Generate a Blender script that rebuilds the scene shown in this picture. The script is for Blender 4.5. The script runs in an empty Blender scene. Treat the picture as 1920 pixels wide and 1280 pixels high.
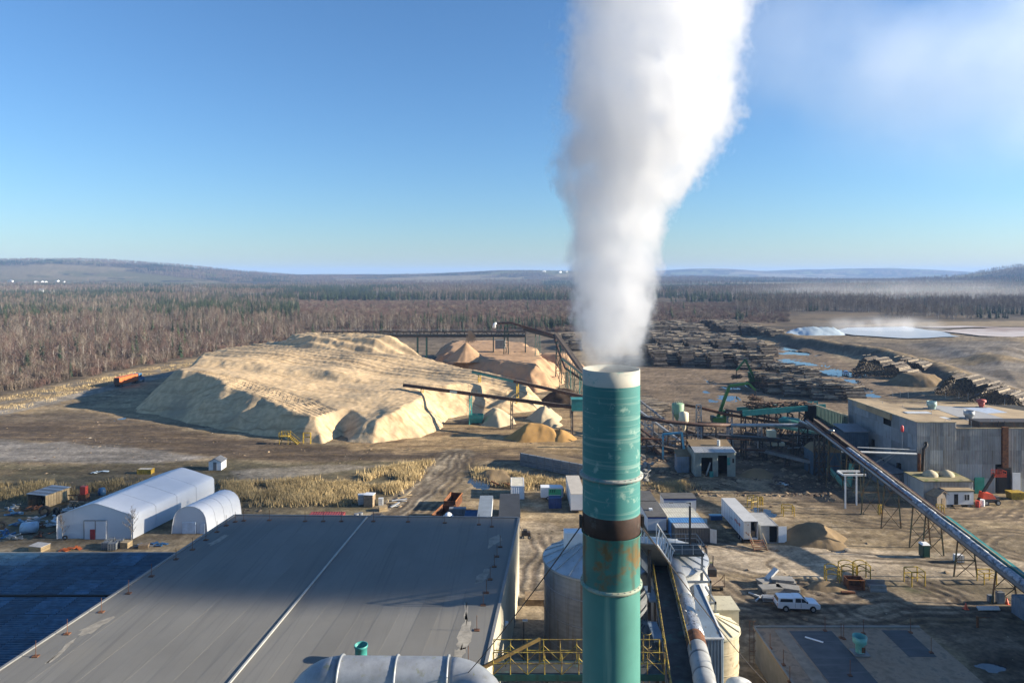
import bpy, math, random
import numpy as np
from mathutils import Vector, Matrix
R = math.radians
S = bpy.context.scene
COL = S.collection
rnd = random.Random(7)
# ------------------------------------------------------------------ camera
CAMZ, FPX, HOR = 47.0, 1280.0, 514.5
cam = bpy.data.objects.new('camera', bpy.data.cameras.new('camera')); COL.objects.link(cam)
cam.location = (0, 0, CAMZ); cam.rotation_euler = (R(90), 0, 0)
cam.data.sensor_width = 36; cam.data.lens = 24; cam.data.shift_y = -(640-HOR)/1920
cam.data.clip_start = 1; cam.data.clip_end = 60000
S.camera = cam
# ------------------------------------------------------------------ sky, sun, exposure
SUN_EL, SUN_AZ = R(17.5), R(-2)          # azimuth from +X, negative = towards the camera side
w = bpy.data.worlds.new('World'); S.world = w; w.use_nodes = True
nt = w.node_tree; bg = nt.nodes['Background']
sky = nt.nodes.new('ShaderNodeTexSky'); sky.sky_type = 'NISHITA'; sky.sun_disc = False
sky.sun_elevation = SUN_EL; sky.sun_rotation = R(90) - SUN_AZ
sky.altitude = 100; sky.air_density = 1.15; sky.dust_density = 0.3; sky.ozone_density = 6.8
nt.links.new(sky.outputs[0], bg.inputs[0]); bg.inputs[1].default_value = 0.068
sd = bpy.data.lights.new('sun', 'SUN'); sun = bpy.data.objects.new('sun', sd); COL.objects.link(sun)
sd.energy = 4.8; sd.angle = R(0.6); sd.color = (1.0, 0.89, 0.72)
sv = Vector((math.cos(SUN_EL)*math.cos(SUN_AZ), math.cos(SUN_EL)*math.sin(SUN_AZ), math.sin(SUN_EL)))
sun.rotation_euler = sv.to_track_quat('Z', 'Y').to_euler(); sun.location = (300, 0, 200)
S.view_settings.view_transform = 'Standard'; S.view_settings.look = 'None'
S.view_settings.exposure = 1.47; S.view_settings.gamma = 1.0
S.render.engine = 'CYCLES'
S.cycles.use_denoising = True
S.cycles.max_bounces = 12; S.cycles.diffuse_bounces = 1; S.cycles.glossy_bounces = 2
S.cycles.transmission_bounces = 3; S.cycles.volume_bounces = 7; S.cycles.transparent_max_bounces = 12
S.cycles.use_fast_gi = False

# ------------------------------------------------------------------ helpers
def W(px, py, z=0.0):                    # a place seen at that pixel of the photograph, at height z
    d = FPX*(CAMZ-z)/(py-HOR); return Vector(((px-960)*d/FPX, d, z))
def D(px, py, d): return Vector(((px-960)*d/FPX, d, CAMZ-(py-HOR)*d/FPX))
def tag(o, label=None, cat=None, group=None, kind=None):
    if label: o['label'] = label
    if cat: o['category'] = cat
    if group: o['group'] = group
    if kind: o['kind'] = kind
    return o
def thing(name, label, cat, loc=(0, 0, 0), rz=0.0, group=None):
    o = bpy.data.objects.new(name, None); COL.objects.link(o); o.empty_display_size = .2
    o.location = loc; o.rotation_euler = (0, 0, rz)
    return tag(o, label, cat, group)
def copy_tree(o, parent=None, loc=None, rz=None, label=None):
    c = o.copy(); COL.objects.link(c); c.parent = parent
    if parent is None:
        if loc is not None: c.location = loc
        if rz is not None: c.rotation_euler = (0, 0, rz)
        if label: c['label'] = label
    for ch in o.children: copy_tree(ch, c)
    return c
ORD = ['leftmost', 'second from left', 'third from left', 'fourth from left', 'fifth from left', 'sixth from left', 'seventh from left', 'eighth from left', 'ninth from left', 'tenth from left', 'eleventh from left', 'twelfth from left', 'thirteenth from left', 'fourteenth from left', 'fifteenth from left']
def frame(p, q):
    z = (q-p).normalized(); x = z.cross(Vector((0, 0, 1)))
    if x.length < 1e-4: x = Vector((1, 0, 0))
    x.normalize(); return x, x.cross(z), z
class MB:
    def __init__(s): s.v = []; s.f = []; s.m = []; s.k = 0
    def add(s, vs, fs):
        o = len(s.v); s.v += [tuple(x) for x in vs]
        for f in fs: s.f.append(tuple(i+o for i in f)); s.m.append(s.k)
        return s
    def box(s, x0, x1, y0, y1, z0, z1):
        return s.add([(x0,y0,z0),(x1,y0,z0),(x1,y1,z0),(x0,y1,z0),(x0,y0,z1),(x1,y0,z1),(x1,y1,z1),(x0,y1,z1)],
                     [(0,3,2,1),(4,5,6,7),(0,1,5,4),(1,2,6,5),(2,3,7,6),(3,0,4,7)])
    def cb(s, c, d): return s.box(c[0]-d[0]/2, c[0]+d[0]/2, c[1]-d[1]/2, c[1]+d[1]/2, c[2]-d[2]/2, c[2]+d[2]/2)
    def beam(s, p, q, w=.2, h=None):
        p = Vector(p); q = Vector(q); h = h or w; x, y, z = frame(p, q); v = []
        for b in (p, q):
            for a, c in ((-1,-1),(1,-1),(1,1),(-1,1)): v.append(b+x*(a*w/2)+y*(c*h/2))
        return s.add(v, [(0,3,2,1),(4,5,6,7),(0,1,5,4),(1,2,6,5),(2,3,7,6),(3,0,4,7)])
    def tube(s, p, q, r0, r1=None, n=8, caps=True):
        p = Vector(p); q = Vector(q); r1 = r0 if r1 is None else r1; x, y, z = frame(p, q); v = []
        for b, r in ((p, r0), (q, r1)):
            for i in range(n):
                a = 2*math.pi*i/n; v.append(b+x*(r*math.cos(a))+y*(r*math.sin(a)))
        f = [(i, (i+1)%n, n+(i+1)%n, n+i) for i in range(n)]
        if caps: f += [tuple(range(n-1,-1,-1)), tuple(range(n, 2*n))]
        return s.add(v, f)
    def path(s, pts, r, n=8):            # a smooth pipe through points
        pts = [Vector(p) for p in pts]; v = []; f = []
        for i, p in enumerate(pts):
            a = pts[max(0, i-1)]; b = pts[min(len(pts)-1, i+1)]; x, y, z = frame(a, b)
            rr = r[i] if isinstance(r, (list, tuple)) else r
            for k in range(n):
                t = 2*math.pi*k/n; v.append(p+x*(rr*math.cos(t))+y*(rr*math.sin(t)))
        for i in range(len(pts)-1):
            for k in range(n): f.append((i*n+k, i*n+(k+1)%n, (i+1)*n+(k+1)%n, (i+1)*n+k))
        f += [tuple(range(n-1,-1,-1)), tuple(range((len(pts)-1)*n, len(pts)*n))]
        return s.add(v, f)
    def lathe(s, prof, n=24, c=(0, 0), a0=0, a1=2*math.pi, close=False):
        v = []; f = []; full = abs(a1-a0-2*math.pi) < 1e-6; m = n if full else n+1
        for r, z in prof:
            for i in range(m):
                a = a0+(a1-a0)*i/n; v.append((c[0]+r*math.cos(a), c[1]+r*math.sin(a), z))
        for j in range(len(prof)-1):
            for i in range(n): f.append((j*m+i, j*m+(i+1)%m, (j+1)*m+(i+1)%m, (j+1)*m+i))
        return s.add(v, f)
    def corr(s, o, U, V, n, dep, nrm):   # corrugated sheet: ribs run along V, repeat along U
        o = Vector(o); U = Vector(U); V = Vector(V); nn = Vector(nrm)*dep; v = []
        for i in range(n):
            for t, h in ((0, 0), (.25, 1), (.5, 1), (.75, 0)):
                p = o+U*((i+t)/n)+nn*h; v += [p, p+V]
        p = o+U; v += [p, p+V]; m = len(v)//2
        return s.add(v, [(2*i, 2*i+2, 2*i+3, 2*i+1) for i in range(m-1)])
    def quad(s, a, b, c, d): return s.add([a, b, c, d], [(0, 1, 2, 3)])
    def prism(s, pts, off):              # polygon pushed along off
        n = len(pts); off = Vector(off); v = [Vector(p) for p in pts]; v += [p+off for p in v]
        return s.add(v, [tuple(range(n-1,-1,-1)), tuple(range(n, 2*n))]+[(i, (i+1)%n, n+(i+1)%n, n+i) for i in range(n)])
    def mesh(s, name, mats, smooth=False, org=(0, 0, 0)):
        me = bpy.data.meshes.new(name); o = Vector(org)
        me.from_pydata([tuple(Vector(p)-o) for p in s.v], [], s.f)
        for m in (mats if isinstance(mats, (list, tuple)) else [mats]): me.materials.append(m)
        if s.k: me.polygons.foreach_set('material_index', s.m)
        if smooth: me.polygons.foreach_set('use_smooth', [True]*len(me.polygons))
        me.update(); return me
    def build(s, name, mats, parent=None, smooth=False, world=True, label=None):
        org = Vector((0, 0, 0))
        if parent is not None and world:
            p = parent
            while p is not None: org += Vector(p.location); p = p.parent
        me = s.mesh(name, mats, smooth, org if parent is not None and world else (0, 0, 0))
        o = bpy.data.objects.new(name, me); COL.objects.link(o); o.parent = parent
        if label: o['label'] = label
        return o
def solo(name, mb, mat, label, cat, group=None, smooth=False, loc=None, rz=0):
    # a thing of one mesh; origin moved to its base centre
    a = np.array(mb.v); c = Vector(((a[:,0].min()+a[:,0].max())/2, (a[:,1].min()+a[:,1].max())/2, a[:,2].min()))
    if loc is not None: c = Vector((0, 0, 0))
    o = bpy.data.objects.new(name, mb.mesh(name, mat, smooth, c)); COL.objects.link(o)
    o.location = c if loc is None else loc; o.rotation_euler = (0, 0, rz)
    return tag(o, label, cat, group)
def place(mesh, name, parent=None, loc=(0, 0, 0), rot=(0, 0, 0), scale=(1, 1, 1)):
    o = bpy.data.objects.new(name, mesh); COL.objects.link(o); o.parent = parent
    o.location = loc; o.rotation_euler = rot; o.scale = scale; return o

# vectorised value noise
def _h(ix, iy, s):
    n = ix.astype(np.int32).astype(np.uint32)*np.uint32(374761393) + iy.astype(np.int32).astype(np.uint32)*np.uint32(668265263) + np.uint32((s*974711) & 0xffffffff)
    n = (n ^ (n >> np.uint32(13)))*np.uint32(1274126177)
    return ((n ^ (n >> np.uint32(16))) & np.uint32(0xffff)).astype(np.float32)*np.float32(1/65535)
def vnoise(x, y, s=0):
    ix = np.floor(x); iy = np.floor(y); fx = x-ix; fy = y-iy
    fx = fx*fx*(3-2*fx); fy = fy*fy*(3-2*fy)
    a = _h(ix, iy, s); b = _h(ix+1, iy, s); c = _h(ix, iy+1, s); d = _h(ix+1, iy+1, s)
    return (a*(1-fx)+b*fx)*(1-fy)+(c*(1-fx)+d*fx)*fy
def fbm(x, y, sc, o=4, s=0, g=.5):
    x = np.asarray(x, np.float32)/np.float32(sc); y = np.asarray(y, np.float32)/np.float32(sc); t = 0; a = 1; n = 0
    for i in range(o):
        t = t+a*vnoise(x, y, s+i*17); n += a; a *= g; x = x*2.03+11.3; y = y*2.03+5.7
    return t/n
def sstep(a, b, x): t = np.clip((x-a)/(b-a), 0, 1); return t*t*(3-2*t)
def polydist(x, y, poly):               # signed distance, positive inside
    P = [(p[0], p[1]) for p in poly]; d = np.full(x.shape, 1e9); ins = np.zeros(x.shape, bool); n = len(P)
    for i in range(n):
        ax, ay = P[i]; bx, by = P[(i+1)%n]; dx, dy = bx-ax, by-ay; L = dx*dx+dy*dy+1e-9
        t = np.clip(((x-ax)*dx+(y-ay)*dy)/L, 0, 1); d = np.minimum(d, np.hypot(x-ax-t*dx, y-ay-t*dy))
        c = ((ay > y) != (by > y)); ins ^= c & (x < (bx-ax)*(y-ay)/(by-ay if by != ay else 1e-9)+ax)
    return np.where(ins, d, -d)
def linedist(x, y, P):
    d = np.full(x.shape, 1e9); sg = np.zeros(x.shape); al = np.zeros(x.shape); acc = 0
    for i in range(len(P)-1):
        ax, ay = P[i][0], P[i][1]; bx, by = P[i+1][0], P[i+1][1]; dx, dy = bx-ax, by-ay; L = math.hypot(dx, dy)+1e-9
        t = np.clip(((x-ax)*dx+(y-ay)*dy)/(L*L), 0, 1); q = np.hypot(x-ax-t*dx, y-ay-t*dy); m = q < d
        d = np.where(m, q, d); sg = np.where(m, np.sign((x-ax)*dy-(y-ay)*dx), sg); al = np.where(m, acc+t*L, al); acc += L
    return d, sg*d, al
def PX(*pts): return [W(a, b) for a, b in pts]

# ------------------------------------------------------------------ materials
MAT = {}
def lin(r, g, b):
    f = lambda c: (c/255/12.92 if c/255 <= .04045 else ((c/255+.055)/1.055)**2.4)
    return (f(r), f(g), f(b))
def mat(name, col, rough=.8, metal=0., var=.18, scale=1.2, bump=0., bscale=None, streak=0., scol=(.05, .03, .015), sdir=(2.2, 2.2, .12), patch=0., pcol=(.3, .3, .3), pscale=.6, rv=.10, spec=.4, srot=0.):
    if name in MAT: return MAT[name]
    m = bpy.data.materials.new(name); m.use_nodes = True; t = m.node_tree; N = t.nodes; L = t.links.new
    b = N['Principled BSDF']; b.inputs['Roughness'].default_value = rough; b.inputs['Metallic'].default_value = metal
    b.inputs['Specular IOR Level'].default_value = spec
    tc = N.new('ShaderNodeTexCoord'); oi = N.new('ShaderNodeObjectInfo')
    mu = N.new('ShaderNodeMath'); mu.operation = 'MULTIPLY'; mu.inputs[1].default_value = 63.0; L(oi.outputs['Random'], mu.inputs[0])
    ad = N.new('ShaderNodeVectorMath'); ad.operation = 'ADD'; L(tc.outputs['Object'], ad.inputs[0]); L(mu.outputs[0], ad.inputs[1])
    def noise(sc, det=5, ro=.6):
        n = N.new('ShaderNodeTexNoise'); n.inputs['Scale'].default_value = sc; n.inputs['Detail'].default_value = det; n.inputs['Roughness'].default_value = ro
        L(ad.outputs[0], n.inputs['Vector']); return n
    def rng(src, a, b_, c, d):
        r = N.new('ShaderNodeMapRange'); r.inputs[1].default_value = a; r.inputs[2].default_value = b_; r.inputs[3].default_value = c; r.inputs[4].default_value = d
        L(src, r.inputs[0]); return r.outputs[0]
    def mix(fac, a, c, kind='MIX'):
        x = N.new('ShaderNodeMix'); x.data_type = 'RGBA'; x.blend_type = kind
        if isinstance(fac, float): x.inputs[0].default_value = fac
        else: L(fac, x.inputs[0])
        for s, vv in ((6, a), (7, c)):
            if isinstance(vv, tuple): x.inputs[s].default_value = (*vv, 1)
            else: L(vv, x.inputs[s])
        return x.outputs[2]
    n1 = noise(scale)
    lo = tuple(c*(1-var) for c in col); hi = tuple(min(1, c*(1+var)) for c in col)
    c = mix(rng(n1.outputs['Fac'], .3, .7, 0, 1), lo, hi)
    if patch > 0:
        n3 = noise(pscale, 6, .65); c = mix(rng(n3.outputs['Fac'], .62-patch*.3, .70-patch*.22, 0, .9), c, pcol)
    if streak > 0:
        vm = N.new('ShaderNodeVectorMath'); vm.operation = 'MULTIPLY'; vm.inputs[1].default_value = sdir; L(ad.outputs[0], vm.inputs[0])
        if srot:
            vr = N.new('ShaderNodeVectorRotate'); vr.rotation_type = 'Z_AXIS'; vr.inputs['Angle'].default_value = srot; L(ad.outputs[0], vr.inputs['Vector']); L(vr.outputs[0], vm.inputs[0])
        n2 = N.new('ShaderNodeTexNoise'); n2.inputs['Scale'].default_value = 1.0; n2.inputs['Detail'].default_value = 5; L(vm.outputs[0], n2.inputs['Vector'])
        c = mix(rng(n2.outputs['Fac'], .68-streak*.25, .78-streak*.1, 0, .85), c, scol)
    if rv > 0:
        g = rng(oi.outputs['Random'], 0, 1, 1-rv, 1+rv); cm = N.new('ShaderNodeCombineColor')
        for i in range(3): L(g, cm.inputs[i])
        c = mix(1.0, c, cm.outputs[0], 'MULTIPLY')
    L(c, b.inputs['Base Color'])
    if bump > 0:
        nb = noise(bscale or scale*6, 4); bp = N.new('ShaderNodeBump'); bp.inputs['Strength'].default_value = min(1, bump); bp.inputs['Distance'].default_value = .05
        L(nb.outputs['Fac'], bp.inputs['Height']); L(bp.outputs[0], b.inputs['Normal'])
    MAT[name] = m; return m
def glass(name, col=(.02, .025, .03), rough=.06):
    return mat(name, col, rough, 0, .1, 1, rv=0, spec=.6)
steel = mat('galvanised_steel', (.34, .36, .37), .5, .45, .25, .8, streak=.25, scol=(.16, .13, .11))
dsteel = mat('dark_steel', (.045, .042, .040), .65, .2, .35, 2, patch=.3, pcol=(.10, .055, .03), pscale=1.5)
rust = mat('rusted_steel', (.16, .065, .028), .85, .1, .4, 1.5, patch=.4, pcol=(.06, .03, .02), pscale=2)
brownpipe = mat('brown_pipe', (.075, .040, .028), .7, .1, .35, 1.2, patch=.2, pcol=(.18, .12, .08))
yellow = mat('yellow_paint', (.42, .28, .03), .55, 0, .25, 2, patch=.35, pcol=(.16, .09, .03), pscale=2.5)
dyellow = mat('worn_yellow_paint', (.33, .24, .035), .6, 0, .3, 2, patch=.6, pcol=(.09, .055, .025), pscale=2.5)
teal = mat('teal_paint', (.035, .22, .20), .5, 0, .2, .8, streak=.25, scol=(.10, .16, .13), patch=.1, pcol=(.2, .28, .24))
dteal = mat('dark_teal_steel', (.012, .06, .052), .6, .1, .35, .8, streak=.4, scol=(.02, .02, .018))
white = mat('white_paint', (.74, .75, .75), .5, 0, .07, .7, streak=.12, scol=(.42, .40, .36))
offwhite = mat('weathered_white_sheet', (.52, .53, .52), .6, 0, .14, .6, streak=.35, scol=(.30, .26, .21))
cream = mat('cream_paint', (.56, .51, .36), .6, 0, .12, .6, streak=.3, scol=(.26, .20, .13))
concrete = mat('concrete', (.24, .23, .21), .9, 0, .16, .8, bump=.4, bscale=9)
wood = mat('weathered_wood', (.26, .19, .12), .85, 0, .3, 2, streak=.3, scol=(.12, .085, .055), rv=.25)
newwood = mat('plywood', (.42, .31, .17), .8, 0, .2, 1.5, rv=.2)
black = mat('black_rubber', (.018, .018, .018), .8, 0, .3, 3)
dark = mat('dark_opening', (.012, .012, .012), .95, 0, .2, 1)
greymet = mat('grey_painted_steel', (.17, .175, .18), .55, .1, .2, .9, streak=.25, scol=(.09, .075, .06))
blue = mat('blue_paint', (.025, .10, .22), .5, 0, .18, .8, streak=.2, scol=(.05, .06, .07))
red = mat('red_paint', (.42, .05, .03), .5, 0, .2, 1, streak=.2, scol=(.2, .05, .03))
green = mat('green_machine_paint', (.028, .12, .030), .5, 0, .25, 1.2, patch=.25, pcol=(.03, .06, .03))
orange = mat('orange_paint', (.55, .13, .03), .5, 0, .12, .8, streak=.2, scol=(.28, .09, .04))
darkglass = glass('tinted_glass')
# ------------------------------------------------------------------ terrain heights
def hill(x, y, px, d, top, sx, sy):
    cx = (px-960)*d/FPX; return top*np.exp(-((x-cx)/sx)**2-((y-d)/sy)**2)
BERM = [W(a, b) for a, b in ((1455, 633), (1530, 650), (1640, 668), (1740, 694), (1810, 720), (1870, 742))]
MESSY = PX((1690, 640), (1980, 628), (1990, 760), (1850, 735), (1790, 690))
def gz(x, y):
    x = np.asarray(x, float); y = np.asarray(y, float); d = y
    far = sstep(700, 2200, np.hypot(x, y))
    z = far*(fbm(x, y, 1500, 4, 3)-.5)*36
    f4 = 1+.25*(fbm(x, y, 900, 4, 9)-.5)
    z = z+f4*(hill(x, y, 40, 4300, 72, 1500, 1100)+hill(x, y, 230, 4500, 52, 900, 1000)+hill(x, y, 640, 6800, 52, 1500, 900)+hill(x, y, 1010, 5600, 72, 1100, 800)+hill(x, y, 850, 9500, 60, 1500, 700)
        +hill(x, y, 1360, 9000, 82, 900, 800)+hill(x, y, 1500, 9500, 72, 700, 700)+hill(x, y, 1620, 9800, 112, 1000, 800)+hill(x, y, 1800, 9600, 80, 1100, 700)
        +hill(x, y, 2080, 3400, 118, 520, 700)+hill(x, y, 430, 9500, 46, 1000, 800)+hill(x, y, -300, 4600, 70, 1400, 900)+hill(x, y, 1230, 9000, 66, 1200, 800))
    near = 1-sstep(500, 900, d)
    z = z+near*((fbm(x, y, 9, 4, 21)-.5)*.5+(fbm(x, y, 1.6, 3, 5)-.5)*.16)
    bd, bs, _ = linedist(x, y, BERM)
    z = z+7.5*np.exp(-(bd/11)**2)*(1+.5*(fbm(x, y, 14, 3, 8)-.5))
    mz = sstep(0, 25, polydist(x, y, MESSY)); z = z+mz*(4.0+6*(fbm(x, y, 24, 4, 31)-.4))
    pile_l = sstep(0, 12, polydist(x, y, PX((150, 760), (380, 712), (470, 690), (330, 770)))); z = z+pile_l*2.6*fbm(x, y, 7, 3, 77)
    br = sstep(0, 6, polydist(x, y, PX((1745, 1175), (1990, 1165), (1990, 1330), (1880, 1330)))); z = z+br*1.1*fbm(x, y, 5, 4, 78)
    return z
# puddles and ponds: name, outline centre px, half sizes px
PUD = [(1168+0, 0, 0, 0)][:0]
PUDDLES = [((1470, 650), (19, 6)), ((1497, 662), (24, 3)), ((1500, 681), (28, 5)), ((1572, 699), (26, 5)), ((1598, 714), (13, 4)), ((1608, 728), (13, 4)),
 ((1630, 741), (18, 3.5)), ((1425, 727), (12, 7)), ((1362, 744), (13, 5)), ((1336, 752), (9, 3)), ((1335, 717), (9, 3.5)), ((1325, 735), (6, 2.6)), ((1369, 728), (11, 1.8)),
 ((1571, 1031), (18, 5)), ((1546, 933), (22, 7)), ((1468, 905), (16, 6)), ((1862, 1250), (30, 12)), ((228, 785), (7, 2.2)), ((900, 905), (14, 9)), ((1430, 960), (24, 9))]
def pud_field(x, y):
    m = np.zeros(x.shape)
    for (c, h) in PUDDLES:
        p = W(*c); a = W(c[0]-h[0], c[1]); b = W(c[0], c[1]-h[1]); rx = abs(a.x-p.x)+.01; ry = abs(b.y-p.y)+.01
        q = 1-np.hypot((x-p.x)/rx, (y-p.y)/ry)+1.1*(fbm(x, y, max(rx, ry)*.7, 3, int(c[0]))-.5)
        m = np.maximum(m, np.where((abs(x-p.x) < rx*2) & (abs(y-p.y) < ry*2), q, 0))
    return m
# ------------------------------------------------------------------ ground sheet
def ground():
    pys = np.concatenate([np.linspace(1420, 548, 600)])
    d = 1280*47/(pys-HOR); d = np.concatenate([[20, 40, 55], d[d > 60], np.geomspace(d[-1]*1.012, 14500, 120)])
    u = np.linspace(-1.06, 1.06, 760)
    Y, U = np.meshgrid(d, u, indexing='ij'); X = U*np.maximum(Y, 90)
    X[:3] = U[:3]*130; nr, nc = X.shape
    x = X.ravel().astype(np.float32); y = Y.ravel().astype(np.float32)
    pf = pud_field(x, y); z = gz(x, y)
    near = y < 620
    z = np.where(near & (pf > -.05), z*np.clip(1-(pf+.05)*6, 0, 1)-.10*sstep(.0, .2, pf), z)
    # ---- colours
    c = np.zeros((len(x), 3), np.float32); px = 960+1280*x/y; py = HOR+1280*47/y
    def lay(m, col, a=1.0):
        nonlocal c
        m = np.clip(m, 0, 1)[:, None]*a; c[:] = c*(1-m)+np.array(col, np.float32)*m
    n1 = fbm(x, y, 40, 5, 1); n2 = fbm(x, y, 6, 4, 2); n3 = fbm(x*.18, y, 1.8, 4, 4); n4 = fbm(x, y, 1.2, 3, 6)
    nl = fbm(x, y, 600, 5, 12); nm = fbm(x, y, 160, 5, 13)
    c[:] = (.105, .080, .052)
    lay(sstep(.45, .62, n1), (.17, .125, .075))
    farm = sstep(1300, 2000, y)
    lay(farm*sstep(.44, .60, nm), (.055, .052, .034)); lay(farm*sstep(.56, .64, fbm(x, y, 90, 4, 41)), (.028, .040, .026))
    lay(farm*sstep(.57, .60, nl)*sstep(2600, 2900, y), (.26, .215, .125)); lay(farm*sstep(.62, .64, fbm(x, y, 420, 3, 14))*sstep(2600, 2900, y), (.16, .17, .07))
    fl = polydist(x, y, [((a-960)*b/1280., b) for a, b in ((-200, 3100), (60, 2900), (180, 3150), (330, 2800), (440, 3000), (420, 3500), (200, 3900), (-200, 3700))])
    lay(sstep(-20, 60, fl)*sstep(.40, .46, fbm(x, y, 180, 3, 52)), (.22, .18, .10)); lay(sstep(-20, 30, fl)*sstep(.52, .56, fbm(x, y, 260, 3, 51)), (.15, .14, .065))
    scrub = sstep(-8, 8, polydist(x, y, PX((560, 612), (1100, 624), (1460, 608), (1460, 572), (1240, 568), (600, 566)))); lay(scrub, (.16, .105, .066)); lay(scrub*sstep(.45, .6, n1), (.24, .18, .11))
    full = (c, x, y, px, py, n1, n2, n3, n4, pf); q = np.where(y < 800)[0]
    c, x, y, px, py, n1, n2, n3, n4, pf = [k_[q] for k_ in full]; near = y < 620; zr = z
    # plant site
    site = polydist(x, y, PX((-400, 860), (0, 757), (240, 700), (480, 655), (620, 640), (800, 640), (1080, 622), (1240, 618), (1450, 614), (1500, 632), (1640, 655), (1900, 720), (2500, 760), (3000, 1000), (3000, 1420), (-1500, 1420)))
    sm = sstep(-3, 3, site+6*(n2-.5))
    lay(sm, (.49, .37, .205)); lay(sm*sstep(.42, .68, n1), (.38, .28, .15)); lay(sm*sstep(.52, .7, n3)*.5, (.27, .185, .105)); lay(sm*sstep(.55, .75, n4)*.5, (.50, .40, .26))
    lay(sstep(-4, 4, polydist(x, y, PX((1180, 690), (1380, 668), (1470, 640), (1510, 645), (1740, 745), (1600, 770), (1380, 800), (1180, 800)))+8*(n2-.5)), (.27, .19, .115))
    lay(sm*sstep(.55, .7, fbm(x, y*.5, 14, 4, 61))*sstep(640, 740, py)*(px > 1200)*(py < 800)*.7, (.08, .058, .04))
    # back ground behind the piles
    lay(sstep(-3, 6, polydist(x, y, PX((770, 640), (1080, 625), (1090, 690), (800, 690)))+10*(n2-.5)), (.19, .145, .095))
    # verge and road at the left
    vg = polydist(x, y, PX((-400, 850), (0, 742), (235, 693), (480, 650), (600, 637), (600, 645), (480, 662), (250, 722), (0, 790), (-400, 900)))
    lay(sstep(-2, 3, vg+4*(n2-.5)), (.44, .31, .15)); lay(sstep(0, 3, vg)*sstep(.5, .65, n2), (.30, .245, .17))
    rd, rs, ra = linedist(x, y, PX((-300, 862), (0, 773), (130, 744), (250, 716), (370, 690), (480, 660), (600, 645)))
    lay(sstep(5.6, 4.0, rd+1.6*(n2-.5)), (.47, .41, .32)); lay(sstep(4.6, 3.6, rd)*sstep(.5, .7, fbm(rs*8, ra, 9, 3, 71))*.5, (.26, .225, .175))
    lay(sstep(-2, 2, polydist(x, y, PX((150, 775), (250, 722), (430, 688), (500, 690), (380, 780), (250, 790)))+7*(n2-.5)), (.58, .41, .21))
    # dark muddy haul road
    mud = polydist(x, y, PX((-400, 800), (0, 792), (240, 788), (330, 805), (540, 832), (720, 838), (1000, 838), (1090, 850), (1090, 868), (820, 862), (540, 866), (0, 822), (-400, 815)))
    lm_ = polydist(x, y, PX((-400, 782), (0, 778), (150, 772), (260, 784), (330, 803), (0, 800), (-400, 806))); lay(sstep(-3, 3, lm_+6*(n2-.5))*.8, (.17, .125, .08))
    lay(sstep(-3, 2, mud+5*(n2-.5)), (.135, .085, .042)); lay(sstep(-1, 3, mud)*sstep(.42, .6, fbm(x*.06, y, 1.6, 4, 81))*.8, (.07, .045, .027)); lay(sstep(-1, 3, mud)*sstep(.55, .70, fbm(x*.05, y, 1.2, 3, 82))*.7, (.26, .17, .08))
    lay(sstep(-2, 3, polydist(x, y, PX((640, 831), (830, 795), (1090, 760), (1095, 850), (900, 850), (680, 846)))+7*(n2-.5)), (.55, .37, .17)); lay(sstep(0, 3, polydist(x, y, PX((640, 831), (830, 795), (1090, 760), (1095, 850), (900, 850), (680, 846))))*sstep(.5, .66, fbm(x*.2, y, 2.4, 4, 83))*.8, (.27, .16, .07))
    lay(sstep(-2, 2, polydist(x, y, PX((-400, 815), (0, 824), (200, 834), (400, 856), (260, 870), (0, 866), (-400, 860)))+5*(n2-.5)), (.30, .28, .25))
    # grasses
    gl = polydist(x, y, PX((-400, 862), (0, 868), (280, 872), (430, 862), (540, 868), (820, 862), (770, 930), (690, 962), (430, 975), (380, 1000), (250, 985), (100, 1000), (-400, 1000)))
    lay(sstep(-2, 2, gl+5*(n2-.5)), (.135, .118, .052)); lay(sstep(-1, 2, gl)*sstep(.45, .6, n2), (.22, .17, .08)); lay(sstep(-1, 2, gl)*sstep(.52, .62, n1), (.085, .09, .036))
    wh = polydist(x, y, PX((430, 882), (560, 872), (760, 870), (640, 884), (440, 905))); lay(sstep(-1, 1.5, wh+4*(n2-.5)), (.42, .36, .26))
    gr = polydist(x, y, PX((870, 868), (1000, 890), (1095, 900), (1095, 925), (960, 918), (890, 905))); lay(sstep(-1.5, 1.5, gr+4*(n2-.5)), (.23, .17, .085))
    lay(sstep(-1, 1, polydist(x, y, PX((1200, 905), (1290, 895), (1340, 925), (1250, 935), (1200, 925)))+4*(n2-.5)), (.30, .215, .10))
    # tracks
    def road(pts, wd, col, tr=.5, tc=(.17, .13, .085), s=0):
        a, b, l = linedist(x, y, PX(*pts)); k = sstep(wd*.5+1.2, wd*.5-.6, a+2*(n2-.5)); lay(k, col)
        lay(k*sstep(.48, .62, fbm(b*6, l*.35, 5, 4, 90+s))*tr, tc)
    road(((860, 848), (835, 872), (800, 908), (745, 952), (690, 990)), 7.5, (.50, .41, .28), .8, (.27, .21, .135))
    road(((1200, 865), (1300, 893), (1420, 912), (1560, 945), (1700, 950), (1990, 975)), 9, (.46, .34, .20), .7, (.27, .19, .11), 1)
    road(((1300, 1040), (1450, 1046), (1620, 1055), (1800, 1065), (2050, 1090)), 12, (.72, .58, .40), .3, (.56, .45, .31), 2)
    road(((1340, 1110), (1500, 1150), (1640, 1130), (1800, 1120), (2050, 1125)), 9, (.48, .38, .25), .6, (.32, .25, .165), 3)
    road(((1000, 995), (1020, 1060), (1000, 1150), (980, 1300)), 9, (.46, .37, .25), .5, (.32, .25, .165), 4)
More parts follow.
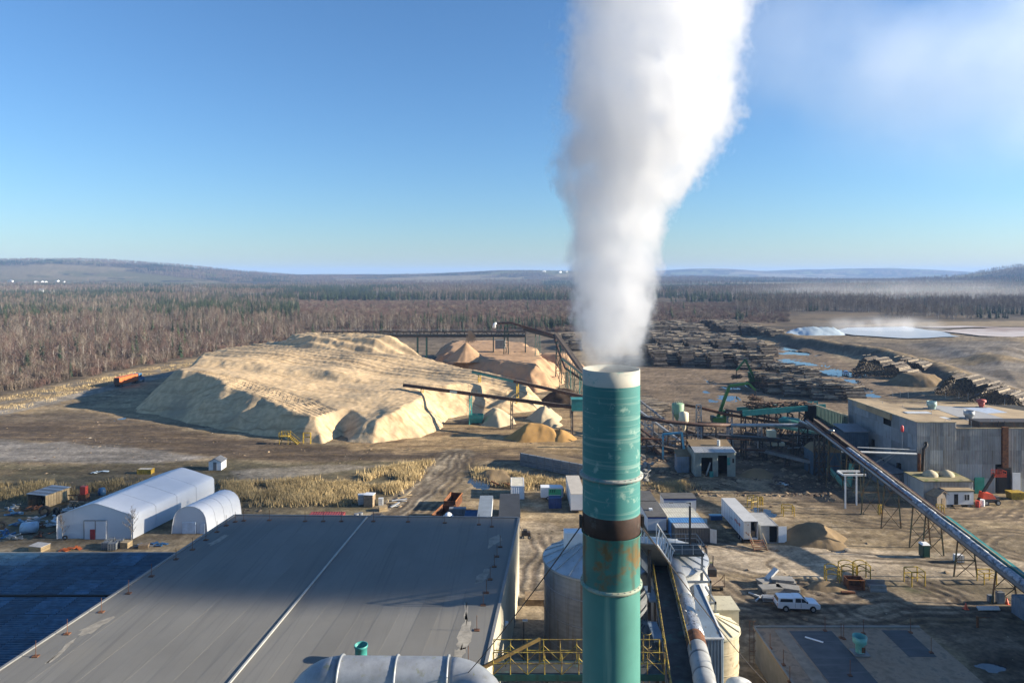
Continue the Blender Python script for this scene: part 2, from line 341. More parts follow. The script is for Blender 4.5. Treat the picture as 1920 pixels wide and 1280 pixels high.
    lay(sstep(-2, 2, polydist(x, y, PX((1560, 1085), (1800, 1088), (1990, 1100), (1990, 1125), (1640, 1112)))+5*(n2-.5))*.8, (.17, .14, .075)); lay(sstep(-2, 2, polydist(x, y, PX((1600, 1088), (1790, 1090), (1780, 1112), (1640, 1110))))*sstep(.5, .62, n2), (.10, .115, .04))
    lay(sstep(-2, 2, polydist(x, y, PX((1700, 1060), (1990, 1030), (1990, 1000), (1850, 1010)))+5*(n2-.5))*.6, (.17, .135, .085))
    lay(sstep(-3, 3, polydist(x, y, PX((1195, 800), (1400, 790), (1600, 800), (1600, 905), (1540, 930), (1420, 900), (1290, 885), (1195, 850)))+9*(n2-.5)), (.135, .095, .06))
    lay(sstep(-2, 2, polydist(x, y, PX((1440, 905), (1560, 905), (1700, 960), (1600, 960), (1480, 930)))+7*(n2-.5)), (.085, .062, .042))
    lay(sstep(-1.5, 1.5, polydist(x, y, PX((1740, 1172), (1990, 1150), (1990, 1400), (1890, 1330)))+4*(n2-.5)), (.17, .13, .085)); lay(sstep(-1, 2, polydist(x, y, PX((1740, 1172), (1990, 1150), (1990, 1400), (1890, 1330))))*sstep(.48, .62, n2), (.10, .078, .055))
    # berm with crest coloured as lit and flanks as shaded, and tailings
    bd, bs, _ = linedist(x, y, BERM); lay(sstep(18, 10, bd+6*(n2-.5)), (.16, .11, .06)); lay(sstep(6, 1, bd+3*(n2-.5)), (.40, .285, .14))
    mz = sstep(-6, 8, polydist(x, y, MESSY)+12*(n2-.5)); lay(mz, (.30, .265, .22)); lay(mz*sstep(.45, .6, fbm(x, y, 22, 4, 33)), (.16, .135, .11)); lay(mz*sstep(.6, .7, n1), (.36, .26, .13))
    lay(sstep(-3, 3, polydist(x, y, PX((1430, 628), (1560, 612), (1700, 604), (2300, 596), (2300, 640), (1900, 650), (1560, 640)))+8*(n2-.5)), (.30, .225, .13))
    # wheel ruts
    for k_, pts in enumerate((((1330, 1075), (1420, 1130), (1560, 1165), (1720, 1150), (1990, 1150)), ((1340, 1150), (1480, 1135), (1640, 1110), (1760, 1115)), ((1320, 1060), (1500, 1090), (1640, 1120), (1700, 1140)), ((1470, 1060), (1600, 1150), (1690, 1180)), ((1740, 1095), (1790, 1115), (1850, 1150)), ((1755, 1093), (1810, 1112), (1880, 1150)), ((1230, 880), (1380, 915), (1520, 960), (1700, 985), (1960, 1000)), ((1390, 920), (1500, 950), (1640, 975), (1900, 965)), ((1900, 940), (1850, 965), (1760, 1000), (1700, 1030)), ((1960, 950), (1880, 990), (1840, 1020), (1960, 1050)), ((845, 850), (820, 885), (780, 925), (700, 985)), ((870, 850), (850, 880), (815, 915), (740, 975)), ((880, 855), (870, 885), (830, 930), (790, 960)), ((0, 802), (300, 822), (640, 848), (1090, 842)), ((0, 812), (260, 835), (560, 858), (820, 850)), ((560, 852), (640, 858), (680, 846), (760, 842)), ((600, 862), (660, 850), (700, 858)), ((0, 775), (180, 782), (360, 812), (620, 840)), ((700, 835), (850, 808), (960, 800)), ((1005, 990), (1030, 1030), (1010, 1100)), ((1330, 1010), (1450, 1035), (1600, 1040), (1900, 1060)), ((1300, 700), (1400, 730), (1480, 790)), ((1220, 720), (1320, 705), (1420, 690)), ((1250, 700), (1290, 740), (1380, 770)), ((1480, 650), (1560, 690), (1640, 735)), ((1500, 655), (1600, 705), (1700, 738)))):
        a_, b_, l_ = linedist(x, y, PX(*pts)); wv = .45*np.sin(l_*.21+k_)+.3*np.sin(l_*.63)
        rk = np.minimum(np.abs(np.abs(b_+wv)-.95), np.abs(np.abs(b_*1.0-1.6+wv)-.95)); t_ = sstep(.55, .2, rk)*(a_ < 6)*sstep(.3, .5, fbm(x, y, 9, 3, 140+k_)); lay(t_*.75, (.075, .052, .034)); zr[q] -= .07*t_
    lay(sstep(.0, .3, pf+.25)*near*.75, (.055, .044, .033))
    cn = c; c, x, y, px, py, n1, n2, n3, n4, pf = full; c[q] = cn
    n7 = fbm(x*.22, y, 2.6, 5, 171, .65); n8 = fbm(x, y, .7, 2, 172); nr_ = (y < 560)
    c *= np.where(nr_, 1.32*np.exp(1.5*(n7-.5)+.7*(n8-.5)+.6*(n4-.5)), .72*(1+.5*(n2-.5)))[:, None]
    i = np.arange(nr*nc).reshape(nr, nc)
    F = np.stack([i[:-1, :-1], i[:-1, 1:], i[1:, 1:], i[1:, :-1]], -1).reshape(-1, 4)
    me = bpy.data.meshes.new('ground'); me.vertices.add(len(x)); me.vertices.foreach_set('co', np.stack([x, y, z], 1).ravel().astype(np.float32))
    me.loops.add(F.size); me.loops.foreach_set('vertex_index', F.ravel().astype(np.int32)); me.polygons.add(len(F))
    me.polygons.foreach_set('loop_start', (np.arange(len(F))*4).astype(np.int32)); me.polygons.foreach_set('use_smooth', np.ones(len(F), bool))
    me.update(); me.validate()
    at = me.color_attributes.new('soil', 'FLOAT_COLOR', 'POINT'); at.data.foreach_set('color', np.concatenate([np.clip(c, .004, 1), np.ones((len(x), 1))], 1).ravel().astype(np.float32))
    m = bpy.data.materials.new('soil'); m.use_nodes = True; t = m.node_tree; N = t.nodes; L = t.links.new; b = N['Principled BSDF']
    b.inputs['Roughness'].default_value = 1.0; b.inputs['Specular IOR Level'].default_value = .15
    a = N.new('ShaderNodeVertexColor'); a.layer_name = 'soil'; g = N.new('ShaderNodeTexCoord')
    n = N.new('ShaderNodeTexNoise'); n.inputs['Scale'].default_value = 2.2; n.inputs['Detail'].default_value = 6; L(g.outputs['Object'], n.inputs['Vector'])
    r = N.new('ShaderNodeMapRange'); r.inputs[1].default_value = .3; r.inputs[2].default_value = .7; r.inputs[3].default_value = .72; r.inputs[4].default_value = 1.28; L(n.outputs['Fac'], r.inputs[0])
    x_ = N.new('ShaderNodeVectorMath'); x_.operation = 'SCALE'; L(a.outputs[0], x_.inputs[0]); L(r.outputs[0], x_.inputs['Scale']); L(x_.outputs[0], b.inputs['Base Color'])
    bp = N.new('ShaderNodeBump'); bp.inputs['Strength'].default_value = .45; bp.inputs['Distance'].default_value = .06; L(n.outputs['Fac'], bp.inputs['Height']); L(bp.outputs[0], b.inputs['Normal'])
    me.materials.append(m); o = bpy.data.objects.new('ground', me); COL.objects.link(o); tag(o, kind='structure')
ground()
water = mat('puddle_water', (.03, .035, .04), .05, 0, .2, .5, rv=0, spec=.6)
pondw = mat('process_pond_water', (.40, .40, .385), .3, 0, .12, .02, rv=0)
pondf = mat('pond_foam', (.52, .45, .40), .6, 0, .2, .03, patch=.45, pcol=(.28, .20, .15), pscale=.015, rv=0)
def sheet(name, outline, z, m, kind='structure'):
    n = len(outline); mb = MB(); cx = sum(p[0] for p in outline)/n; cy = sum(p[1] for p in outline)/n
    mb.add([(cx, cy, z)]+[(p[0], p[1], z) for p in outline], [(0, i+1, (i+1)%n+1) for i in range(n)])
    o = mb.build(name, m); return tag(o, kind=kind)
for c_, h_ in PUDDLES:
    p = W(*c_); rx = abs(W(c_[0]-h_[0], c_[1]).x-p.x); ry = abs(W(c_[0], c_[1]-h_[1]).y-p.y)
    sheet('puddle', [(p.x+1.7*rx*math.cos(a), p.y+1.7*ry*math.sin(a)) for a in [i*math.pi/10 for i in range(20)]], -.045, water)
def wob(pts, n=6, amp=.12, s=1):
    out = []
    for i in range(len(pts)):
        a = Vector(pts[i][:2]); b = Vector(pts[(i+1)%len(pts)][:2])
        for k in range(n):
            p = a.lerp(b, k/n); q = float(fbm(np.array([p.x]), np.array([p.y]), 25, 3, s)[0])-.5
            nn = Vector((b.y-a.y, a.x-b.x)); out.append(p+nn*(q*amp*2))
    return out
sheet('pond', wob(PX((1555, 622), (1590, 616), (1700, 613), (1760, 622), (1802, 633), (1700, 636), (1600, 630))), .75, pondw)
sheet('pond', wob(PX((1700, 614), (1800, 612), (1880, 614), (1780, 616))), .75, pondf)
sheet('pond', wob(PX((1765, 622), (1850, 616), (2000, 613), (2300, 612), (2300, 634), (1960, 637), (1840, 631))), .80, pondf)
# ------------------------------------------------------------------ trees
bark = {'grey': mat('grey_bark', (.21, .185, .165), .9, 0, .25, 2), 'pale': mat('pale_bark', (.42, .385, .34), .9, 0, .25, 2)}
twig = {'red': mat('red_twigs', (.135, .083, .066), .9, 0, .3, .15, rv=.25), 'tan': mat('tan_twigs', (.20, .158, .115), .9, 0, .3, .15, rv=.25), 'brown': mat('brown_twigs', (.13, .102, .08), .9, 0, .3, .15, rv=.25)}
needle = mat('spruce_needles', (.022, .042, .020), .9, 0, .4, .4, rv=.3)
needle2 = mat('pine_needles', (.040, .060, .026), .9, 0, .4, .4, rv=.3)
def bare_tree(seed, h, ntw=230, spread=.5):
    r = random.Random(seed); T = MB(); C = MB(); pts = []; p = Vector((0, 0, -.4)); n = 6
    for i in range(n+1):
        pts.append(p.copy()); p = p+Vector((r.uniform(-.3, .3), r.uniform(-.3, .3), h*.86/n))
    T.path(pts, [h*.0125*(1-.85*i/n)+.02 for i in range(n+1)], 4)
    ends = []
    for i in range(13):
        t = .20+.76*i/13; k = min(n-1, int(t*n)); b = pts[k].lerp(pts[k+1], t*n-k); a = r.uniform(0, 6.283); L = h*spread*(1.15-t)*r.uniform(.6, 1.1)
        e = b+Vector((math.cos(a)*L*.62, math.sin(a)*L*.62, L*r.uniform(.6, .95))); T.tube(b, e, h*.0045, .02, 3, False); ends.append((b, e))
    ends.append((pts[-2], pts[-1]+Vector((0, 0, h*.1))))
    for i in range(ntw):
        b, e = r.choice(ends); s = b.lerp(e, r.uniform(.15, 1.0)); a = r.uniform(0, 6.283); L = h*r.uniform(.05, .14)
        q = s+Vector((math.cos(a)*L*.55, math.sin(a)*L*.55, L*r.uniform(.35, 1))); wv = Vector((math.sin(a), -math.cos(a), 0))*h*.0035
        if i % 2: wv = Vector((r.uniform(-1, 1), r.uniform(-1, 1), .2)).normalized()*h*.0035
        C.add([s-wv, s+wv, q], [(0, 1, 2)])
        m = s.lerp(q, .5); a += 1.3; q2 = m+Vector((math.cos(a)*L*.4, math.sin(a)*L*.4, L*.4)); C.add([m-wv*.8, m+wv*.8, q2], [(0, 1, 2)])
    return T, C
def spruce(seed, h, wd=.2, tiers=15):
    r = random.Random(seed); T = MB(); C = MB(); T.tube((0, 0, -.4), (0, 0, h*.95), h*.012, .02, 5, False)
    for i in range(tiers):
        t = i/(tiers-1); z = h*(.08+.90*t); L = h*wd*(1-t)**.85*r.uniform(.8, 1.15)+.12
        for k in range(9):
            a = r.uniform(0, 6.283); l = L*r.uniform(.65, 1.15); s = h*.035*(1.2-t)+.06; x, y = math.cos(a), math.sin(a)
            C.add([(0, 0, z+s*1.2), (x*l*.6-y*s, y*l*.6+x*s, z-l*.12), (x*l, y*l, z-l*.32), (x*l*.6+y*s, y*l*.6-x*s, z-l*.12)], [(0, 1, 2), (0, 2, 3)])
    return T, C
PROTO = []      # (kind, trunk mesh, crown mesh)
for i, (tw, bk) in enumerate((('red', 'grey'), ('red', 'pale'), ('tan', 'grey'), ('tan', 'pale'), ('brown', 'grey'), ('red', 'grey'))):
    T, C = bare_tree(11+i, 13+i*.6, 270); PROTO.append(('bare', T.mesh('trunk', bark[bk]), C.mesh('crown', twig[tw])))
for i in range(3):
    T, C = spruce(50+i, 12+i, .17+.03*i); PROTO.append(('spruce', T.mesh('trunk', bark['grey']), C.mesh('crown', needle if i < 2 else needle2)))
def shrub(seed):
    r = random.Random(seed); C = MB()
    for i in range(70):
        a = r.uniform(0, 6.283); p = Vector((r.uniform(-1.6, 1.6), r.uniform(-1.6, 1.6), -.1)); L = r.uniform(1.2, 3.4); q = p+Vector((math.cos(a)*L*.35, math.sin(a)*L*.35, L)); wv = Vector((math.sin(a), -math.cos(a), 0))*.045
        C.add([p-wv, p+wv, q], [(0, 1, 2)])
        for k in range(2):
            m = p.lerp(q, r.uniform(.4, .8)); b = r.uniform(0, 6.283); e = m+Vector((math.cos(b)*.5, math.sin(b)*.5, .7)); C.add([m-wv, m+wv, e], [(0, 1, 2)])
    return C
SHRUB = [shrub(81).mesh('scrub', twig['red']), shrub(82).mesh('scrub', twig['tan']), shrub(83).mesh('scrub', twig['brown'])]
def join_mesh(T, C):
    a = bpy.data.meshes.new('tree_pair'); v = [tuple(x.co) for x in T.vertices]+[tuple(x.co) for x in C.vertices]; n = len(T.vertices)
    a.from_pydata(v, [], [tuple(p.vertices) for p in T.polygons]+[tuple(i+n for i in p.vertices) for p in C.polygons])
    a.materials.append(T.materials[0]); a.materials.append(C.materials[0]); a.polygons.foreach_set('material_index', [0]*len(T.polygons)+[1]*len(C.polygons)); a.update(); return a
LIB = bpy.data.collections.new('tree_library')
PAIR = [join_mesh(t, c) for k, t, c in PROTO]+SHRUB
PO = []
for i, me in enumerate(PAIR):
    o = bpy.data.objects.new('lib_%02d' % i, me); LIB.objects.link(o); PO.append(o)
def scatter(name, pts, idx, scl, kindlabel, lib=None, cat='forest'):
    me = bpy.data.meshes.new(name); n = len(pts); me.vertices.add(n); me.vertices.foreach_set('co', np.asarray(pts, np.float32).ravel())
    for an, ty, dat in (('pick', 'INT', idx), ('size', 'FLOAT', scl), ('turn', 'FLOAT', np.random.RandomState(3).uniform(0, 6.283, n))):
        at = me.attributes.new(an, ty, 'POINT'); at.data.foreach_set('value', np.asarray(dat, np.int32 if ty == 'INT' else np.float32))
    me.update(); o = bpy.data.objects.new(name, me); COL.objects.link(o); tag(o, kindlabel, cat, kind='stuff')
    g = bpy.data.node_groups.new(name, 'GeometryNodeTree'); g.interface.new_socket('Geometry', in_out='INPUT', socket_type='NodeSocketGeometry'); g.interface.new_socket('Geometry', in_out='OUTPUT', socket_type='NodeSocketGeometry')
    N = g.nodes; L = g.links.new; gi = N.new('NodeGroupInput'); go = N.new('NodeGroupOutput')
    ci = N.new('GeometryNodeCollectionInfo'); ci.inputs['Collection'].default_value = lib or LIB; ci.inputs['Separate Children'].default_value = True; ci.inputs['Reset Children'].default_value = True
    ip = N.new('GeometryNodeInstanceOnPoints'); ip.inputs['Pick Instance'].default_value = True
    mp = N.new('GeometryNodeMeshToPoints'); L(gi.outputs[0], mp.inputs['Mesh']); L(mp.outputs[0], ip.inputs['Points']); L(ci.outputs[0], ip.inputs['Instance'])
    def na(an, ty):
        x = N.new('GeometryNodeInputNamedAttribute'); x.data_type = ty; x.inputs['Name'].default_value = an; return x.outputs[0]
    L(na('pick', 'INT'), ip.inputs['Instance Index']); L(na('size', 'FLOAT'), ip.inputs['Scale'])
    cx = N.new('ShaderNodeCombineXYZ'); L(na('turn', 'FLOAT'), cx.inputs[2])
    er = N.new('FunctionNodeEulerToRotation'); L(cx.outputs[0], er.inputs[0]); L(er.outputs[0], ip.inputs['Rotation']); L(ip.outputs[0], go.inputs[0])
    md = o.modifiers.new('scatter', 'NODES'); md.node_group = g
    return o
rs = np.random.RandomState(5)
def sample(d0, d1, n, um=.98):
    d = np.sqrt(rs.uniform(d0*d0, d1*d1, n)); return rs.uniform(-um, um, n)*d, d
EDGE = [(-600, 905), (-300, 822), (0, 738), (100, 718), (235, 690), (480, 648), (600, 634), (720, 628), (900, 622), (1090, 617)]
def edge_py(px): return np.interp(px, [e[0] for e in EDGE], [e[1] for e in EDGE])
def forest():
    bx = []; 
    def put(x, y, pick, sc): bx.append(np.stack([x, y, gz(x, y), pick, sc], 1))
    # bands: near mixed wood at the left and behind the piles
    x, y = sample(175, 1350, 62000); px = 960+1280*x/y; py = HOR+1280*47/y
    left = (py < edge_py(px)-1) & (px < 640) & (py > 549)
    mid = (px >= 640) & (px < 1095) & (py < edge_py(px)) & (py > 606)
    keep = left | (mid & (rs.rand(len(x)) < .75))
    lowmid = (px > 560) & (px < 1095) & (py <= 606)& left
    nz = fbm(x, y, 130, 4, 201); n5 = fbm(x, y, 45, 3, 202); con = ((nz > .45) & (n5 > .40) & (y > 380)) | (rs.rand(len(x)) < .06)
    dens = np.clip(1.25-y/1500, .45, 1); keep &= (rs.rand(len(x)) < dens) & ~lowmid & ((fbm(x, y, 38, 3, 207) > .36) | con)
    ed = sstep(0, 30, edge_py(px)-py)
    red_p = np.clip(1.15-np.abs(y-380)/420+(nz-.5)*1.2, 0, 1)
    rr = rs.rand(len(x)); pick = np.where(rr < red_p*.8, rs.choice([0, 1, 5], len(x)), rs.choice([2, 3, 4], len(x)))
    pick = np.where(con, rs.choice([6, 7, 8], len(x)), pick); sc = rs.uniform(.5, 1.02, len(x))*(.62+.72*fbm(x, y, 75, 3, 208))*np.where(con, 1.18, 1)*(.75+.25*ed)
    put(x[keep], y[keep], pick[keep], sc[keep])
    # scrub beds
    x, y = sample(480, 1250, 26000); px = 960+1280*x/y; py = HOR+1280*47/y
    k = ((px > 560) & (px < 1110) & (py > 563) & (py < 612)) | ((px >= 1110) & (px < 1480) & (py > 568) & (py < 606)) | ((px > 590) & (px < 1100) & (py > 612) & (py < 622))
    put(x[k], y[k], rs.choice([9, 10, 11, 9], k.sum()), rs.uniform(.7, 1.5, k.sum())*1.1)
    k2 = k & (rs.rand(len(x)) < .012); put(x[k2], y[k2], rs.choice([6, 7, 8, 4], k2.sum()), rs.uniform(.5, 1.0, k2.sum()))
    x, y = sample(190, 620, 16000); px = 960+1280*x/y; py = HOR+1280*47/y; k = (px < 660) & (py < edge_py(px)-1) & (py > 600); put(x[k], y[k], rs.choice([9, 11, 11, 10], k.sum()), rs.uniform(.8, 1.7, k.sum()))
    # edge shrubs along the left wood and the berms
    x, y = sample(190, 520, 9000); px = 960+1280*x/y; py = HOR+1280*47/y
    e = edge_py(px)-py; k = (px < 640) & (e > -1.5) & (e < 9); put(x[k], y[k], rs.choice([9, 9, 11], k.sum()), rs.uniform(.6, 1.3, k.sum()))
    # right hand woods behind the ponds
    x, y = sample(560, 1400, 26000); px = 960+1280*x/y; py = HOR+1280*47/y
    k = (px > 1380) & (py < 604-(px-1450)*.012) & (py > 556) & (fbm(x, y, 70, 3, 210) > .36+.16*(py > 585)); nn = fbm(x, y, 90, 3, 211); con = nn > .60
    pk = np.where(con, rs.choice([6, 7], len(x)), rs.choice([2, 3, 4, 4, 2], len(x))); put(x[k], y[k], pk[k], rs.uniform(.75, 1.15, k.sum()))
    # far woods
    x, y = sample(1150, 2600, 36000); px = 960+1280*x/y; nn = fbm(x, y, 160, 4, 221); n6 = fbm(x, y, 600, 4, 12)
    line = (px > 560) & (px < 1450) & (y < 1500)
    k = ~((px > 560) & (px < 1240) & (y < 1230)) & (fbm(x, y, 240, 3, 222) > .34); con = (nn > .53) | (line & (rs.rand(len(x)) < .6))
    pk = np.where(con, rs.choice([6, 7, 8], len(x)), rs.choice([2, 3, 4, 0], len(x))); put(x[k], y[k], pk[k], (rs.uniform(.8, 1.2, k.sum())*np.where(con[k], 1.25, 1.05)))
    x, y = sample(2500, 5200, 44000, .85); nn = fbm(x, y, 240, 4, 231); fl = polydist(x, y, [((a-960)*b/1280., b) for a, b in ((-200, 3100), (60, 2900), (180, 3150), (330, 2800), (440, 3000), (420, 3500), (200, 3900), (-200, 3700))])
    k = (fl < 10) & (fbm(x, y, 600, 5, 12) < .585) & (fbm(x, y, 300, 3, 232) > .30); con = nn > .55
    pk = np.where(con, rs.choice([6, 7, 8], len(x)), rs.choice([2, 4, 4, 5], len(x))); put(x[k], y[k], pk[k], rs.uniform(.9, 1.3, k.sum())*1.15)
    return np.concatenate(bx)
FT = forest()
def individuals(mask, n, name, label, cat, group):
    # the trees that show largest stand as things of their own: trunk and crown
    px = 960+1280*FT[:, 0]/FT[:, 1]; ids = np.where(mask & (px > 0) & (px < 1920))[0]; vis = FT[ids, 4]/FT[ids, 1]; ids = ids[np.argsort(-vis)[:n]]
    for i in ids:
        k, T, C = PROTO[int(FT[i, 3])]; o = thing(name, label, cat, tuple(FT[i, :3]), rnd.uniform(0, 6.28), group); s = FT[i, 4]; o.scale = (s, s, s)
        place(T, 'trunk', o); place(C, 'crown', o)
    return ids
i1 = individuals(FT[:, 3] < 6, 300, 'bare_tree', 'leafless reddish brown tree at the near edge of the wood beyond the gravel road', 'tree', 'bare trees at the wood edge')
i2 = individuals((FT[:, 3] > 5) & (FT[:, 3] < 9), 300, 'spruce_tree', 'dark green pointed spruce standing among the bare trees left of the piles', 'tree', 'spruces among the bare trees')
rest = np.ones(len(FT), bool); rest[i1] = False; rest[i2] = False; FR = FT[rest]
dr = np.hypot(FR[:, 0], FR[:, 1]); sh = FR[:, 3] >= 9
for nm, k, lb in (('forest_trees', (~sh) & (dr < 1300), 'leafless wood mixed with spruces filling the land around the site'), ('far_forest', (~sh) & (dr >= 1300), 'distant woodland of bare trees and conifers covering the low hills'), ('scrub_growth', sh, 'low reddish brown scrub growing on the cut over land behind the piles')):
    scatter(nm, FR[k][:, :3], FR[k][:, 3].astype(int), FR[k][:, 4], lb)
# dry reeds
def reeds(name, poly, n, h, colr, label, seed):
    r = np.random.RandomState(seed); P = np.array([(p.x, p.y) for p in poly]); lo = P.min(0); hi = P.max(0)
    q = r.uniform(lo, hi, (n*3, 2)); sd_ = polydist(q[:, 0], q[:, 1], [tuple(p) for p in P]); cl = fbm(q[:, 0], q[:, 1], 5, 3, seed); q = q[(sd_ > 0) & (r.rand(len(q)) < sstep(.36, .6, cl)*sstep(0, 5, sd_))][:n]
    m = len(q); z = gz(q[:, 0], q[:, 1]); H = h*r.uniform(.55, 1.15, m); a = r.uniform(0, 6.283, m); wv = .05+.04*r.rand(m); le = r.normal(0, .22, (m, 2))*H[:, None]
    b = np.stack([q[:, 0], q[:, 1], z-.1], 1); dx = np.stack([np.cos(a)*wv, np.sin(a)*wv, 0*a], 1); t = b+np.stack([le[:, 0], le[:, 1], H], 1)
    v = np.stack([b-dx, b+dx, t], 1).reshape(-1, 3); me = bpy.data.meshes.new(name); me.from_pydata(v.tolist(), [], np.arange(3*m).reshape(-1, 3).tolist()); me.materials.append(colr); me.update()
    o = bpy.data.objects.new(name, me); COL.objects.link(o); tag(o, label, 'reeds', kind='stuff')
straw = mat('dry_reed_straw', (.48, .36, .18), .9, 0, .45, .25, rv=0); straw2 = mat('shaded_reed_straw', (.27, .21, .105), .9, 0, .35, .12, rv=0)  # second straw is a darker copy for the reeds in shade
reeds('dry_reeds', PX((395, 905), (520, 900), (640, 890), (760, 868), (825, 862), (790, 905), (740, 940), (640, 952), (440, 955), (395, 935)), 46000, 1.4, straw, 'pale dry reeds standing beside the dirt track in front of the pile', 301)
reeds('dry_reeds', PX((0, 905), (130, 900), (250, 895), (300, 905), (180, 935), (60, 950), (-60, 950), (-60, 905)), 12000, 1.2, straw2, 'shaded brown reeds at the left behind the timber sided shelter', 302)
reeds('dry_reeds', PX((870, 872), (960, 885), (1092, 905), (1092, 925), (1000, 925), (930, 915), (880, 900)), 16000, 1.3, straw, 'golden reeds between the corrugated bin and the parked trailers', 303)
reeds('dry_grass', PX((1200, 905), (1290, 897), (1330, 922), (1250, 932), (1200, 925)), 4000, .9, straw, 'orange dry grass on the bank right of the chimney', 304)
reeds('dry_grass', PX((-60, 760), (0, 745), (235, 697), (480, 654), (480, 660), (250, 712), (60, 765), (-60, 790)), 9000, .8, straw, 'tan dry grass on the verge between the wood and gravel road', 305)

# loose bits on the ground: bark, stones, clods
def clod(seed, m, f=.7):
    r = random.Random(seed); mb = MB(); n = 6
    pts = [(math.cos(6.283*i/n)*r.uniform(.7, 1.2), math.sin(6.283*i/n)*r.uniform(.5, 1.0), r.uniform(-.1, .15)) for i in range(n)]+[(r.uniform(-.3, .3), r.uniform(-.3, .3), f*r.uniform(.7, 1.2))]
    mb.add(pts, [(i, (i+1) % n, n) for i in range(n)]); return mb.mesh('clod', m)
LIB2 = bpy.data.collections.new('clod_library')
for i, (m, f) in enumerate(((mat('soil_clod', (.22, .16, .10), .95, 0, .3, 2), .7), (mat('dark_bark_bit', (.07, .045, .03), .95, 0, .3, 2), .4), (mat('pale_stone', (.30, .26, .20), .95, 0, .25, 2), .6), (mat('tan_grass_tuft', (.38, .28, .13), .95, 0, .3, 2), 1.6))):
    o = bpy.data.objects.new('lib_clod_%d' % i, clod(i, m, f)); LIB2.objects.link(o)
def bits():
    x, y = sample(76, 330, 60000, .85); px = 960+1280*x/y; py = HOR+1280*47/y; n = fbm(x, y, 7, 4, 401); n2 = fbm(x*.3, y, 3, 3, 402)
    k = (n > .50) & (n2 > .45) & ((px > 980) | (py < 960)) & ((px > 430) | (py > 790)) & ~((px > 540) & (px < 1000) & (py > 970)); k &= ~((np.abs(py-1052) < 12) & (px > 1300)) & (rs.rand(len(x)) < .4)
    s = rs.lognormal(-2.1, .6, len(x)).clip(.05, .7); p = rs.choice([0, 0, 0, 1, 1, 1, 1, 2], len(x)); scatter('ground_bits', np.stack([x, y, gz(x, y)], 1)[k], p[k], s[k], 'scattered clods, bark and stones on the yard ground', LIB2, 'debris')
    x, y = sample(135, 225, 40000, .6); px = 960+1280*x/y; py = HOR+1280*47/y; k = (px > 1200) & (px < 1610) & (py > 795) & (py < 930) & (fbm(x, y, 6, 3, 403) > .46)
    s = rs.lognormal(-1.3, .6, len(x)).clip(.08, 1.1); p = rs.choice([1, 1, 1, 0], len(x)); scatter('bark_litter', np.stack([x, y, gz(x, y)], 1)[k], p[k], s[k], 'dark bark litter strewn around the tin hut and machinery', LIB2, 'debris')
bits()
# ------------------------------------------------------------------ piles
sawdust = mat('pale_sawdust', (.54, .395, .235), .95, 0, .24, .5, bump=.9, bscale=3, streak=.62, scol=(.30, .20, .105), sdir=(.035, .85, .25), srot=R(20.9), patch=.34, pcol=(.34, .265, .175), pscale=.045, rv=0, spec=.1)  # darker streaks imitate the shade in the vehicle track grooves
sawgrey = mat('greyish_sawdust', (.46, .37, .24), .95, 0, .16, .12, bump=.5, bscale=1.5, rv=0, spec=.1)
chips = mat('reddish_bark_chips', (.40, .255, .15), .95, 0, .18, .12, bump=.5, bscale=1.5, rv=0, spec=.1)
orangedust = mat('orange_bark_mulch', (.34, .20, .075), .95, 0, .2, .2, bump=.5, bscale=1.5, rv=0, spec=.1)
soilpile = mat('brown_soil_heap', (.20, .145, .085), .95, 0, .25, .3, bump=.6, bscale=2, rv=0, spec=.1)
darkheap = mat('dark_bark_heap', (.055, .038, .026), .95, 0, .3, .3, bump=.6, bscale=2, rv=0, spec=.1)
def pile(name, label, outline, plateau, slope, step, m, cat='pile', rough=.5, gully=.8, stripes=None, seed=1, wob_=3.0, group=None, zb=0):
    P = np.array([(p[0], p[1]) for p in outline]); lo = P.min(0)-4; hi = P.max(0)+4
    gx, gy = np.meshgrid(np.arange(lo[0], hi[0], step), np.arange(lo[1], hi[1], step)); x = gx.ravel(); y = gy.ravel()
    sd_ = polydist(x, y, [tuple(p) for p in P])+wob_*(fbm(x, y, 11, 3, seed)-.5)*2
    pl = plateau(x, y) if callable(plateau) else np.full(x.shape, float(plateau))
    sl = slope*sd_+gully*(fbm(x, y, 3.2, 4, seed+5)-.5)*np.clip(sd_/3, 0, 1)
    k = .7; hh = np.clip(.5+.5*(pl-sl)/k, 0, 1); h = pl*(1-hh)+sl*hh-k*hh*(1-hh)
    h = h+rough*(fbm(x, y, 6, 4, seed+9)-.5)*np.clip(sd_/4, 0, 1)+.22*(fbm(x, y, .9, 2, seed+21)-.5)+rough*.5*(fbm(x, y, 1.5, 3, seed+11)-.5)
    if stripes:
        dx, dy, per, amp, mask = stripes; t = (x*dy-y*dx)/math.hypot(dx, dy); s = np.sin(2*np.pi*(t+1.2*fbm(x, y, 22, 2, seed+3))/per)+.6*np.sin(2*np.pi*t/(per*2.7)+1)
        h = h+amp*s*mask(x, y)*sstep(-.2, 1.5, sl-pl)*(.4+fbm(x, y, 18, 3, seed+4))
    nx, ny = gx.shape[1], gx.shape[0]; i = np.arange(nx*ny).reshape(ny, nx); F = np.stack([i[:-1, :-1], i[:-1, 1:], i[1:, 1:], i[1:, :-1]], -1).reshape(-1, 4)
    z = np.where(sd_ > -2.5, np.maximum(h, -.8), -.8)+zb; keep = (sd_[F] > -1.5).any(1); F = F[keep]
    used = np.unique(F); mp = np.full(nx*ny, -1); mp[used] = np.arange(len(used))
    c = P.mean(0); me = bpy.data.meshes.new(name); me.from_pydata(np.stack([x-c[0], y-c[1], z-zb], 1)[used].tolist(), [], mp[F].tolist()); me.materials.append(m)
    me.polygons.foreach_set('use_smooth', [True]*len(me.polygons)); me.update()
    o = bpy.data.objects.new(name, me); COL.objects.link(o); o.location = (c[0], c[1], zb); return tag(o, label, cat, group)
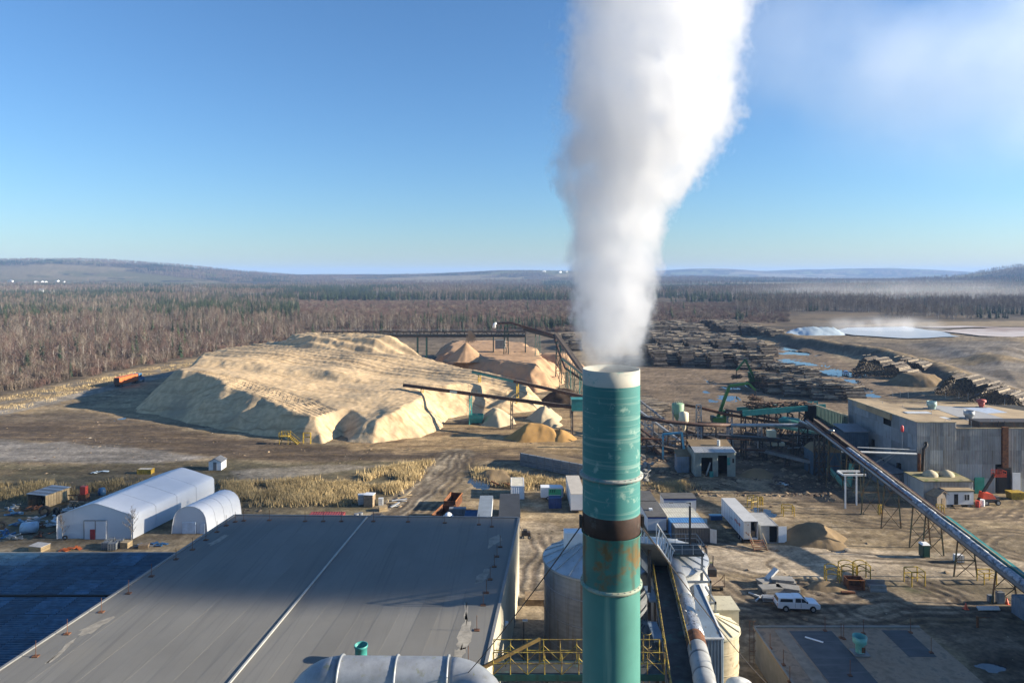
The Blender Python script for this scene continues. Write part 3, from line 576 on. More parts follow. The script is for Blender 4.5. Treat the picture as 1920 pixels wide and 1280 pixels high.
def tps(ctrl):
    C = np.array(ctrl, float)
    def f(x, y):
        num = 0; den = 0
        for cx, cy, cz in C:
            w_ = 1/(((x-cx)**2+(y-cy)**2)/400+.15)**1.6; num = num+w_*cz; den = den+w_
        return num/den
    return f
MAINP = [(-127, 233), (-105, 218), (-82, 204), (-60, 191.5), (-53, 191), (-50, 200), (-46, 193), (-38.6, 190), (-26, 197), (-21.8, 211), (-22, 224), (-14, 230), (0, 231), (9, 236), (13, 248), (7, 264), (-14, 290), (-32, 312), (-40, 330), (-60, 352), (-100, 368), (-135, 350), (-143, 300), (-136, 262), (-131, 240)]
def stripemask(x, y): return sstep(236, 246, y+.22*x)
lowt = tps([(-112, 240, 13.5), (-107, 232, 13), (-97, 232, 12.2), (-85, 220, 10), (-66, 212, 8.2), (-57, 204, 6.3), (-45, 196, 4), (-30, 204, 7.5), (-39, 228, 9.3), (-21, 240, 9), (3, 242, 6), (-60, 224, 8.6), (-75, 232, 10)])
uppt = tps([(-104, 262, 15.4), (-118, 270, 15.2), (-70, 250, 12.6), (-40, 240, 9.8), (-101, 282, 15), (-70, 280, 12.6), (-40, 265, 9.3), (-20, 270, 6.4), (-15, 255, 7.6), (3, 245, 6), (-90, 310, 13.5), (-60, 310, 11.8), (-110, 340, 13.5), (-40, 320, 9), (-70, 350, 11)])
RIDGE = [(-114, 322), (-96, 309), (-62, 303), (-44, 309), (-42, 326), (-66, 345), (-110, 348)]
def mainplat(x, y):
    e = sstep(-3.5, 3.5, (y-244.5)+.20*(x+70)*1.0+5*(fbm(x, y, 12, 3, 66)-.5)); b = lowt(x, y)*(1-e)+np.maximum(uppt(x, y), lowt(x, y))*e
    r = np.minimum(18.2+1.2*(fbm(x, y, 9, 3, 67)-.5), 11.5+.8*(polydist(x, y, RIDGE)+2*(fbm(x, y, 7, 3, 68)-.5))); 
    ld_, ls_, la_ = linedist(x, y, [(-112, 236), (-90, 226), (-66, 210), (-50, 196)]); rampm = sstep(7, 4.5, ld_); b = b*(1-rampm)+(b-.4+.22*np.sin(ls_*4.2)+.15*np.sin(ls_*9.1))*rampm
    return np.maximum(b, r)
pile('sawdust_pile', 'huge pale sawdust pile with flat striped top and grey shaded front slope', MAINP, mainplat, .97, .5, sawdust, stripes=(105, -40, 4.4, .5, stripemask), seed=4, gully=.9, rough=.45)
R2 = [(-44, 400), (-40, 330), (-28, 300), (-15.6, 286), (-4.3, 277), (8.6, 274), (17, 280), (22, 295), (23, 325), (18, 370), (5, 400)]
pile('chip_pile', 'flat topped reddish brown chip pile behind the big sawdust pile', R2, tps([(-30, 330, 9.5), (0, 300, 10.2), (10, 300, 9.5), (0, 360, 9.5), (-20, 300, 10), (18, 330, 9)]), .95, .75, chips, seed=14, gully=3.0, wob_=4)
cx_, cy_ = -20.5, 306
pile('chip_cone', 'smooth chip cone on the flat chip pile under the falling stream', [(cx_+8.5*math.cos(a), cy_+8.5*math.sin(a)) for a in np.linspace(0, 6.283, 17)[:-1]], 7.2, .85, .5, chips, seed=24, gully=.3, rough=.15, wob_=.4, zb=9.6)
def mound(name, label, cpx, rx, ry, h, m, seed, slope=.8, gully=1.2, step=.45, group=None, cat='pile'):
    c = W(*cpx); n = 14; r = random.Random(seed); pts = [(c.x+rx*r.uniform(.8, 1.15)*math.cos(6.283*i/n), c.y+ry*r.uniform(.8, 1.15)*math.sin(6.283*i/n)) for i in range(n)]
    return pile(name, label, pts, h, slope, step, m, seed=seed, gully=gully, rough=.4, wob_=1.0, group=group, cat=cat)
mound('sawdust_mound', 'low pale sawdust mound below the teal conveyor hopper', (930, 790), 7, 8, 4.2, sawgrey, 31)
mound('bark_pile', 'orange brown bark heap at the end of the sawdust yard near the chimney', (1008, 822), 9, 5.5, 6.4, orangedust, 32, .95)
mound('bark_pile', 'smaller tan bark heap touching the orange heap on its right', (1050, 822), 5, 4, 3.2, orangedust, 33)
mound('sawdust_mound', 'rounded grey sawdust mound behind the orange bark heap', (1020, 785), 6, 6, 6, sawgrey, 34)
mound('sawdust_mound', 'small ball shaped sawdust mound in front of the grey mound', (1035, 797), 3, 3, 3.2, sawgrey, 35)
mound('bark_pile', 'dark brown bark heap close behind the chimney on its left', (1060, 757), 10, 8, 6.5, darkheap, 36)
mound('chip_pile', 'tan chip heap with a lit side right of the reddish chip pile', (1040, 690), 16, 14, 7.5, chips, 37, step=.8)
mound('soil_heap', 'heap of dug brown soil beside the grey storage container', (1525, 1010), 6.2, 5.0, 2.9, soilpile, 38, .62, 1.8, .3)
mound('soil_heap', 'small sandy heap at the corner of the tin hut', (1420, 890), 4.5, 3.5, 1.8, soilpile, 39, .6)
mound('soil_heap', 'low dark heap of dirt beside the row of yellow gates', (1555, 1100), 3, 2, 1.1, soilpile, 40, .6, step=.3)
mound('bark_pile', 'loose bark heap spilled at the end of the long log stack', (1722, 720), 12, 10, 4.5, soilpile, 41, step=.8)
mound('soil_heap', 'rough heap of earth and roots right of the dirt track', (930, 893), 5, 3, 2.0, soilpile, 42, .7)
tarp = mat('blue_white_tarp', (.42, .50, .55), .4, 0, .2, .05, patch=.35, pcol=(.72, .75, .76), pscale=.06, rv=0)
mound('tarp_heap', 'pale blue tarpaulin covered heap beside the steaming pond', (1530, 627), 27, 9, 6.5, tarp, 43, .75, 1.5, 1.2, cat='covered heap')
# falling chips
def falling():
    r = random.Random(3); mb = MB(); a = D(880, 622, 308); b = Vector((cx_, cy_, 17))
    for i in range(2200):
        t = r.random()**.8; p = a.lerp(b, t)+Vector((r.gauss(0, .35+1.0*t)+1.6*math.sin(t*2.2), r.gauss(0, .5+.8*t), r.gauss(0, .4))); s = r.uniform(.12, .32)
        mb.add([p, p+Vector((s, 0, s*.3)), p+Vector((0, s, s))], [(0, 1, 2)])
    o = mb.build('falling_chips', chips); tag(o, 'stream of wood chips falling from the belt onto the cone', 'chips', kind='stuff')
falling()
# ------------------------------------------------------------------ log stacks
logm = [mat('grey_logs', (.155, .130, .105), .9, 0, .5, 1.1, rv=.15), mat('dark_logs', (.065, .052, .042), .9, 0, .5, 1.1, rv=.15), mat('pale_logs', (.33, .27, .195), .9, 0, .4, 1.1, rv=.15), mat('cut_log_ends', (.13, .095, .062), .9, 0, .6, 1.6, rv=.1)]
def logs_mesh(seed, L, H, ll=5.2, taper=6.0, loose=1.4):
    r = random.Random(seed); mb = MB(); dia = .42 if ll < 8 else .62; ny = int(L/dia); nz = int(H/(dia*.88))
    for j in range(nz):
        for i in range(ny):
            yy = -L/2+(i+.5*(j % 2)+.5)*dia; edge = min(yy+L/2, L/2-yy); top = H*min(1, .25+edge/taper)*(.82+.25*math.sin(yy*.23+seed)*.6+.12*math.sin(yy*.9))
            zz = (j+.5)*dia*.88
            if zz > top: continue
            deep = (top-zz > dia*1.4) and edge > 1.0
            rr = dia*.5*r.uniform(.75, 1.12); o = r.gauss(0, .28); t = r.gauss(0, .012); a = Vector((-ll/2+o, yy-ll*t/2, zz)); b = Vector((ll/2+o+r.gauss(0, .2), yy+ll*t/2, zz+r.gauss(0, .04)))
            if not deep: b.z += r.uniform(0, .1)
            x, y_, z = frame(a, b); n = 5; ph = r.uniform(0, 6); v = [q+x*(rr*math.cos(ph+6.283*k/n))+y_*(rr*math.sin(ph+6.283*k/n)) for q in (a, b) for k in range(n)]
            mb.k = r.choice((0, 0, 1, 1, 2)); mb.add(v, ([] if deep else [(k, (k+1)%n, n+(k+1)%n, n+k) for k in range(n)])); mb.k = 3 if r.random() < .6 else 1; mb.add(v, [(4, 3, 2, 1, 0), (5, 6, 7, 8, 9)])
    for i in range(int(L*loose)):
        yy = r.uniform(-L/2+2, L/2-2); q = Vector((r.uniform(-1.5, 1.5), yy, H*(.9+.25*math.sin(yy*.23+seed)*.6))); dv = Vector((1, r.uniform(-.35, .35), r.uniform(-.05, .1)))*r.uniform(1.5, 2.6); mb.k = r.choice((0, 2)); mb.tube(q-dv, q+dv, .17, .13, 5)
    mb.k = 1
    return mb.mesh('logs', logm)
LM = [logs_mesh(1, 44, 5.2, 5.2, 4), logs_mesh(2, 36, 4.6, 5.2, 4), logs_mesh(3, 30, 4.8, 5.2, 4), logs_mesh(4, 24, 4.2, 5.6, 4), logs_mesh(6, 27, 8.5, 12, 9, .2), logs_mesh(7, 20, 7.5, 11, 8, .2)]
def stack(px, py, k, rz, label, group, sx=1.0, sz=1.0, flip=False, sy=1.0):
    p = W(px, py); o = thing('log_stack', label, 'log stack', (p.x, p.y, -.1), rz, group); o.scale = (sx*(-1 if flip else 1), sy, sz); c = place(LM[k], 'logs', o); c['kind'] = 'stuff'; return o
r_ = random.Random(12)
gA = 'weathered log stacks at the back of the log yard'
for i, (px, py, k) in enumerate(((1222, 676, 0), (1246, 674, 1), (1270, 675, 0), (1296, 677, 1), (1322, 679, 0), (1349, 681, 2), (1376, 683, 1), (1401, 684, 2), (1424, 686, 3))):
    stack(px, py, k, R(-2), 'dark log stack, %s in the front row of the back log yard' % ORD[i], gA, 1.22, 1.6, i % 2, 1.2)
for i, (px, py, k) in enumerate(((1228, 645, 0), (1252, 645, 1), (1276, 646, 0), (1301, 647, 1), (1326, 648, 0), (1350, 650, 1), (1374, 652, 0), (1398, 655, 2), (1420, 660, 3))):
    stack(px, py, k, R(-2), 'dark log stack, %s in the middle row of the back log yard' % ORD[i], gA, 1.5, 1.55, i % 2, 2.0)
for i, (px, py, k) in enumerate(((1225, 622, 0), (1250, 620, 1), (1275, 622, 0), (1300, 623, 1), (1345, 620, 0), (1372, 620, 0), (1398, 624, 2), (1420, 628, 3), (1440, 632, 3))):
    stack(px, py, k, R(-2), 'dark log stack, %s in the farthest row by the scrub' % ORD[i], gA, 1.8, 1.6, i % 2, 2.1)
gB = 'fresh log stacks between the loader and the mill'
for i, (px, py, k) in enumerate(((1437, 727, 2), (1462, 729, 1), (1487, 731, 2), (1512, 735, 1), (1537, 738, 2), (1562, 741, 3), (1585, 745, 3))):
    stack(px, py, k, R(-6), 'long brown log stack, %s of those between loader and mill' % ORD[i], gB, 1.12, 1.3, i % 2)
for i, (px, py, k) in enumerate(((1462, 702, 3), (1486, 704, 3), (1508, 708, 3))):
    stack(px, py, k, R(-4), 'short brown log stack, %s of three behind the long stacks' % ORD[i], gB, 1.15, 1.25)
stack(1662, 704, 4, R(37), 'large log stack with dark round ends facing left across the yard', None); stack(1712, 700, 5, R(37), 'smaller log stack with a reddish end behind the bark heap', None)
stack(1836, 745, 4, R(37), 'log stack behind the mill roof at the far right', None); stack(1882, 765, 5, R(37), 'partly hidden log stack right behind the mill roof edge', None)
for i, (px, py, k) in enumerate(((1206, 772, 3), (1218, 760, 3))):
    stack(px, py, k, R(8), ('low scattered log stack just right of the chimney, the nearer one', 'low scattered log stack just right of the chimney, the farther one')[i], 'low log stacks beside the chimney', 1.3, .55)
for i, (px, py, k) in enumerate(((1078, 652, 1), (1064, 640, 2))):
    stack(px, py, k, R(-2), ('dark log stack just left of the steam behind the conveyors, nearer one', 'dark log stack just left of the steam behind the conveyors, farther one')[i], 'log stacks left of the steam', 1.2, 1.2)
# ------------------------------------------------------------------ warehouse
roofm = mat('grey_roof_membrane', (.158, .152, .136), .8, 0, .12, .10, streak=.5, scol=(.122, .118, .108), sdir=(2.6, .045, 1), rv=.05, patch=.25, pcol=(.17, .16, .138), pscale=.09)
creamwall = mat('cream_wall_sheet', (.42, .38, .29), .7, 0, .12, .5, streak=.3, scol=(.30, .24, .17))
rz_ = 11.0
A = W(973, 975, rz_); B = W(440, 970, rz_); Lf = W(0, 1262, rz_); Rf = W(905, 1280, rz_)
Ln = B+(Lf-B)*1.75; Rn = A+(Rf-A)*1.75
wh = thing('warehouse', 'large low grey flat roofed warehouse with a seam down its roof', 'warehouse', ((A.x+B.x)/2, 65, 0))
mb = MB(); n = 14
mb.prism([Rn, A, B, Ln], (0, 0, .33)); mb.build('roof', roofm, wh)
rf = wh.children[0]; NS = 21
for i in range(NS):      # membrane sheets laid from the far edge to the near edge, each lapping the next
    f0, f1 = i/NS, (i+1)/NS+.0012; l = .345+.011*(i % 2); mb = MB(); mb.prism([A.lerp(B, f0)+Vector((0, 0, .331)), A.lerp(B, f1)+Vector((0, 0, .331)), Rn.lerp(Ln, f1)+Vector((0, 0, .331)), Rn.lerp(Ln, f0)+Vector((0, 0, .331))], (0, 0, l-.331)); mb.build('roof_sheet', roofm, rf)
sA = W(688, 974, rz_); sB = W(437, 1280, rz_); sd2 = (sB-sA)
mb = MB(); mb.beam(sA+Vector((0, 0, .42)), sA+sd2*1.6+Vector((0, 0, .42)), .20, .14); mb.build('roof_seam', mat('pale_flashing', (.30, .30, .28), .6, 0, .15, 1), rf)
mb = MB()
for p, q in ((A, B), (B, Ln), (A, Rn)): mb.beam(p+Vector((0, 0, .40)), q+Vector((0, 0, .40)), .30, .16)
mb.build('roof_edge_trim', mat('grey_edge_trim', (.17, .17, .165), .6, 0, .12, 1), rf)
for i in range(16):      # right hand wall, sheet by sheet
    p = A+(Rn-A)*(i/16); q = A+(Rn-A)*((i+1)/16); mb = MB(); mb.corr((p.x, p.y, 0), (q.x-p.x, q.y-p.y, 0), (0, 0, rz_-.02), 8, .06, (1, 0, 0)); mb.build('wall_panel', creamwall, wh)
mb = MB(); mb.quad((A.x-.1, A.y-.1, 0), (B.x+.1, B.y-.1, 0), (B.x+.1, B.y-.1, rz_), (A.x-.1, A.y-.1, rz_)); mb.quad((B.x+.1, B.y, 0), (Ln.x+.1, Ln.y, 0), (Ln.x+.1, Ln.y, rz_), (B.x+.1, B.y, rz_)); mb.build('wall', creamwall, wh)
mb = MB(); p = A+(Rn-A)*.12; mb.box(p.x+.1, p.x+.16, p.y-.6, p.y+.6, 0, 2.3); mb.build('door', white, wh)
mb = MB(); p = A+(Rn-A)*.30; mb.cb((p.x+.25, p.y, 6.6), (.4, .5, .35)); mb.build('wall_lamp', white, wh)
mb = MB(); mb.tube((p.x+.2, p.y+3, 0), (p.x+.2, p.y+3, 9), .08, n=6); mb.build('drain_pipe', dsteel, wh)
# safety posts on the roof
pm = MB(); pm.tube((0, 0, .05), (0, 0, 1.5), .03, n=6); pm.cb((0, 0, .04), (.55, .45, .08)); postm = pm.mesh('post', rust)
roofposts = [(67, 1230), (126, 1188), (190, 1147), (241, 1112), (284, 1080), (330, 1048), (361, 1030), (386, 1012), (407, 997), (424, 985), (441, 978), (457, 976), (505, 975), (572, 977), (606, 977), (640, 977), (700, 977), (765, 978), (834, 980), (898, 983), (922, 987), (938, 1025), (932, 1043), (927, 1062), (919, 1086), (912, 1111), (906, 1134), (894, 1181), (878, 1240)]
for px, py in roofposts:
    p = W(px, py, rz_+.35); o = place(postm, 'post', rf, p-Vector(wh.location))
# dusty stains with a shape of their own
stain = mat('pale_dust_stain', (.255, .232, .19), .9, 0, .3, 1.5, rv=.1)
def blob(pts_px, z, name, m, parent, seed=1, lift=.006):
    pts = [W(a, b, z) for a, b in pts_px]; o2 = []; r = random.Random(seed)
    for i in range(len(pts)):
        a = pts[i]; b = pts[(i+1)%len(pts)]
        for k in range(4): o2.append(a.lerp(b, k/4)+Vector((r.uniform(-.18, .18), r.uniform(-.3, .3), 0)))
    mb = MB(); c = sum(pts, Vector())/len(pts); mb.add([c+Vector((0, 0, lift))]+[p+Vector((0, 0, lift)) for p in o2], [(0, i+1, (i+1)%len(o2)+1) for i in range(len(o2))]); return mb.build(name, m, parent)
zt = rz_+.358
for k, b in enumerate((((862, 1178), (872, 1160), (880, 1165), (884, 1195), (878, 1212), (866, 1218), (856, 1210)), ((872, 1130), (876, 1128), (876, 1160), (872, 1160)), ((915, 1010), (935, 1001), (940, 1012), (925, 1022), (914, 1028)), ((895, 1080), (915, 1064), (918, 1074), (905, 1090), (890, 1096)), ((150, 1180), (215, 1152), (212, 1158), (170, 1186), (145, 1192)), ((80, 1245), (140, 1195), (138, 1205), (95, 1240)), ((850, 1218), (876, 1214), (868, 1230), (852, 1245)), ((390, 1018), (425, 1001), (428, 1004), (396, 1022)))):
    blob(b, zt, 'dust_stain', stain, rf, k)
# teal vent pipe and the big grey duct above the near end of the roof
vp = thing('vent_pipe', 'short teal vent pipe open at the top behind the grey duct', 'vent pipe', W(677, 1238, zt)); c = vp.location
mb = MB(); mb.lathe([(.52, 0), (.52, 1.25), (.62, 1.3), (.62, 1.5), (.56, 1.5), (.54, .4)], 24, (c.x, c.y)); mb.v = [(a, b, q+c.z) for a, b, q in mb.v]; mb.build('pipe', teal, vp, True)
mb = MB(); mb.cb((c.x, c.y, c.z+.05), (1.6, 1.6, .1)); mb.build('base_plate', greymet, vp)
ductm = mat('dull_aluminium_cladding', (.27, .285, .30), .5, .3, .25, .7, streak=.35, scol=(.20, .20, .17), sdir=(1.2, 1.2, .3), patch=.12, pcol=(.22, .23, .15), pscale=1.1)
dz = 14.6; P0 = D(640, 1268, 56); P1 = D(840, 1272, 56)
du = thing('grey_duct', 'large grey sheet metal duct with elbows across the near warehouse roof', 'duct', (P0.x, P0.y, rz_+.35))
rr = 1.65; pts = []
for i in range(9):
    a = math.pi/2*i/8; pts.append(P0+Vector((-3.0*math.sin(math.pi/2-a)*1.0, 0, -3.2+3.2*math.sin(a))) if False else P0+Vector((-3.1*math.cos(a), -.2, -3.1*(1-math.sin(a)))))
pts2 = [P1+Vector((3.4*math.sin(math.pi/2*i/8), -2.8*(1-math.cos(math.pi/2*i/8)), -1.2*(1-math.cos(math.pi/2*i/8)))) for i in range(9)]
mb = MB(); mb.path([pts[0]-Vector((0, 0, 1.4))]+pts, rr, 28); mb.build('elbow', ductm, du, True)
mb = MB(); mb.tube(P0+Vector((0.02, -.2, 0)), P1-Vector((.02, 0, 0)), rr, n=28, caps=False); mb.build('straight_section', ductm, du, True)
mb = MB(); mb.path(pts2+[pts2[-1]+Vector((.25, -4, -2.2))], rr*.98, 28); mb.build('elbow', ductm, du, True)
for t in (.0, .52, 1.0):
    q = P0.lerp(P1, t); mb = MB(); mb.tube(q+Vector((-.09, -.2*(1-t), 0)), q+Vector((.09, -.2*(1-t), 0)), rr+.13, n=28); mb.build('flange', ductm, du, True)
# ------------------------------------------------------------------ blue lower roof
bluesheet = mat('blue_corrugated_sheet', (.034, .085, .135), .5, .1, .5, .9, streak=.6, scol=(.075, .14, .19), sdir=(.6, 2.5, 1), rv=.35)
lb = thing('lower_shed', 'dark blue corrugated shed roof left of the grey warehouse', 'shed', (-60, 80, 0))
zb_ = 6.0; far = 100.5
for j in range(9):
    y1 = far-j*4.4-(.5 if j >= 3 else 0); y0 = y1-4.36
    for i in range(9):
        xr = B.x-.4+(y1-B.y)*.131-i*3.9; xl = xr-3.84
        mb = MB(); mb.corr((xl, y0, zb_+rnd.uniform(0, .03)), (0, y1-y0, 0), (xr-xl, 0, 0), 9, .10, (0, 0, 1)); mb.build('roof_sheet', bluesheet, lb)
mb = MB(); mb.box(-82, B.x-.8, far-40, far-.1, zb_-.5, zb_-.03); mb.build('roof_deck', dark, lb)
mb = MB(); mb.box(-82, B.x-.9, far-39.9, far-.2, 0, zb_-.5); mb.build('wall', mat('blue_wall_sheet', (.03, .06, .10), .6, 0, .2, 1), lb)
mb = MB(); mb.beam((-77, far+.05, zb_+.05), (B.x-.4, far+.05, zb_+.05), .15); mb.build('edge_flashing', mat('pale_flashing', ()), lb)
mb = MB(); mb.box(-82, B.x-1.6, far-13.65, far-13.25, zb_, zb_+.16); mb.build('ridge_gutter', dark, lb)
# ------------------------------------------------------------------ near right flat roof
gravel = mat('gravel_roof', (.26, .195, .135), .95, 0, .35, .7, bump=.6, bscale=5, patch=.3, pcol=(.17, .135, .10), pscale=.7, rv=0)
fr = thing('flat_roof_building', 'low concrete building with gravel roof and posts at the bottom right', 'building', (39.5, 70, 0))
mb = MB(); mb.box(29.3, 49.5, 52, 83, 4.0, 4.2); mb.build('roof', gravel, fr); fro = fr.children[0]
mb = MB(); mb.box(29.5, 49.3, 52.2, 82.8, 0, 4.0); mb.build('wall', concrete, fr)
mb = MB(); mb.box(29.3, 49.5, 82.8, 83.05, 4.2, 4.36); mb.box(29.28, 29.5, 52, 82.8, 4.2, 4.36); mb.build('parapet', concrete, fr)
rooftone = mat('dark_roof_tone', (.055, .060, .066), .7, 0, .25, .6, streak=.5, scol=(.09, .095, .10), sdir=(.15, 2.5, 1), rv=.2)  # dark tone for shade laid on the gravel roof
mb = MB(); mb.box(33.3, 38.4, 55, 82.0, 4.2, 4.225); mb.build('light_shade_strip', rooftone, fro)  # band of shade drawn as a dark strip
mb = MB(); mb.box(31.6, 33.0, 55, 82.3, 4.2, 4.222); mb.build('light_shade_strip', mat('lit_strip_tone', (.22, .19, .15), .9, 0, .25, 1), fro)  # lighter band beside the shade, drawn as a paler strip
mb = MB(); mb.box(44.5, 47.6, 76.5, 82.2, 4.2, 4.226); mb.build('dark_patch', rooftone, fro)
mb = MB(); mb.beam((34.6, 80.6, 4.27), (36.2, 79.4, 4.27), .2, .08); mb.build('loose_board', white, fro)
pm = MB(); pm.tube((0, 0, 0), (0, 0, 1.7), .035, n=6); pm.cb((0, 0, .05), (.4, .4, .1)); pm2 = pm.mesh('post', rust)
for px, py in ((1547, 1182), (1577, 1195), (1582, 1197), (1619, 1187), (1707, 1185), (1746, 1223), (1444, 1215), (1469, 1246), (1481, 1278), (1594, 1266)): place(pm2, 'post', fro, W(px, py, 4.2)-Vector(fr.location))
hv = thing('roof_hopper', 'teal bucket shaped roof vent standing on the gravel roof', 'roof vent', W(1612, 1224, 4.23)); c = hv.location
mb = MB(); mb.lathe([(.45, .15), (.45, 1.0), (.74, 1.25), (.78, 1.95), (.72, 1.95), (.66, 1.3), (.4, 1.05)], 24); mb.build('bucket', mat('faded_teal', (.12, .36, .32), .6, 0, .2, 1, patch=.3, pcol=(.5, .5, .45)), hv, True, False)
mb = MB(); mb.cb((0, 0, .08), (1.7, 1.5, .16)); mb.build('base_plate', greymet, hv, False, False)
mb = MB(); mb.cb((.2, -.46, .6), (.4, .05, .6)); mb.build('rust_hatch', rust, hv, False, False)
# ------------------------------------------------------------------ tents
fabric = mat('white_tent_fabric', (.66, .68, .70), .55, 0, .05, .25, streak=.15, scol=(.52, .54, .56), rv=0)
def tent(name, label, nl, nr, fl, fr_, prof, doors, ridge=.0):
    # prof: (t across 0..1, height) outline of one end
    nl, nr, fl, fr_ = [Vector(p) for p in (nl, nr, fl, fr_)]; base = (nl+nr+fl+fr_)/4; base.z = 0; t_ = thing(name, label, 'tent', base); mb = MB(); n = len(prof); K = 15
    for k in range(K):
        s = k/(K-1); a = nl.lerp(fl, s); b = nr.lerp(fr_, s); sag = .06*abs(math.sin(s*math.pi*7))
        for (q, h) in prof: mb.v.append(tuple(a.lerp(b, q)+Vector((0, 0, h-sag*(h > .3)*.5))))
    for k in range(K-1):
        for i in range(n-1): mb.f.append((k*n+i, k*n+i+1, (k+1)*n+i+1, (k+1)*n+i)); mb.m.append(0)
    mb.build('cover', fabric, t_, True)
    for a, b, nm in ((nl, nr, 'front_wall'), (fl, fr_, 'rear_wall')):
        mb = MB(); ins = (fl-nl).normalized()*(.12 if nm == 'front_wall' else -.12); mb.add([a.lerp(b, q)+ins+Vector((0, 0, h)) for q, h in prof], [tuple(range(n))]); mb.build(nm, fabric, t_)
    for k in (0, 3.5, 7, 10.5, 14):
        s = k/14; a = nl.lerp(fl, s); b = nr.lerp(fr_, s); mb = MB(); mb.path([a.lerp(b, .5+(q-.5)*1.004)+Vector((0, 0, h-.01)) for q, h in prof], .04, 5); mb.build('rib', fabric, t_)
    e = (nr-nl).normalized(); off = (nl-fl).normalized()
    for q0, q1, h0, h1, m, nm in doors:
        a = nl.lerp(nr, q0)-off*.04; b = nl.lerp(nr, q1)-off*.04; mb = MB(); mb.prism([a+Vector((0, 0, h0)), b+Vector((0, 0, h0)), b+Vector((0, 0, h1)), a+Vector((0, 0, h1))], off*(.22 if nm == 'red_door' else .12)); mb.build(nm, m, t_)
        if nm == 'door_leaf':
            d_ = t_.children[-1]; mb = MB(); o_ = off*.10
            mb.beam(a+o_+Vector((0, 0, h1)), b+o_+Vector((0, 0, h1)), .12); mb.beam(a+o_, a+o_+Vector((0, 0, h1)), .12); mb.build('frame', greymet, d_)
    return t_
prof = [(0, 0), (-.004, 2.0), (.0, 3.9), (.03, 4.35), (.12, 4.75), (.30, 5.6), (.46, 6.25), (.5, 6.35), (.54, 6.25), (.70, 5.6), (.88, 4.75), (.97, 4.35), (1.0, 3.9), (1.004, 2.0), (1, 0)]
n_l, n_r = W(107, 1010), W(249, 1010); dv = Vector((4.6, 22.5, 0))
tent('fabric_tent', 'large white fabric storage tent with a red door in its gable', n_l, n_r, n_l+dv, n_r+dv, prof, [(.36, .505, 0, 3.3, fabric, 'door_leaf'), (.51, .65, 0, 3.3, fabric, 'door_leaf'), (.445, .508, 0, 1.75, mat('dark_red_door', (.28, .03, .035), .5), 'red_door')])
prof2 = [(0, 0), (.02, 1.6), (.06, 3.0), (.12, 3.8), (.22, 4.45), (.35, 4.85), (.5, 5.0), (.65, 4.85), (.78, 4.45), (.88, 3.8), (.94, 3.0), (.98, 1.6), (1, 0)]
n_l, n_r = W(322, 1000), W(389, 1000); dv = Vector((2.4, 9.5, 0))
tent('arched_tent', 'small arched white fabric shelter right of the large tent', n_l, n_r, n_l+dv, n_r+dv, prof2, [(.30, .67, 0, 2.1, mat('pale_blue_door', (.45, .55, .66), .5), 'roller_door'), (.80, .93, 0, 1.9, mat('pale_blue_door', ()), 'side_door')])
# ------------------------------------------------------------------ white shed
def shed(name, label, c, w_, d_, h, hr, wm, rm, cat='shed', rz=0, doorm=None, group=None):
    t_ = thing(name, label, cat, c, rz, group); mb = MB(); x = w_/2; y = d_/2
    mb.add([(-x, -y, 0), (x, -y, 0), (x, y, 0), (-x, y, 0), (-x, -y, h), (x, -y, h), (x, y, h), (-x, y, h), (0, -y, h+hr), (0, y, h+hr)], [(0, 1, 5, 8, 4), (1, 2, 6, 5), (2, 3, 7, 9, 6), (3, 0, 4, 7)]); mb.build('wall', wm, t_, False, False)
    mb = MB(); k = 1.12
    for s in (-1, 1):
        a = Vector((s*x*k, -y*k, h-hr*.12)); b = Vector((0, -y*k, h+hr+.02)); mb.prism([a, b, b+Vector((0, 2*y*k, 0)), a+Vector((0, 2*y*k, 0))], (0, 0, .09))
    mb.build('roof', rm, t_, False, False)
    mb = MB(); mb.box(-.4, .4, -y-.05, -y-.005, .05, 1.95); mb.build('door', doorm or greymet, t_, False, False); return t_
shed('garden_shed', 'small white shed with grey gable roof behind the big tent', W(408, 878), 3.0, 3.0, 2.0, .75, white, greymet)
# ------------------------------------------------------------------ chimney
CX, CY = (1146-960)*36/1280., 36.0
def cz_(py): return CAMZ-(py-HOR)*(CY-1.4)/FPX
stackpaint = mat('chimney_teal_paint', (.036, .165, .155), .7, 0, .16, .5, streak=.55, scol=(.19, .30, .26), sdir=(.22, .22, 6.0), patch=.14, pcol=(.22, .33, .28), pscale=1.3, rv=.06)
stackworn = mat('chimney_stained_teal', (.045, .17, .145), .6, 0, .25, .6, streak=.75, scol=(.055, .045, .022), sdir=(2.0, 2.0, .12), patch=.45, pcol=(.17, .105, .035), pscale=.8, rv=0)
stackfade = mat('chimney_faded_teal', (.060, .195, .165), .55, 0, .15, .4, streak=.35, scol=(.22, .36, .26), sdir=(1.6, 1.6, .08), rv=0)
rimm = mat('chipped_white_rim', (.40, .38, .32), .7, 0, .12, .8, streak=.2, scol=(.25, .30, .26), sdir=(.6, .6, 5), patch=.12, pcol=(.07, .25, .23), pscale=1.2)
rustband = mat('burnt_rust_band', (.040, .022, .016), .75, .2, .5, .9, streak=.4, scol=(.11, .055, .03), patch=.2, pcol=(.10, .095, .085), pscale=1.0)
ch = thing('chimney', 'tall teal painted steel chimney with white rim and rusty band', 'chimney', (CX, CY, 0)); c0 = (CX, CY); NR = 64
zt_, zr, z1, z2, z3, z4 = 42.05, cz_(727), cz_(902), cz_(975), cz_(1012), cz_(1112)
mb = MB(); mb.lathe([(1.50, zr), (1.50, zt_), (1.46, zt_), (1.44, zt_-5), (1.40, zt_-7)], NR, c0); mb.build('rim', rimm, ch, True)
mb = MB(); mb.lathe([(1.502, z1), (1.502, (z1+zr)/2), (1.502, zr)], NR, c0); mb.build('upper_shell', stackpaint, ch, True)
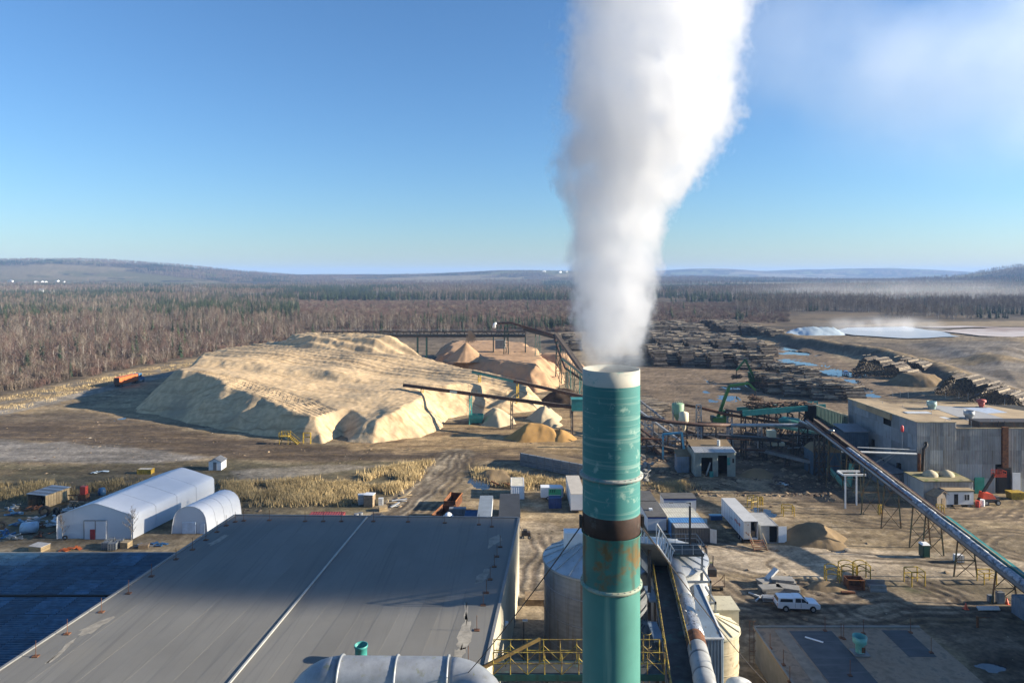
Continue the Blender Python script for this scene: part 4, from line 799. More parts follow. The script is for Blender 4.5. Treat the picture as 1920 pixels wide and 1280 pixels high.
for i in range(7):
    z = z1+(zr-z1)*(i+.7)/8; mb = MB(); mb.lathe([(1.502, z-.014), (1.512, z-.008), (1.512, z+.008), (1.502, z+.014)], NR, c0); mb.build('weld_seam', stackpaint, ch, True)
mb = MB(); mb.lathe([(1.503, z2+.02), (1.503, z1)], NR, c0); mb.build('middle_shell', stackpaint, ch, True)
mb = MB(); mb.lathe([(1.50, z3), (1.512, z3+.03), (1.518, (z2+z3)/2), (1.512, z2), (1.50, z2+.02)], NR, c0); mb.build('rusty_band', rustband, ch, True)
mb = MB(); mb.lathe([(1.50, z4), (1.50, z3-.12), (1.56, z3-.06), (1.56, z3)], NR, c0); mb.build('stained_shell', stackworn, ch, True)
mb = MB(); mb.lathe([(1.52, 0), (1.502, z4)], NR, c0); mb.build('lower_shell', stackfade, ch, True)
for z, r1, m in ((z1-.02, 1.66, mat('dirty_white_flange', (.30, .295, .26), .7, 0, .25, 1.2, patch=.35, pcol=(.06, .19, .18))), (z4-.02, 1.62, mat('stained_flange', (.28, .30, .22), .7, 0, .3, 1.2, patch=.4, pcol=(.06, .20, .18))), (18.2, 1.62, stackfade)):
    mb = MB(); mb.lathe([(1.505, z-.09), (r1, z-.07), (r1, z+.05), (1.505, z+.10)], NR, c0); f_ = mb.build('flange', m, ch, True)
    for i in range(0, 30):
        a = 6.283*i/30; bm_ = MB(); bm_.tube((CX+(r1-.05)*math.cos(a), CY+(r1-.05)*math.sin(a), z-.11), (CX+(r1-.05)*math.cos(a), CY+(r1-.05)*math.sin(a), z+.10), .025, n=5)
        if -3.4 < a-6.283 < .3 or a > 3: bm_.build('bolt', greymet, f_)
for s in (-1, 1):
    mb = MB(); mb.cb((CX+s*1.62, CY-.1, z3+.5), (.14, .3, .6)); mb.build('guy_bracket', dsteel, ch)
# guy wires
def wire(name, p, q, label, r=.035, sag=.4, m=None, group=None):
    p = Vector(p); q = Vector(q); n = 14; mb = MB(); mb.path([p.lerp(q, i/n)-Vector((0, 0, sag*4*(i/n)*(1-i/n))) for i in range(n+1)], r, 5); return solo(name, mb, m or dsteel, label, 'wire', group)
wire('guy_wire', (CX-1.6, CY, z3+.2), W(850, 1290, 11.3), 'thin steel guy wire from the chimney down across the warehouse roof')
wire('guy_wire', (CX+1.6, CY, z3+.2), W(1440, 1283, 4.3), 'thin steel guy wire from the chimney to the gravel roof corner')
# ------------------------------------------------------------------ silos
silom = mat('weathered_silo_steel', (.23, .245, .26), .5, .35, .25, .5, streak=.55, scol=(.14, .10, .075), sdir=(1.8, 1.8, .07), rv=.05)
silow = mat('white_silo_paint', (.60, .59, .55), .5, .05, .12, .5, streak=.35, scol=(.36, .31, .24), sdir=(1.4, 1.4, .08))
roofs = mat('silo_roof_steel', (.42, .44, .45), .45, .3, .2, .5, streak=.2, scol=(.22, .20, .18))
def silo(label, cpx, ez, d, r, rise, wm, rm, ribs=20, hatch=True):
    x = (cpx-960)*d/FPX; t_ = thing('silo', label, 'silo', (x, d, 0)); mb = MB(); prof = [(r, 0)]; n = int(ez/.55)
    for i in range(n): prof += [(r+.03, ez*(i+.3)/n), (r+.03, ez*(i+.6)/n), (r, ez*(i+1)/n)]
    mb.lathe(prof, 72, (x, d)); mb.build('wall', wm, t_, True)
    mb = MB(); mb.lathe([(r+.18, ez-.05), (r+.2, ez+.05), (r*.12, ez+rise), (0.01, ez+rise)], 40, (x, d)); ro = mb.build('roof', rm, t_)
    for i in range(ribs):
        a = 6.283*i/ribs; mb = MB(); ca, sa = math.cos(a), math.sin(a); mb.beam((x+ca*(r+.15), d+sa*(r+.15), ez+.12), (x+ca*r*.14, d+sa*r*.14, ez+rise+.05), .11, .16); mb.build('roof_rib', rm, ro)
    mb = MB(); mb.lathe([(r+.16, ez-.2), (r+.24, ez-.15), (r+.24, ez+.02)], 72, (x, d)); mb.build('eave_ring', rm, t_, True)
    if hatch:
        mb = MB(); mb.box(x-r*.62, x-.2, d-.7, d+.9, ez+rise*.45, ez+rise+.75); mb.build('hatch_house', white, t_)
    for i in range(3):
        z = ez*(.3+.25*i); mb = MB(); mb.lathe([(r+.03, z-.06), (r+.07, z-.05), (r+.07, z+.05), (r+.03, z+.06)], 72, (x, d)); mb.build('hoop', wm, t_, True)
    return t_
silo('grey corrugated steel silo partly hidden behind the chimney', 1118, 12.4, 83.5, 6.35, 2.5, silom, roofs)
silo('white painted silo behind the pipe gallery right of the chimney', 1234, 11.4, 86.5, 6.0, 1.7, silow, mat('white_silo_roof', (.66, .66, .63), .5, .05, .12, .5), hatch=False)
silo('lower grey silo roof squeezed between the chimney and the catwalk', 1212, 9.2, 70, 3.5, 2.1, silom, mat('dark_silo_roof', (.10, .11, .11), .6, .2, .3, .6, streak=.4, scol=(.25, .24, .2)), 14, False)
silo('small cream tank with rusty lattice patches near the gravel roof', 1336, 8.7, 74.4, 2.7, 1.1, mat('rusty_cream_tank', (.48, .40, .26), .7, 0, .2, .8, streak=.4, scol=(.22, .12, .06), patch=.15, pcol=(.25, .17, .1)), cream, 12, False)
# ------------------------------------------------------------------ catwalk gallery with yellow rails
def rail(mb, p, q, h=1.1, n=None, r=.03, mid=True):
    p = Vector(p); q = Vector(q); L = (q-p).length; n = n or max(2, int(L/1.6)); up = Vector((0, 0, h))
    for i in range(n+1): a = p.lerp(q, i/n); mb.tube(a, a+up, r, n=5)
    mb.tube(p+up, q+up, r, n=5)
    if mid: mb.tube(p+up*.52, q+up*.52, r*.8, n=5)
g0l, g0r, g1l, g1r = Vector((17.2, 85, 12.2)), Vector((18.9, 83.8, 12.2)), Vector((13.0, 55.5, 12.3)), Vector((15.3, 55.5, 12.3))
cw = thing('catwalk', 'long steel catwalk with worn yellow railings beside the big pipe', 'catwalk', (15, 68, 0))
mb = MB(); mb.prism([g0l, g0r, g1r, g1l], (0, 0, -.15)); mb.build('deck', mat('dark_grating', (.05, .055, .055), .8, .2, .4, 1.2, patch=.25, pcol=(.05, .13, .11), pscale=.4), cw)
for a, b in ((g0l, g1l), (g0r, g1r)):
    mb = MB(); n = 15
    for i in range(n+1):
        p = a.lerp(b, i/n); mb.tube(p, p+Vector((0, 0, 1.3)), .05, n=5)
        if i < n: mb.tube(p, a.lerp(b, (i+1)/n)+Vector((0, 0, 1.25)), .035, n=5)
    mb.tube(a+Vector((0, 0, 1.3)), b+Vector((0, 0, 1.3)), .055, n=5); mb.tube(a+Vector((0, 0, .65)), b+Vector((0, 0, .65)), .045, n=5); mb.build('railing', dyellow, cw)
for s, (a, b) in enumerate(((g0l, g1l), (g0r, g1r))):
    mb = MB(); mb.beam(a-Vector((0, 0, .35)), b-Vector((0, 0, .35)), .18, .4); mb.build('side_girder', dteal if s else greymet, cw)
for i in range(5):
    p = g0l.lerp(g1l, .1+.2*i); q = g0r.lerp(g1r, .1+.2*i); mb = MB(); mb.beam((p.x, p.y, 0), (p.x, p.y, 11.9), .25); mb.build('leg', dsteel, cw); mb = MB(); mb.beam((q.x, q.y, 0), (q.x, q.y, 11.9), .25); mb.build('leg', dsteel, cw); mb = MB(); mb.beam((p.x, p.y, 5), (q.x, q.y, 11.6), .12); mb.build('brace', dsteel, cw)
for t in (.35, .62):
    p = g0l.lerp(g1l, t); mb = MB(); mb.prism([p+Vector((-1.0, -1.6, -.3)), p+Vector((-.1, -1.6, -.3)), p+Vector((-.1, 1.8, -.3)), p+Vector((-1.0, 1.8, -.3))], (0, 0, .25)); mb.build('side_plate', mat('blue_grey_plate', (.16, .21, .26), .5, .2, .2, 1), cw)
# big pipe
pp = [D(1236, 1032, 87), D(1262, 1056, 82.5), D(1283, 1120, 73), D(1303, 1195, 65), D(1316, 1252, 58.4), D(1326, 1300, 53)]
bp = thing('insulated_pipe', 'fat grey insulated pipe running along the catwalk with torn foil cladding', 'pipe', (pp[2].x, pp[2].y, 0))
galv = mat('dull_pipe_cladding', (.30, .305, .30), .55, .2, .18, .8, streak=.3, scol=(.17, .16, .14), rv=.1)
foil = mat('torn_foil_wrap', (.42, .43, .44), .35, .6, .5, 2.5, bump=.9, bscale=5, patch=.3, pcol=(.06, .05, .045), pscale=2.5)
def pp_at(t): s = t*(len(pp)-1); i = min(len(pp)-2, int(s)); return pp[i].lerp(pp[i+1], s-i)
for a, b, m, nm, r in ((0, .42, galv, 'pipe_section', .87), (.42, .60, foil, 'torn_section', .94), (.60, .68, rust, 'rusty_joint', .90), (.68, 1, galv, 'pipe_section', .90)):
    mb = MB(); mb.path([pp_at(a+(b-a)*i/6) for i in range(7)], r, 20); mb.build(nm, m, bp, True)
for t in (.1, .3, .75, .88):
    p = pp_at(t); q = pp_at(t+.008); mb = MB(); mb.tube(p, q, .95, n=20); mb.build('clamp_ring', greymet, bp, True)
for t in (.15, .4, .62, .85):
    p = pp_at(t); mb = MB(); mb.beam((p.x, p.y, 0), (p.x, p.y, p.z-.8), .28); mb.build('support', dsteel, bp)
rr_ = random.Random(9); mb = MB()
for i in range(70):
    p = pp_at(rr_.uniform(.42, .60)); a = rr_.uniform(-.4, 3.5); q = p+Vector((math.cos(a)*.94, 0, math.sin(a)*.94)); e = Vector((rr_.uniform(-.4, .4), rr_.uniform(-.4, .4), rr_.uniform(-.25, .35))); mb.add([q, q+e, q+e*.5+Vector((.15, .2, -.1))], [(0, 1, 2)])
mb.build('foil_tatters', foil, bp)['kind'] = 'stuff'
# inclined white truss gallery between chimney and platform
a, b = D(1196, 978, 73), D(1241, 1040, 86); tg = thing('inclined_gallery', 'inclined white lattice gallery sloping down right behind the chimney', 'gallery', (b.x, b.y, 0)); up = Vector((0, 0, 2.2)); sx = Vector((1.9, -.45, 0)); a = a-up; b = b-up
for off in (Vector(), sx):
    for z in (Vector(), up): mb = MB(); mb.beam(a+off+z, b+off+z, .16); mb.build('chord', offwhite, tg)
    for i in range(9):
        p = a.lerp(b, i/8)+off; mb = MB(); mb.beam(p, p+up, .1); mb.build('post', offwhite, tg)
        if i < 8: mb = MB(); mb.beam(p, a.lerp(b, (i+1)/8)+off+up, .08); mb.build('diagonal', offwhite, tg)
mb = MB(); mb.prism([a, b, b+sx, a+sx], (0, 0, -.1)); mb.build('belt_deck', greymet, tg)
mb = MB(); mb.prism([a-sx*.1, b-sx*.1, b-sx*.1-up*.9, a-sx*.1-up*.9], sx*.05); mb.build('side_sheet', mat('blue_grey_sheet', (.13, .16, .20), .55, .1, .2, 1), tg)
for t in (.15, .9): p = a.lerp(b, t); mb = MB(); mb.beam((p.x+.8, p.y, 0), (p.x+.8, p.y, p.z), .3); mb.build('leg', dsteel, tg)
# grey platform with rails and pole
pf_ = thing('service_platform', 'grey steel service platform with handrails on top of the white silo', 'platform', (21.2, 84, 0)); z0 = 13.4
mb = MB(); mb.box(19.1, 23.1, 82, 85.5, z0-.25, z0); mb.build('deck', mat('dark_grating', ()), pf_)
for k, (p, q) in enumerate((((19.1, 85.5, z0), (23.1, 85.5, z0)), ((19.1, 82, z0), (23.1, 82, z0)), ((23.1, 82, z0), (23.1, 85.5, z0)))): mb = MB(); rail(mb, p, q, 1.15, 3, .035); mb.build('railing', steel, pf_)
mb = MB(); mb.tube((22, 84.4, z0), (22, 84.4, z0+5), .13, n=8); mb.build('black_pole', dsteel, pf_)
for x, y in ((19.3, 82.2), (22.9, 82.2), (22.9, 85.3)): mb = MB(); mb.beam((x, y, 0), (x, y, z0-.25), .2); mb.build('leg', greymet, pf_)
for k in range(3): mb = MB(); z = z0-1.4-1.5*k; mb.box(19.6, 22.8, 78-1.9*k, 78.18-1.9*k, z-.24, z); mb.box(22.62, 22.8, 78-1.9*k, 82-1.9*k, z-.24, z); mb.beam((19.7, 78.1-1.9*k, 0), (19.7, 78.1-1.9*k, z), .2); mb.beam((22.7, 78.1-1.9*k, 0), (22.7, 78.1-1.9*k, z), .2); mb.build('frame', steel, pf_)
# blue hopper house, cream hood, dome
hh_ = thing('hopper_house', 'blue grey corrugated hopper house with a pointed top beside the pipe', 'hopper', D(1328, 1240, 67)*1.0); hh_.location.z = 0; x0, x1, y0, y1 = 17.9, 20.4, 66, 70.6
mb = MB(); mb.corr((x0, y0, 1), (x1-x0, 0, 0), (0, 0, 10.8), 8, .08, (0, -1, 0)); mb.corr((x0, y1, 1), (0, y0-y1, 0), (0, 0, 10.8), 12, .08, (-1, 0, 0)); mb.corr((x1, y0, 1), (0, y1-y0, 0), (0, 0, 10.8), 12, .08, (1, 0, 0)); mb.build('wall', mat('blue_grey_corrugated', (.15, .20, .255), .5, .2, .2, .6, streak=.35, scol=(.10, .09, .08)), hh_)
mb = MB(); mb.prism([(x0, y0, 11.8), (x1, y0, 11.8), (x0+1.5, y1, 14.9), (x0+.9, y1, 14.9)], (0, 0, .08)); mb.build('roof', mat('blue_grey_corrugated', ()), hh_)
mb = MB(); mb.beam((x0-.1, y0-.05, 11.85), (x1+.1, y0-.05, 11.85), .16); mb.beam((x1+.05, y0, 11.85), (x0+1.5, y1, 15.0), .16); mb.beam((x0-.1, y0-.05, 7.4), (x1+.1, y0-.05, 7.4), .16); mb.build('trim', offwhite, hh_)
for x, y in ((x0, y0), (x1, y0), (x0, y1), (x1, y1)): mb = MB(); mb.beam((x, y, 0), (x, y, 1), .3); mb.build('leg', dsteel, hh_)
mb = MB(); mb.lathe([(.9, 0), (.9, 11.3), (.8, 11.8), (.5, 12.1), (.02, 12.2)], 24, (20.3, 74.6)); solo('curved_hood', mb, mat('dark_blue_hood', (.05, .08, .11), .5, .2, .25, 1, streak=.4, scol=(.09, .12, .15)), 'dark blue rounded hood between the big pipe and hopper house', 'hood', smooth=True)
cb_ = thing('dust_hood', 'cream sheet metal box hood with a small dome behind the tank', 'hood', (23.2, 78.5, 0)); mb = MB(); mb.box(21.2, 25.6, 77, 80.2, 6.4, 9.1); mb.build('box', cream, cb_); mb = MB(); mb.box(21.1, 25.7, 76.9, 80.3, 9.1, 9.25); mb.build('lid', cream, cb_); mb = MB(); mb.lathe([(1.3, 9.2), (1.2, 9.7), (.8, 10.1), (.02, 10.3)], 20, (22.3, 81.6)); mb.build('dome', offwhite, cb_, True); mb = MB(); mb.beam((23.3, 78.6, 0), (23.3, 78.6, 6.4), .6); mb.build('leg', dsteel, cb_)
mb = MB(); q = D(1387, 1290, 68.4); mb.lathe([(1.5, q.z-3), (1.5, q.z), (1.3, q.z+.45), (.8, q.z+.75), (.02, q.z+.85)], 28, (q.x, q.y)); mb.lathe([(1.45, 0), (1.45, q.z-3)], 28, (q.x, q.y)); solo('domed_tank', mb, offwhite, 'white domed tank top at the bottom edge right of the pipe', 'tank', smooth=True)
# caged ladder on the gravel roof building and on the near silo
def ladder(label, x, y, z0, z1, m, parent=None):
    t_ = thing('caged_ladder', label, 'ladder', (x, y, z0)); 
    for s in (-.25, .25): mb = MB(); mb.tube((x+s, y, z0), (x+s, y, z1), .03, n=5); mb.build('rail', m, t_)
    for i in range(int((z1-z0)/.5)): mb = MB(); mb.tube((x-.25, y, z0+.3+.5*i), (x+.25, y, z0+.3+.5*i), .02, n=4); mb.build('rung', m, t_)
    for i in range(int((z1-z0)/1.2)):
        z = z0+2.0+1.2*i
        if z < z1+.6: mb = MB(); mb.path([(x+.42*math.cos(a)*-1, y-.1-.42*math.sin(a), z) for a in np.linspace(0, math.pi, 9)], .025, 4); mb.build('cage_hoop', m, t_)
    return t_
ladder('rusty caged ladder on the left wall of the gravel roof building', 28.8, 82.0, 0, 5.4, rust)
ladder('yellow caged ladder below the catwalk right of the chimney', D(1212, 1200, 61.4).x, 61.4, 3.3, 14.6, dyellow)
# near walkway behind the chimney with yellow truss rails
nw = thing('near_walkway', 'steel walkway with yellow truss railings crossing behind the chimney', 'walkway', (4.7, 59, 0)); zd = 12.8
xs0, xs1 = D(925, 1250, 59).x, D(1243, 1250, 59).x
mb = MB(); mb.box(xs0, xs1, 58.5, 60.4, zd-.14, zd); mb.build('deck', mat('dark_grating', ()), nw)
mb = MB(); mb.box(xs0, xs1, 58.35, 58.5, zd-.52, zd+.02); mb.build('front_girder', dteal, nw)
mb = MB(); mb.box(xs0, xs1, 60.4, 60.55, zd-.52, zd+.02); mb.build('rear_girder', dteal, nw)
for y in (58.42, 60.48):
    mb = MB(); n = 10
    for i in range(n+1):
        p = Vector((xs0+(xs1-xs0)*i/n, y, zd)); mb.tube(p, p+Vector((0, 0, 1.9)), .055, n=5)
        if i < n: q = Vector((xs0+(xs1-xs0)*(i+1)/n, y, zd)); mb.tube(p+Vector((0, 0, 1.4 if i % 2 else 0)), q+Vector((0, 0, 0 if i % 2 else 1.4)), .042, n=5)
    for h in (.95, 1.9): mb.tube((xs0, y, zd+h), (xs1, y, zd+h), .045, n=5)
    mb.build('railing', dyellow, nw)
for x in (xs0+.3, 3.0, 6.5, xs1-.4): mb = MB(); mb.beam((x, 59.5, 0), (x, 59.5, zd-.5), .32); mb.build('leg', dsteel, nw)
bb = thing('brace_beam', 'rusty yellow inclined beam over the warehouse roof corner', 'beam', D(850, 1279, 58.5)); p, q = D(850, 1279, 58.5), D(1012, 1196, 60)
mb = MB(); mb.beam(p, q, .2, .32); mb.build('beam', mat('rusty_yellow_beam', (.20, .13, .04), .75, 0, .35, 1.5, patch=.4, pcol=(.09, .045, .02)), bb); mb = MB(); mb.beam(q, q-Vector((0, 0, 2.2)), .14); mb.build('post', mat('rusty_yellow_beam', ()), bb)
for t in (.3, .6, .8): r0 = p.lerp(q, t); mb = MB(); mb.beam(r0, r0-Vector((0, -.2, 1.1)), .06); mb.build('hanger', dsteel, bb)
lp = thing('yard_lamp', 'slim lamp post between the warehouse and the grey silo', 'lamp post', W(982, 1262, 0)); p = lp.location
mb = MB(); mb.tube((0, 0, 0), (0, 0, 6.2), .09, .06, n=8); mb.build('post', dsteel, lp, False, False); mb = MB(); mb.cb((.15, 0, 6.25), (.6, .3, .15)); mb.build('lamp_head', offwhite, lp, False, False)
# ------------------------------------------------------------------ conveyors
def bent(parent, c, z, w_, axis, m, spread=1.35, r=.16, braces=2):   # a trestle: two raked legs with cross braces
    c = Vector(c); ax = Vector(axis).normalized(); t0 = [c+ax*s*w_/2+Vector((0, 0, z)) for s in (-1, 1)]; b0 = [c+ax*s*w_*spread/2+Vector((0, 0, -.3)) for s in (-1, 1)]
    for a, b in zip(t0, b0): mb = MB(); mb.beam(b, a, r); mb.build('leg', m, parent)
    mb = MB(); mb.beam(t0[0], t0[1], r); mb.build('cap_beam', m, parent)
    for i in range(braces):
        s0, s1 = i/braces, (i+1)/braces; A_ = [b0[k].lerp(t0[k], s0) for k in (0, 1)]; B_ = [b0[k].lerp(t0[k], s1) for k in (0, 1)]
        for p, q in ((A_[0], B_[1]), (A_[1], B_[0])): mb = MB(); mb.beam(p, q, r*.5); mb.build('brace', m, parent)
        if i: mb = MB(); mb.beam(A_[0], A_[1], r*.7); mb.build('cross_beam', m, parent)
tres = mat('rusty_green_trestle', (.075, .085, .05), .75, .1, .35, .5, patch=.5, pcol=(.17, .08, .03), pscale=.8)
# the long pipe conveyor at the right
lc = thing('long_conveyor', 'long inclined conveyor with wrapped silver pipe on trestles at the right', 'conveyor', (70, 110, 0)); X = 70.2
def lz(y): return 4.7+(y-93.3)*.12
y0, y1 = 84, 160
mb = MB(); mb.beam((X+.9, y0, lz(y0)), (X+.9, 112, lz(112)), .9, 1.0); mb.build('belt_cover', teal, lc)
mb = MB(); mb.beam((X+.9, 112, lz(112)), (X+.9, y1, lz(y1)), .9, .8); mb.build('belt_frame', brownpipe, lc)
mb = MB(); mb.beam((X+.55, y0, lz(y0)+.62), (X+.55, y1, lz(y1)+.52), .12, .12); mb.build('belt_edge', mat('sandy_edge', (.42, .33, .2), .8, 0, .3, 1), lc)
wrap = mat('crinkled_silver_wrap', (.30, .33, .38), .55, .25, .4, 2.2, bump=1.0, bscale=3, patch=.45, pcol=(.07, .08, .10), pscale=1.3)
for i in range(14):
    a = y0+(142-y0)*i/14; b = y0+(142-y0)*(i+1)/14-.12; mb = MB(); mb.path([(X-.35, a, lz(a)+.1), (X-.35, (a+b)/2, lz((a+b)/2)+.1), (X-.35, b, lz(b)+.1)], .52+.04*(i % 3), 14); mb.build('wrapped_pipe', wrap, lc, True)
mb = MB(); mb.beam((X-.95, y0, lz(y0)-.2), (X-.95, y1, lz(y1)-.2), .16, .5); mb.build('walkway_beam', greymet, lc)
mb = MB(); mb.beam((X+.2, y0, lz(y0)-.55), (X+.2, y1, lz(y1)-.55), 2.4, .2); mb.build('under_frame', dsteel, lc)
mb = MB(); mb.tube((X-1.1, 118, lz(118)+.4), (X-1.1, y1, lz(y1)+.4), .14, n=8); mb.build('side_pipe', brownpipe, lc)
mb = MB(); mb.tube((X-1.4, 124, lz(124)+.2), (X-1.4, y1, lz(y1)+.1), .12, n=8); mb.build('side_pipe', steel, lc)
for y in (97.6, 106, 114.2, 117.8, 126.8, 134, 141, 149): bent(lc, (X+.2, y, 0), lz(y)-.6, 2.4, (1, 0, 0), tres, 1.55, .17, 2)
for i in range(24): y = y0+3*i; mb = MB(); mb.cb((X+.35, y, lz(y)-.3), (.3, .14, .3)); mb.build('idler_bracket', dsteel, lc)
# pipe bridge across to the mill wall
pb = thing('pipe_bridge', 'pale horizontal pipe bridge from the conveyor to the mill corner', 'pipe', (78, 147, 0)); mb = MB(); mb.tube((70.5, 146, 9.2), (86.6, 146.2, 8.6), .22, n=10); mb.build('pipe', offwhite, pb); mb = MB(); mb.tube((74, 146.3, 10.0), (86.6, 146.5, 9.4), .12, n=8); mb.build('pipe', steel, pb)
tw = W(1664, 928); 
for k, (dx, dy) in enumerate(((-2, -1), (2, -1), (0, 2))): mb = MB(); mb.beam((tw.x+dx, tw.y+dy+14, -.2), (tw.x+4, 147, 9.5), .1); mb.build('tripod_leg', steel, pb)
mb = MB(); mb.tube((tw.x+4, 147, 9.3), (tw.x+4, 147, 13.2), .06, n=6); mb.build('mast', steel, pb); mb = MB(); mb.lathe([(.02, 13.1), (.28, 13.2), (.32, 13.8), (.25, 14.4), (.02, 14.6)], 14, (tw.x+4, 147)); mb.build('red_lamp', mat('red_marker', (.65, .06, .06), .5), pb, True)
mb = MB(); mb.beam((66.5, 137, 6.8), (71, 137, 6.8), .35); mb.beam((66.5, 139.5, 6.8), (71, 139.5, 6.8), .35); mb.beam((66.5, 137, 6.8), (66.5, 139.5, 6.8), .3); mb.beam((67, 137.2, 0), (67, 137.2, 6.6), .25); mb.beam((70.3, 139.3, 0), (70.3, 139.3, 6.6), .25); solo('white_gantry', mb, white, 'white open rectangular steel gantry left of the long conveyor', 'gantry')
# teal chute
mb = MB(); p = W(1552, 898); q = W(1583, 914); mb.beam(p+Vector((0, 0, 2.6)), q+Vector((0, 0, .6)), .8, .7); mb.beam(q+Vector((1, 0, .2)), q+Vector((2.2, 1, 5.0)), .9, .7); solo('green_chute', mb, mat('pale_green_chute', (.10, .26, .19), .6, 0, .25, 1, patch=.3, pcol=(.2, .2, .14)), 'pale green bent chute lying below the long conveyor', 'chute')
# ------------------------------------------------------------------ conveyors of the sawdust yard
def conveyor(name, label, p, q, w_, h, m, legs, legm, teal_part=None, cat='conveyor', edge=None):
    p = Vector(p); q = Vector(q); t_ = thing(name, label, cat, ((p.x+q.x)/2, (p.y+q.y)/2, 0)); dn = Vector((0, 0, h*.5))
    segs = [(0, 1, m)] if not teal_part else teal_part
    for a, b, mm in segs: mb = MB(); mb.beam(p.lerp(q, a), p.lerp(q, b), w_, h); mb.build('belt_frame', mm, t_)
    mb = MB(); mb.beam(p+dn*1.3, q+dn*1.3, w_*.8, .08); mb.build('belt', mat('dusty_belt', (.10, .075, .055), .9), t_)
    mb = MB(); mb.tube(p+dn, p+dn+Vector((.01, .01, 0)), .02, n=4)
    n = int((q-p).length/2.5)
    for i in range(n+1): r0 = p.lerp(q, i/n)+dn; mb.beam(r0+Vector((0, -w_*.5, 0)), r0+Vector((0, -w_*.5, .9)), .05)
    mb.beam(p+dn+Vector((0, -w_*.5, .9)), q+dn+Vector((0, -w_*.5, .9)), .05); mb.build('handrail', dsteel, t_)
    ax = (q-p).cross(Vector((0, 0, 1)))
    for t, k in legs: c = p.lerp(q, t); bent(t_, (c.x, c.y, 0), c.z-h*.5, w_*1.1, ax, k or legm, 1.3, .22, 2)
    return t_
conveyor('belt_conveyor', 'brown belt conveyor with a pale joint crossing in front of the sawdust pile', D(757, 722, 226), D(1078, 764, 199), 1.1, .8, brownpipe, ((.12, yellow), (.42, teal), (.66, None), (.985, None)), dsteel, [(0, .30, brownpipe), (.30, .345, mat('pale_joint', (.35, .42, .40), .6)), (.345, 1, brownpipe)])
conveyor('belt_conveyor', 'teal and brown belt conveyor rising in front of the chip pile', D(886, 697, 246), D(1094, 744, 222), 1.1, .8, brownpipe, ((.07, yellow), (.43, yellow), (.9, None)), dsteel, [(0, .40, teal), (.40, 1, brownpipe)])
th = thing('transfer_house', 'teal box transfer house at the end of the brown belt conveyor', 'transfer house', W(1083, 812)); c = D(1083, 758, 198.5); mb = MB(); mb.cb((c.x, c.y, c.z), (3.6, 3.6, 3.2)); mb.build('body', teal, th); mb = MB(); mb.cb((c.x, c.y, c.z+1.7), (3.9, 3.9, .2)); mb.build('roof', teal, th)
for dx in (-1.6, 1.6): mb = MB(); mb.beam((c.x+dx, c.y-1.5, -.2), (c.x+dx, c.y-1.5, c.z-1.6), .25); mb.build('leg', dsteel, th)
hp = thing('feed_hopper', 'small teal feed hopper under the brown conveyor tower', 'hopper', W(893, 794)); mb = MB(); mb.add([(-2.2, -1.4, 1.8), (2.2, -1.4, 1.8), (2.2, 1.4, 1.8), (-2.2, 1.4, 1.8), (-1.6, -1, .4), (1.6, -1, .4), (1.6, 1, .4), (-1.6, 1, .4), (-2.2, -1.4, 3.0), (2.2, -1.4, 3.0), (2.2, 1.4, 3.0), (-2.2, 1.4, 3.0)], [(4, 5, 1, 0), (5, 6, 2, 1), (6, 7, 3, 2), (7, 4, 0, 3), (0, 1, 9, 8), (1, 2, 10, 9), (2, 3, 11, 10), (3, 0, 8, 11), (7, 6, 5, 4)]); mb.build('bin', teal, hp, False, False)
for x in (-1.7, 1.7): mb = MB(); mb.beam((x, -1.1, -.2), (x, -1.1, 2.0), .2); mb.build('leg', teal, hp, False, False)
# far truss gallery above the pile
fg = thing('truss_gallery', 'long dark truss gallery running above the back of the sawdust pile', 'gallery', D(800, 640, 332)); fg.location.z = 0; y = 332.0
xa, xb = D(605, 628, y).x, D(985, 628, y).x; zt = CAMZ-(622-HOR)*y/FPX; zb0 = CAMZ-(631-HOR)*y/FPX
for yy in (y-1.3, y+1.3):
    for z in (zt, zb0): mb = MB(); mb.beam((xa, yy, z), (xb, yy, z), .35); mb.build('chord', dsteel, fg)
    n = 30
    for i in range(n+1):
        x = xa+(xb-xa)*i/n; mb = MB(); mb.beam((x, yy, zb0), (x, yy, zt), .22); mb.build('post', dsteel, fg)
        if i < n: mb = MB(); mb.beam((x, yy, zb0 if i % 2 else zt), (x+(xb-xa)/n, yy, zt if i % 2 else zb0), .18); mb.build('diagonal', dsteel, fg)
mb = MB(); mb.box(xa, xb, y-1.2, y+1.2, zb0-.2, zb0+1.1); mb.build('belt_deck', mat('dark_belt_box', (.035, .05, .055), .7), fg)
mb = MB(); mb.tube((xa, y-1.3, zt+1.2), (xb, y-1.3, zt+1.2), .09, n=5); mb.build('handrail', steel, fg)
for px in (612, 640, 783, 800, 925, 985): bent(fg, (D(px, 640, y).x, y, 0), zb0-.2, 2.6, (0, 1, 0), dteal, 1.4, .45, 3)
for px, s in ((633, 1), (938, 1)):
    mb = MB(); c = D(px, 645 if px < 700 else 645, y-2.2); hgt = 4.2; mb.corr((c.x-2.4, c.y-1.8, c.z-hgt/2), (4.8, 0, 0), (0, 0, hgt), 8, .12, (0, -1, 0)); mb.corr((c.x+2.4, c.y-1.8, c.z-hgt/2), (0, 3.6, 0), (0, 0, hgt), 6, .12, (1, 0, 0)); mb.box(c.x-2.3, c.x+2.3, c.y-1.7, c.y+1.7, c.z-hgt/2, c.z+hgt/2-.02); mb.build('drive_house', greymet, fg)
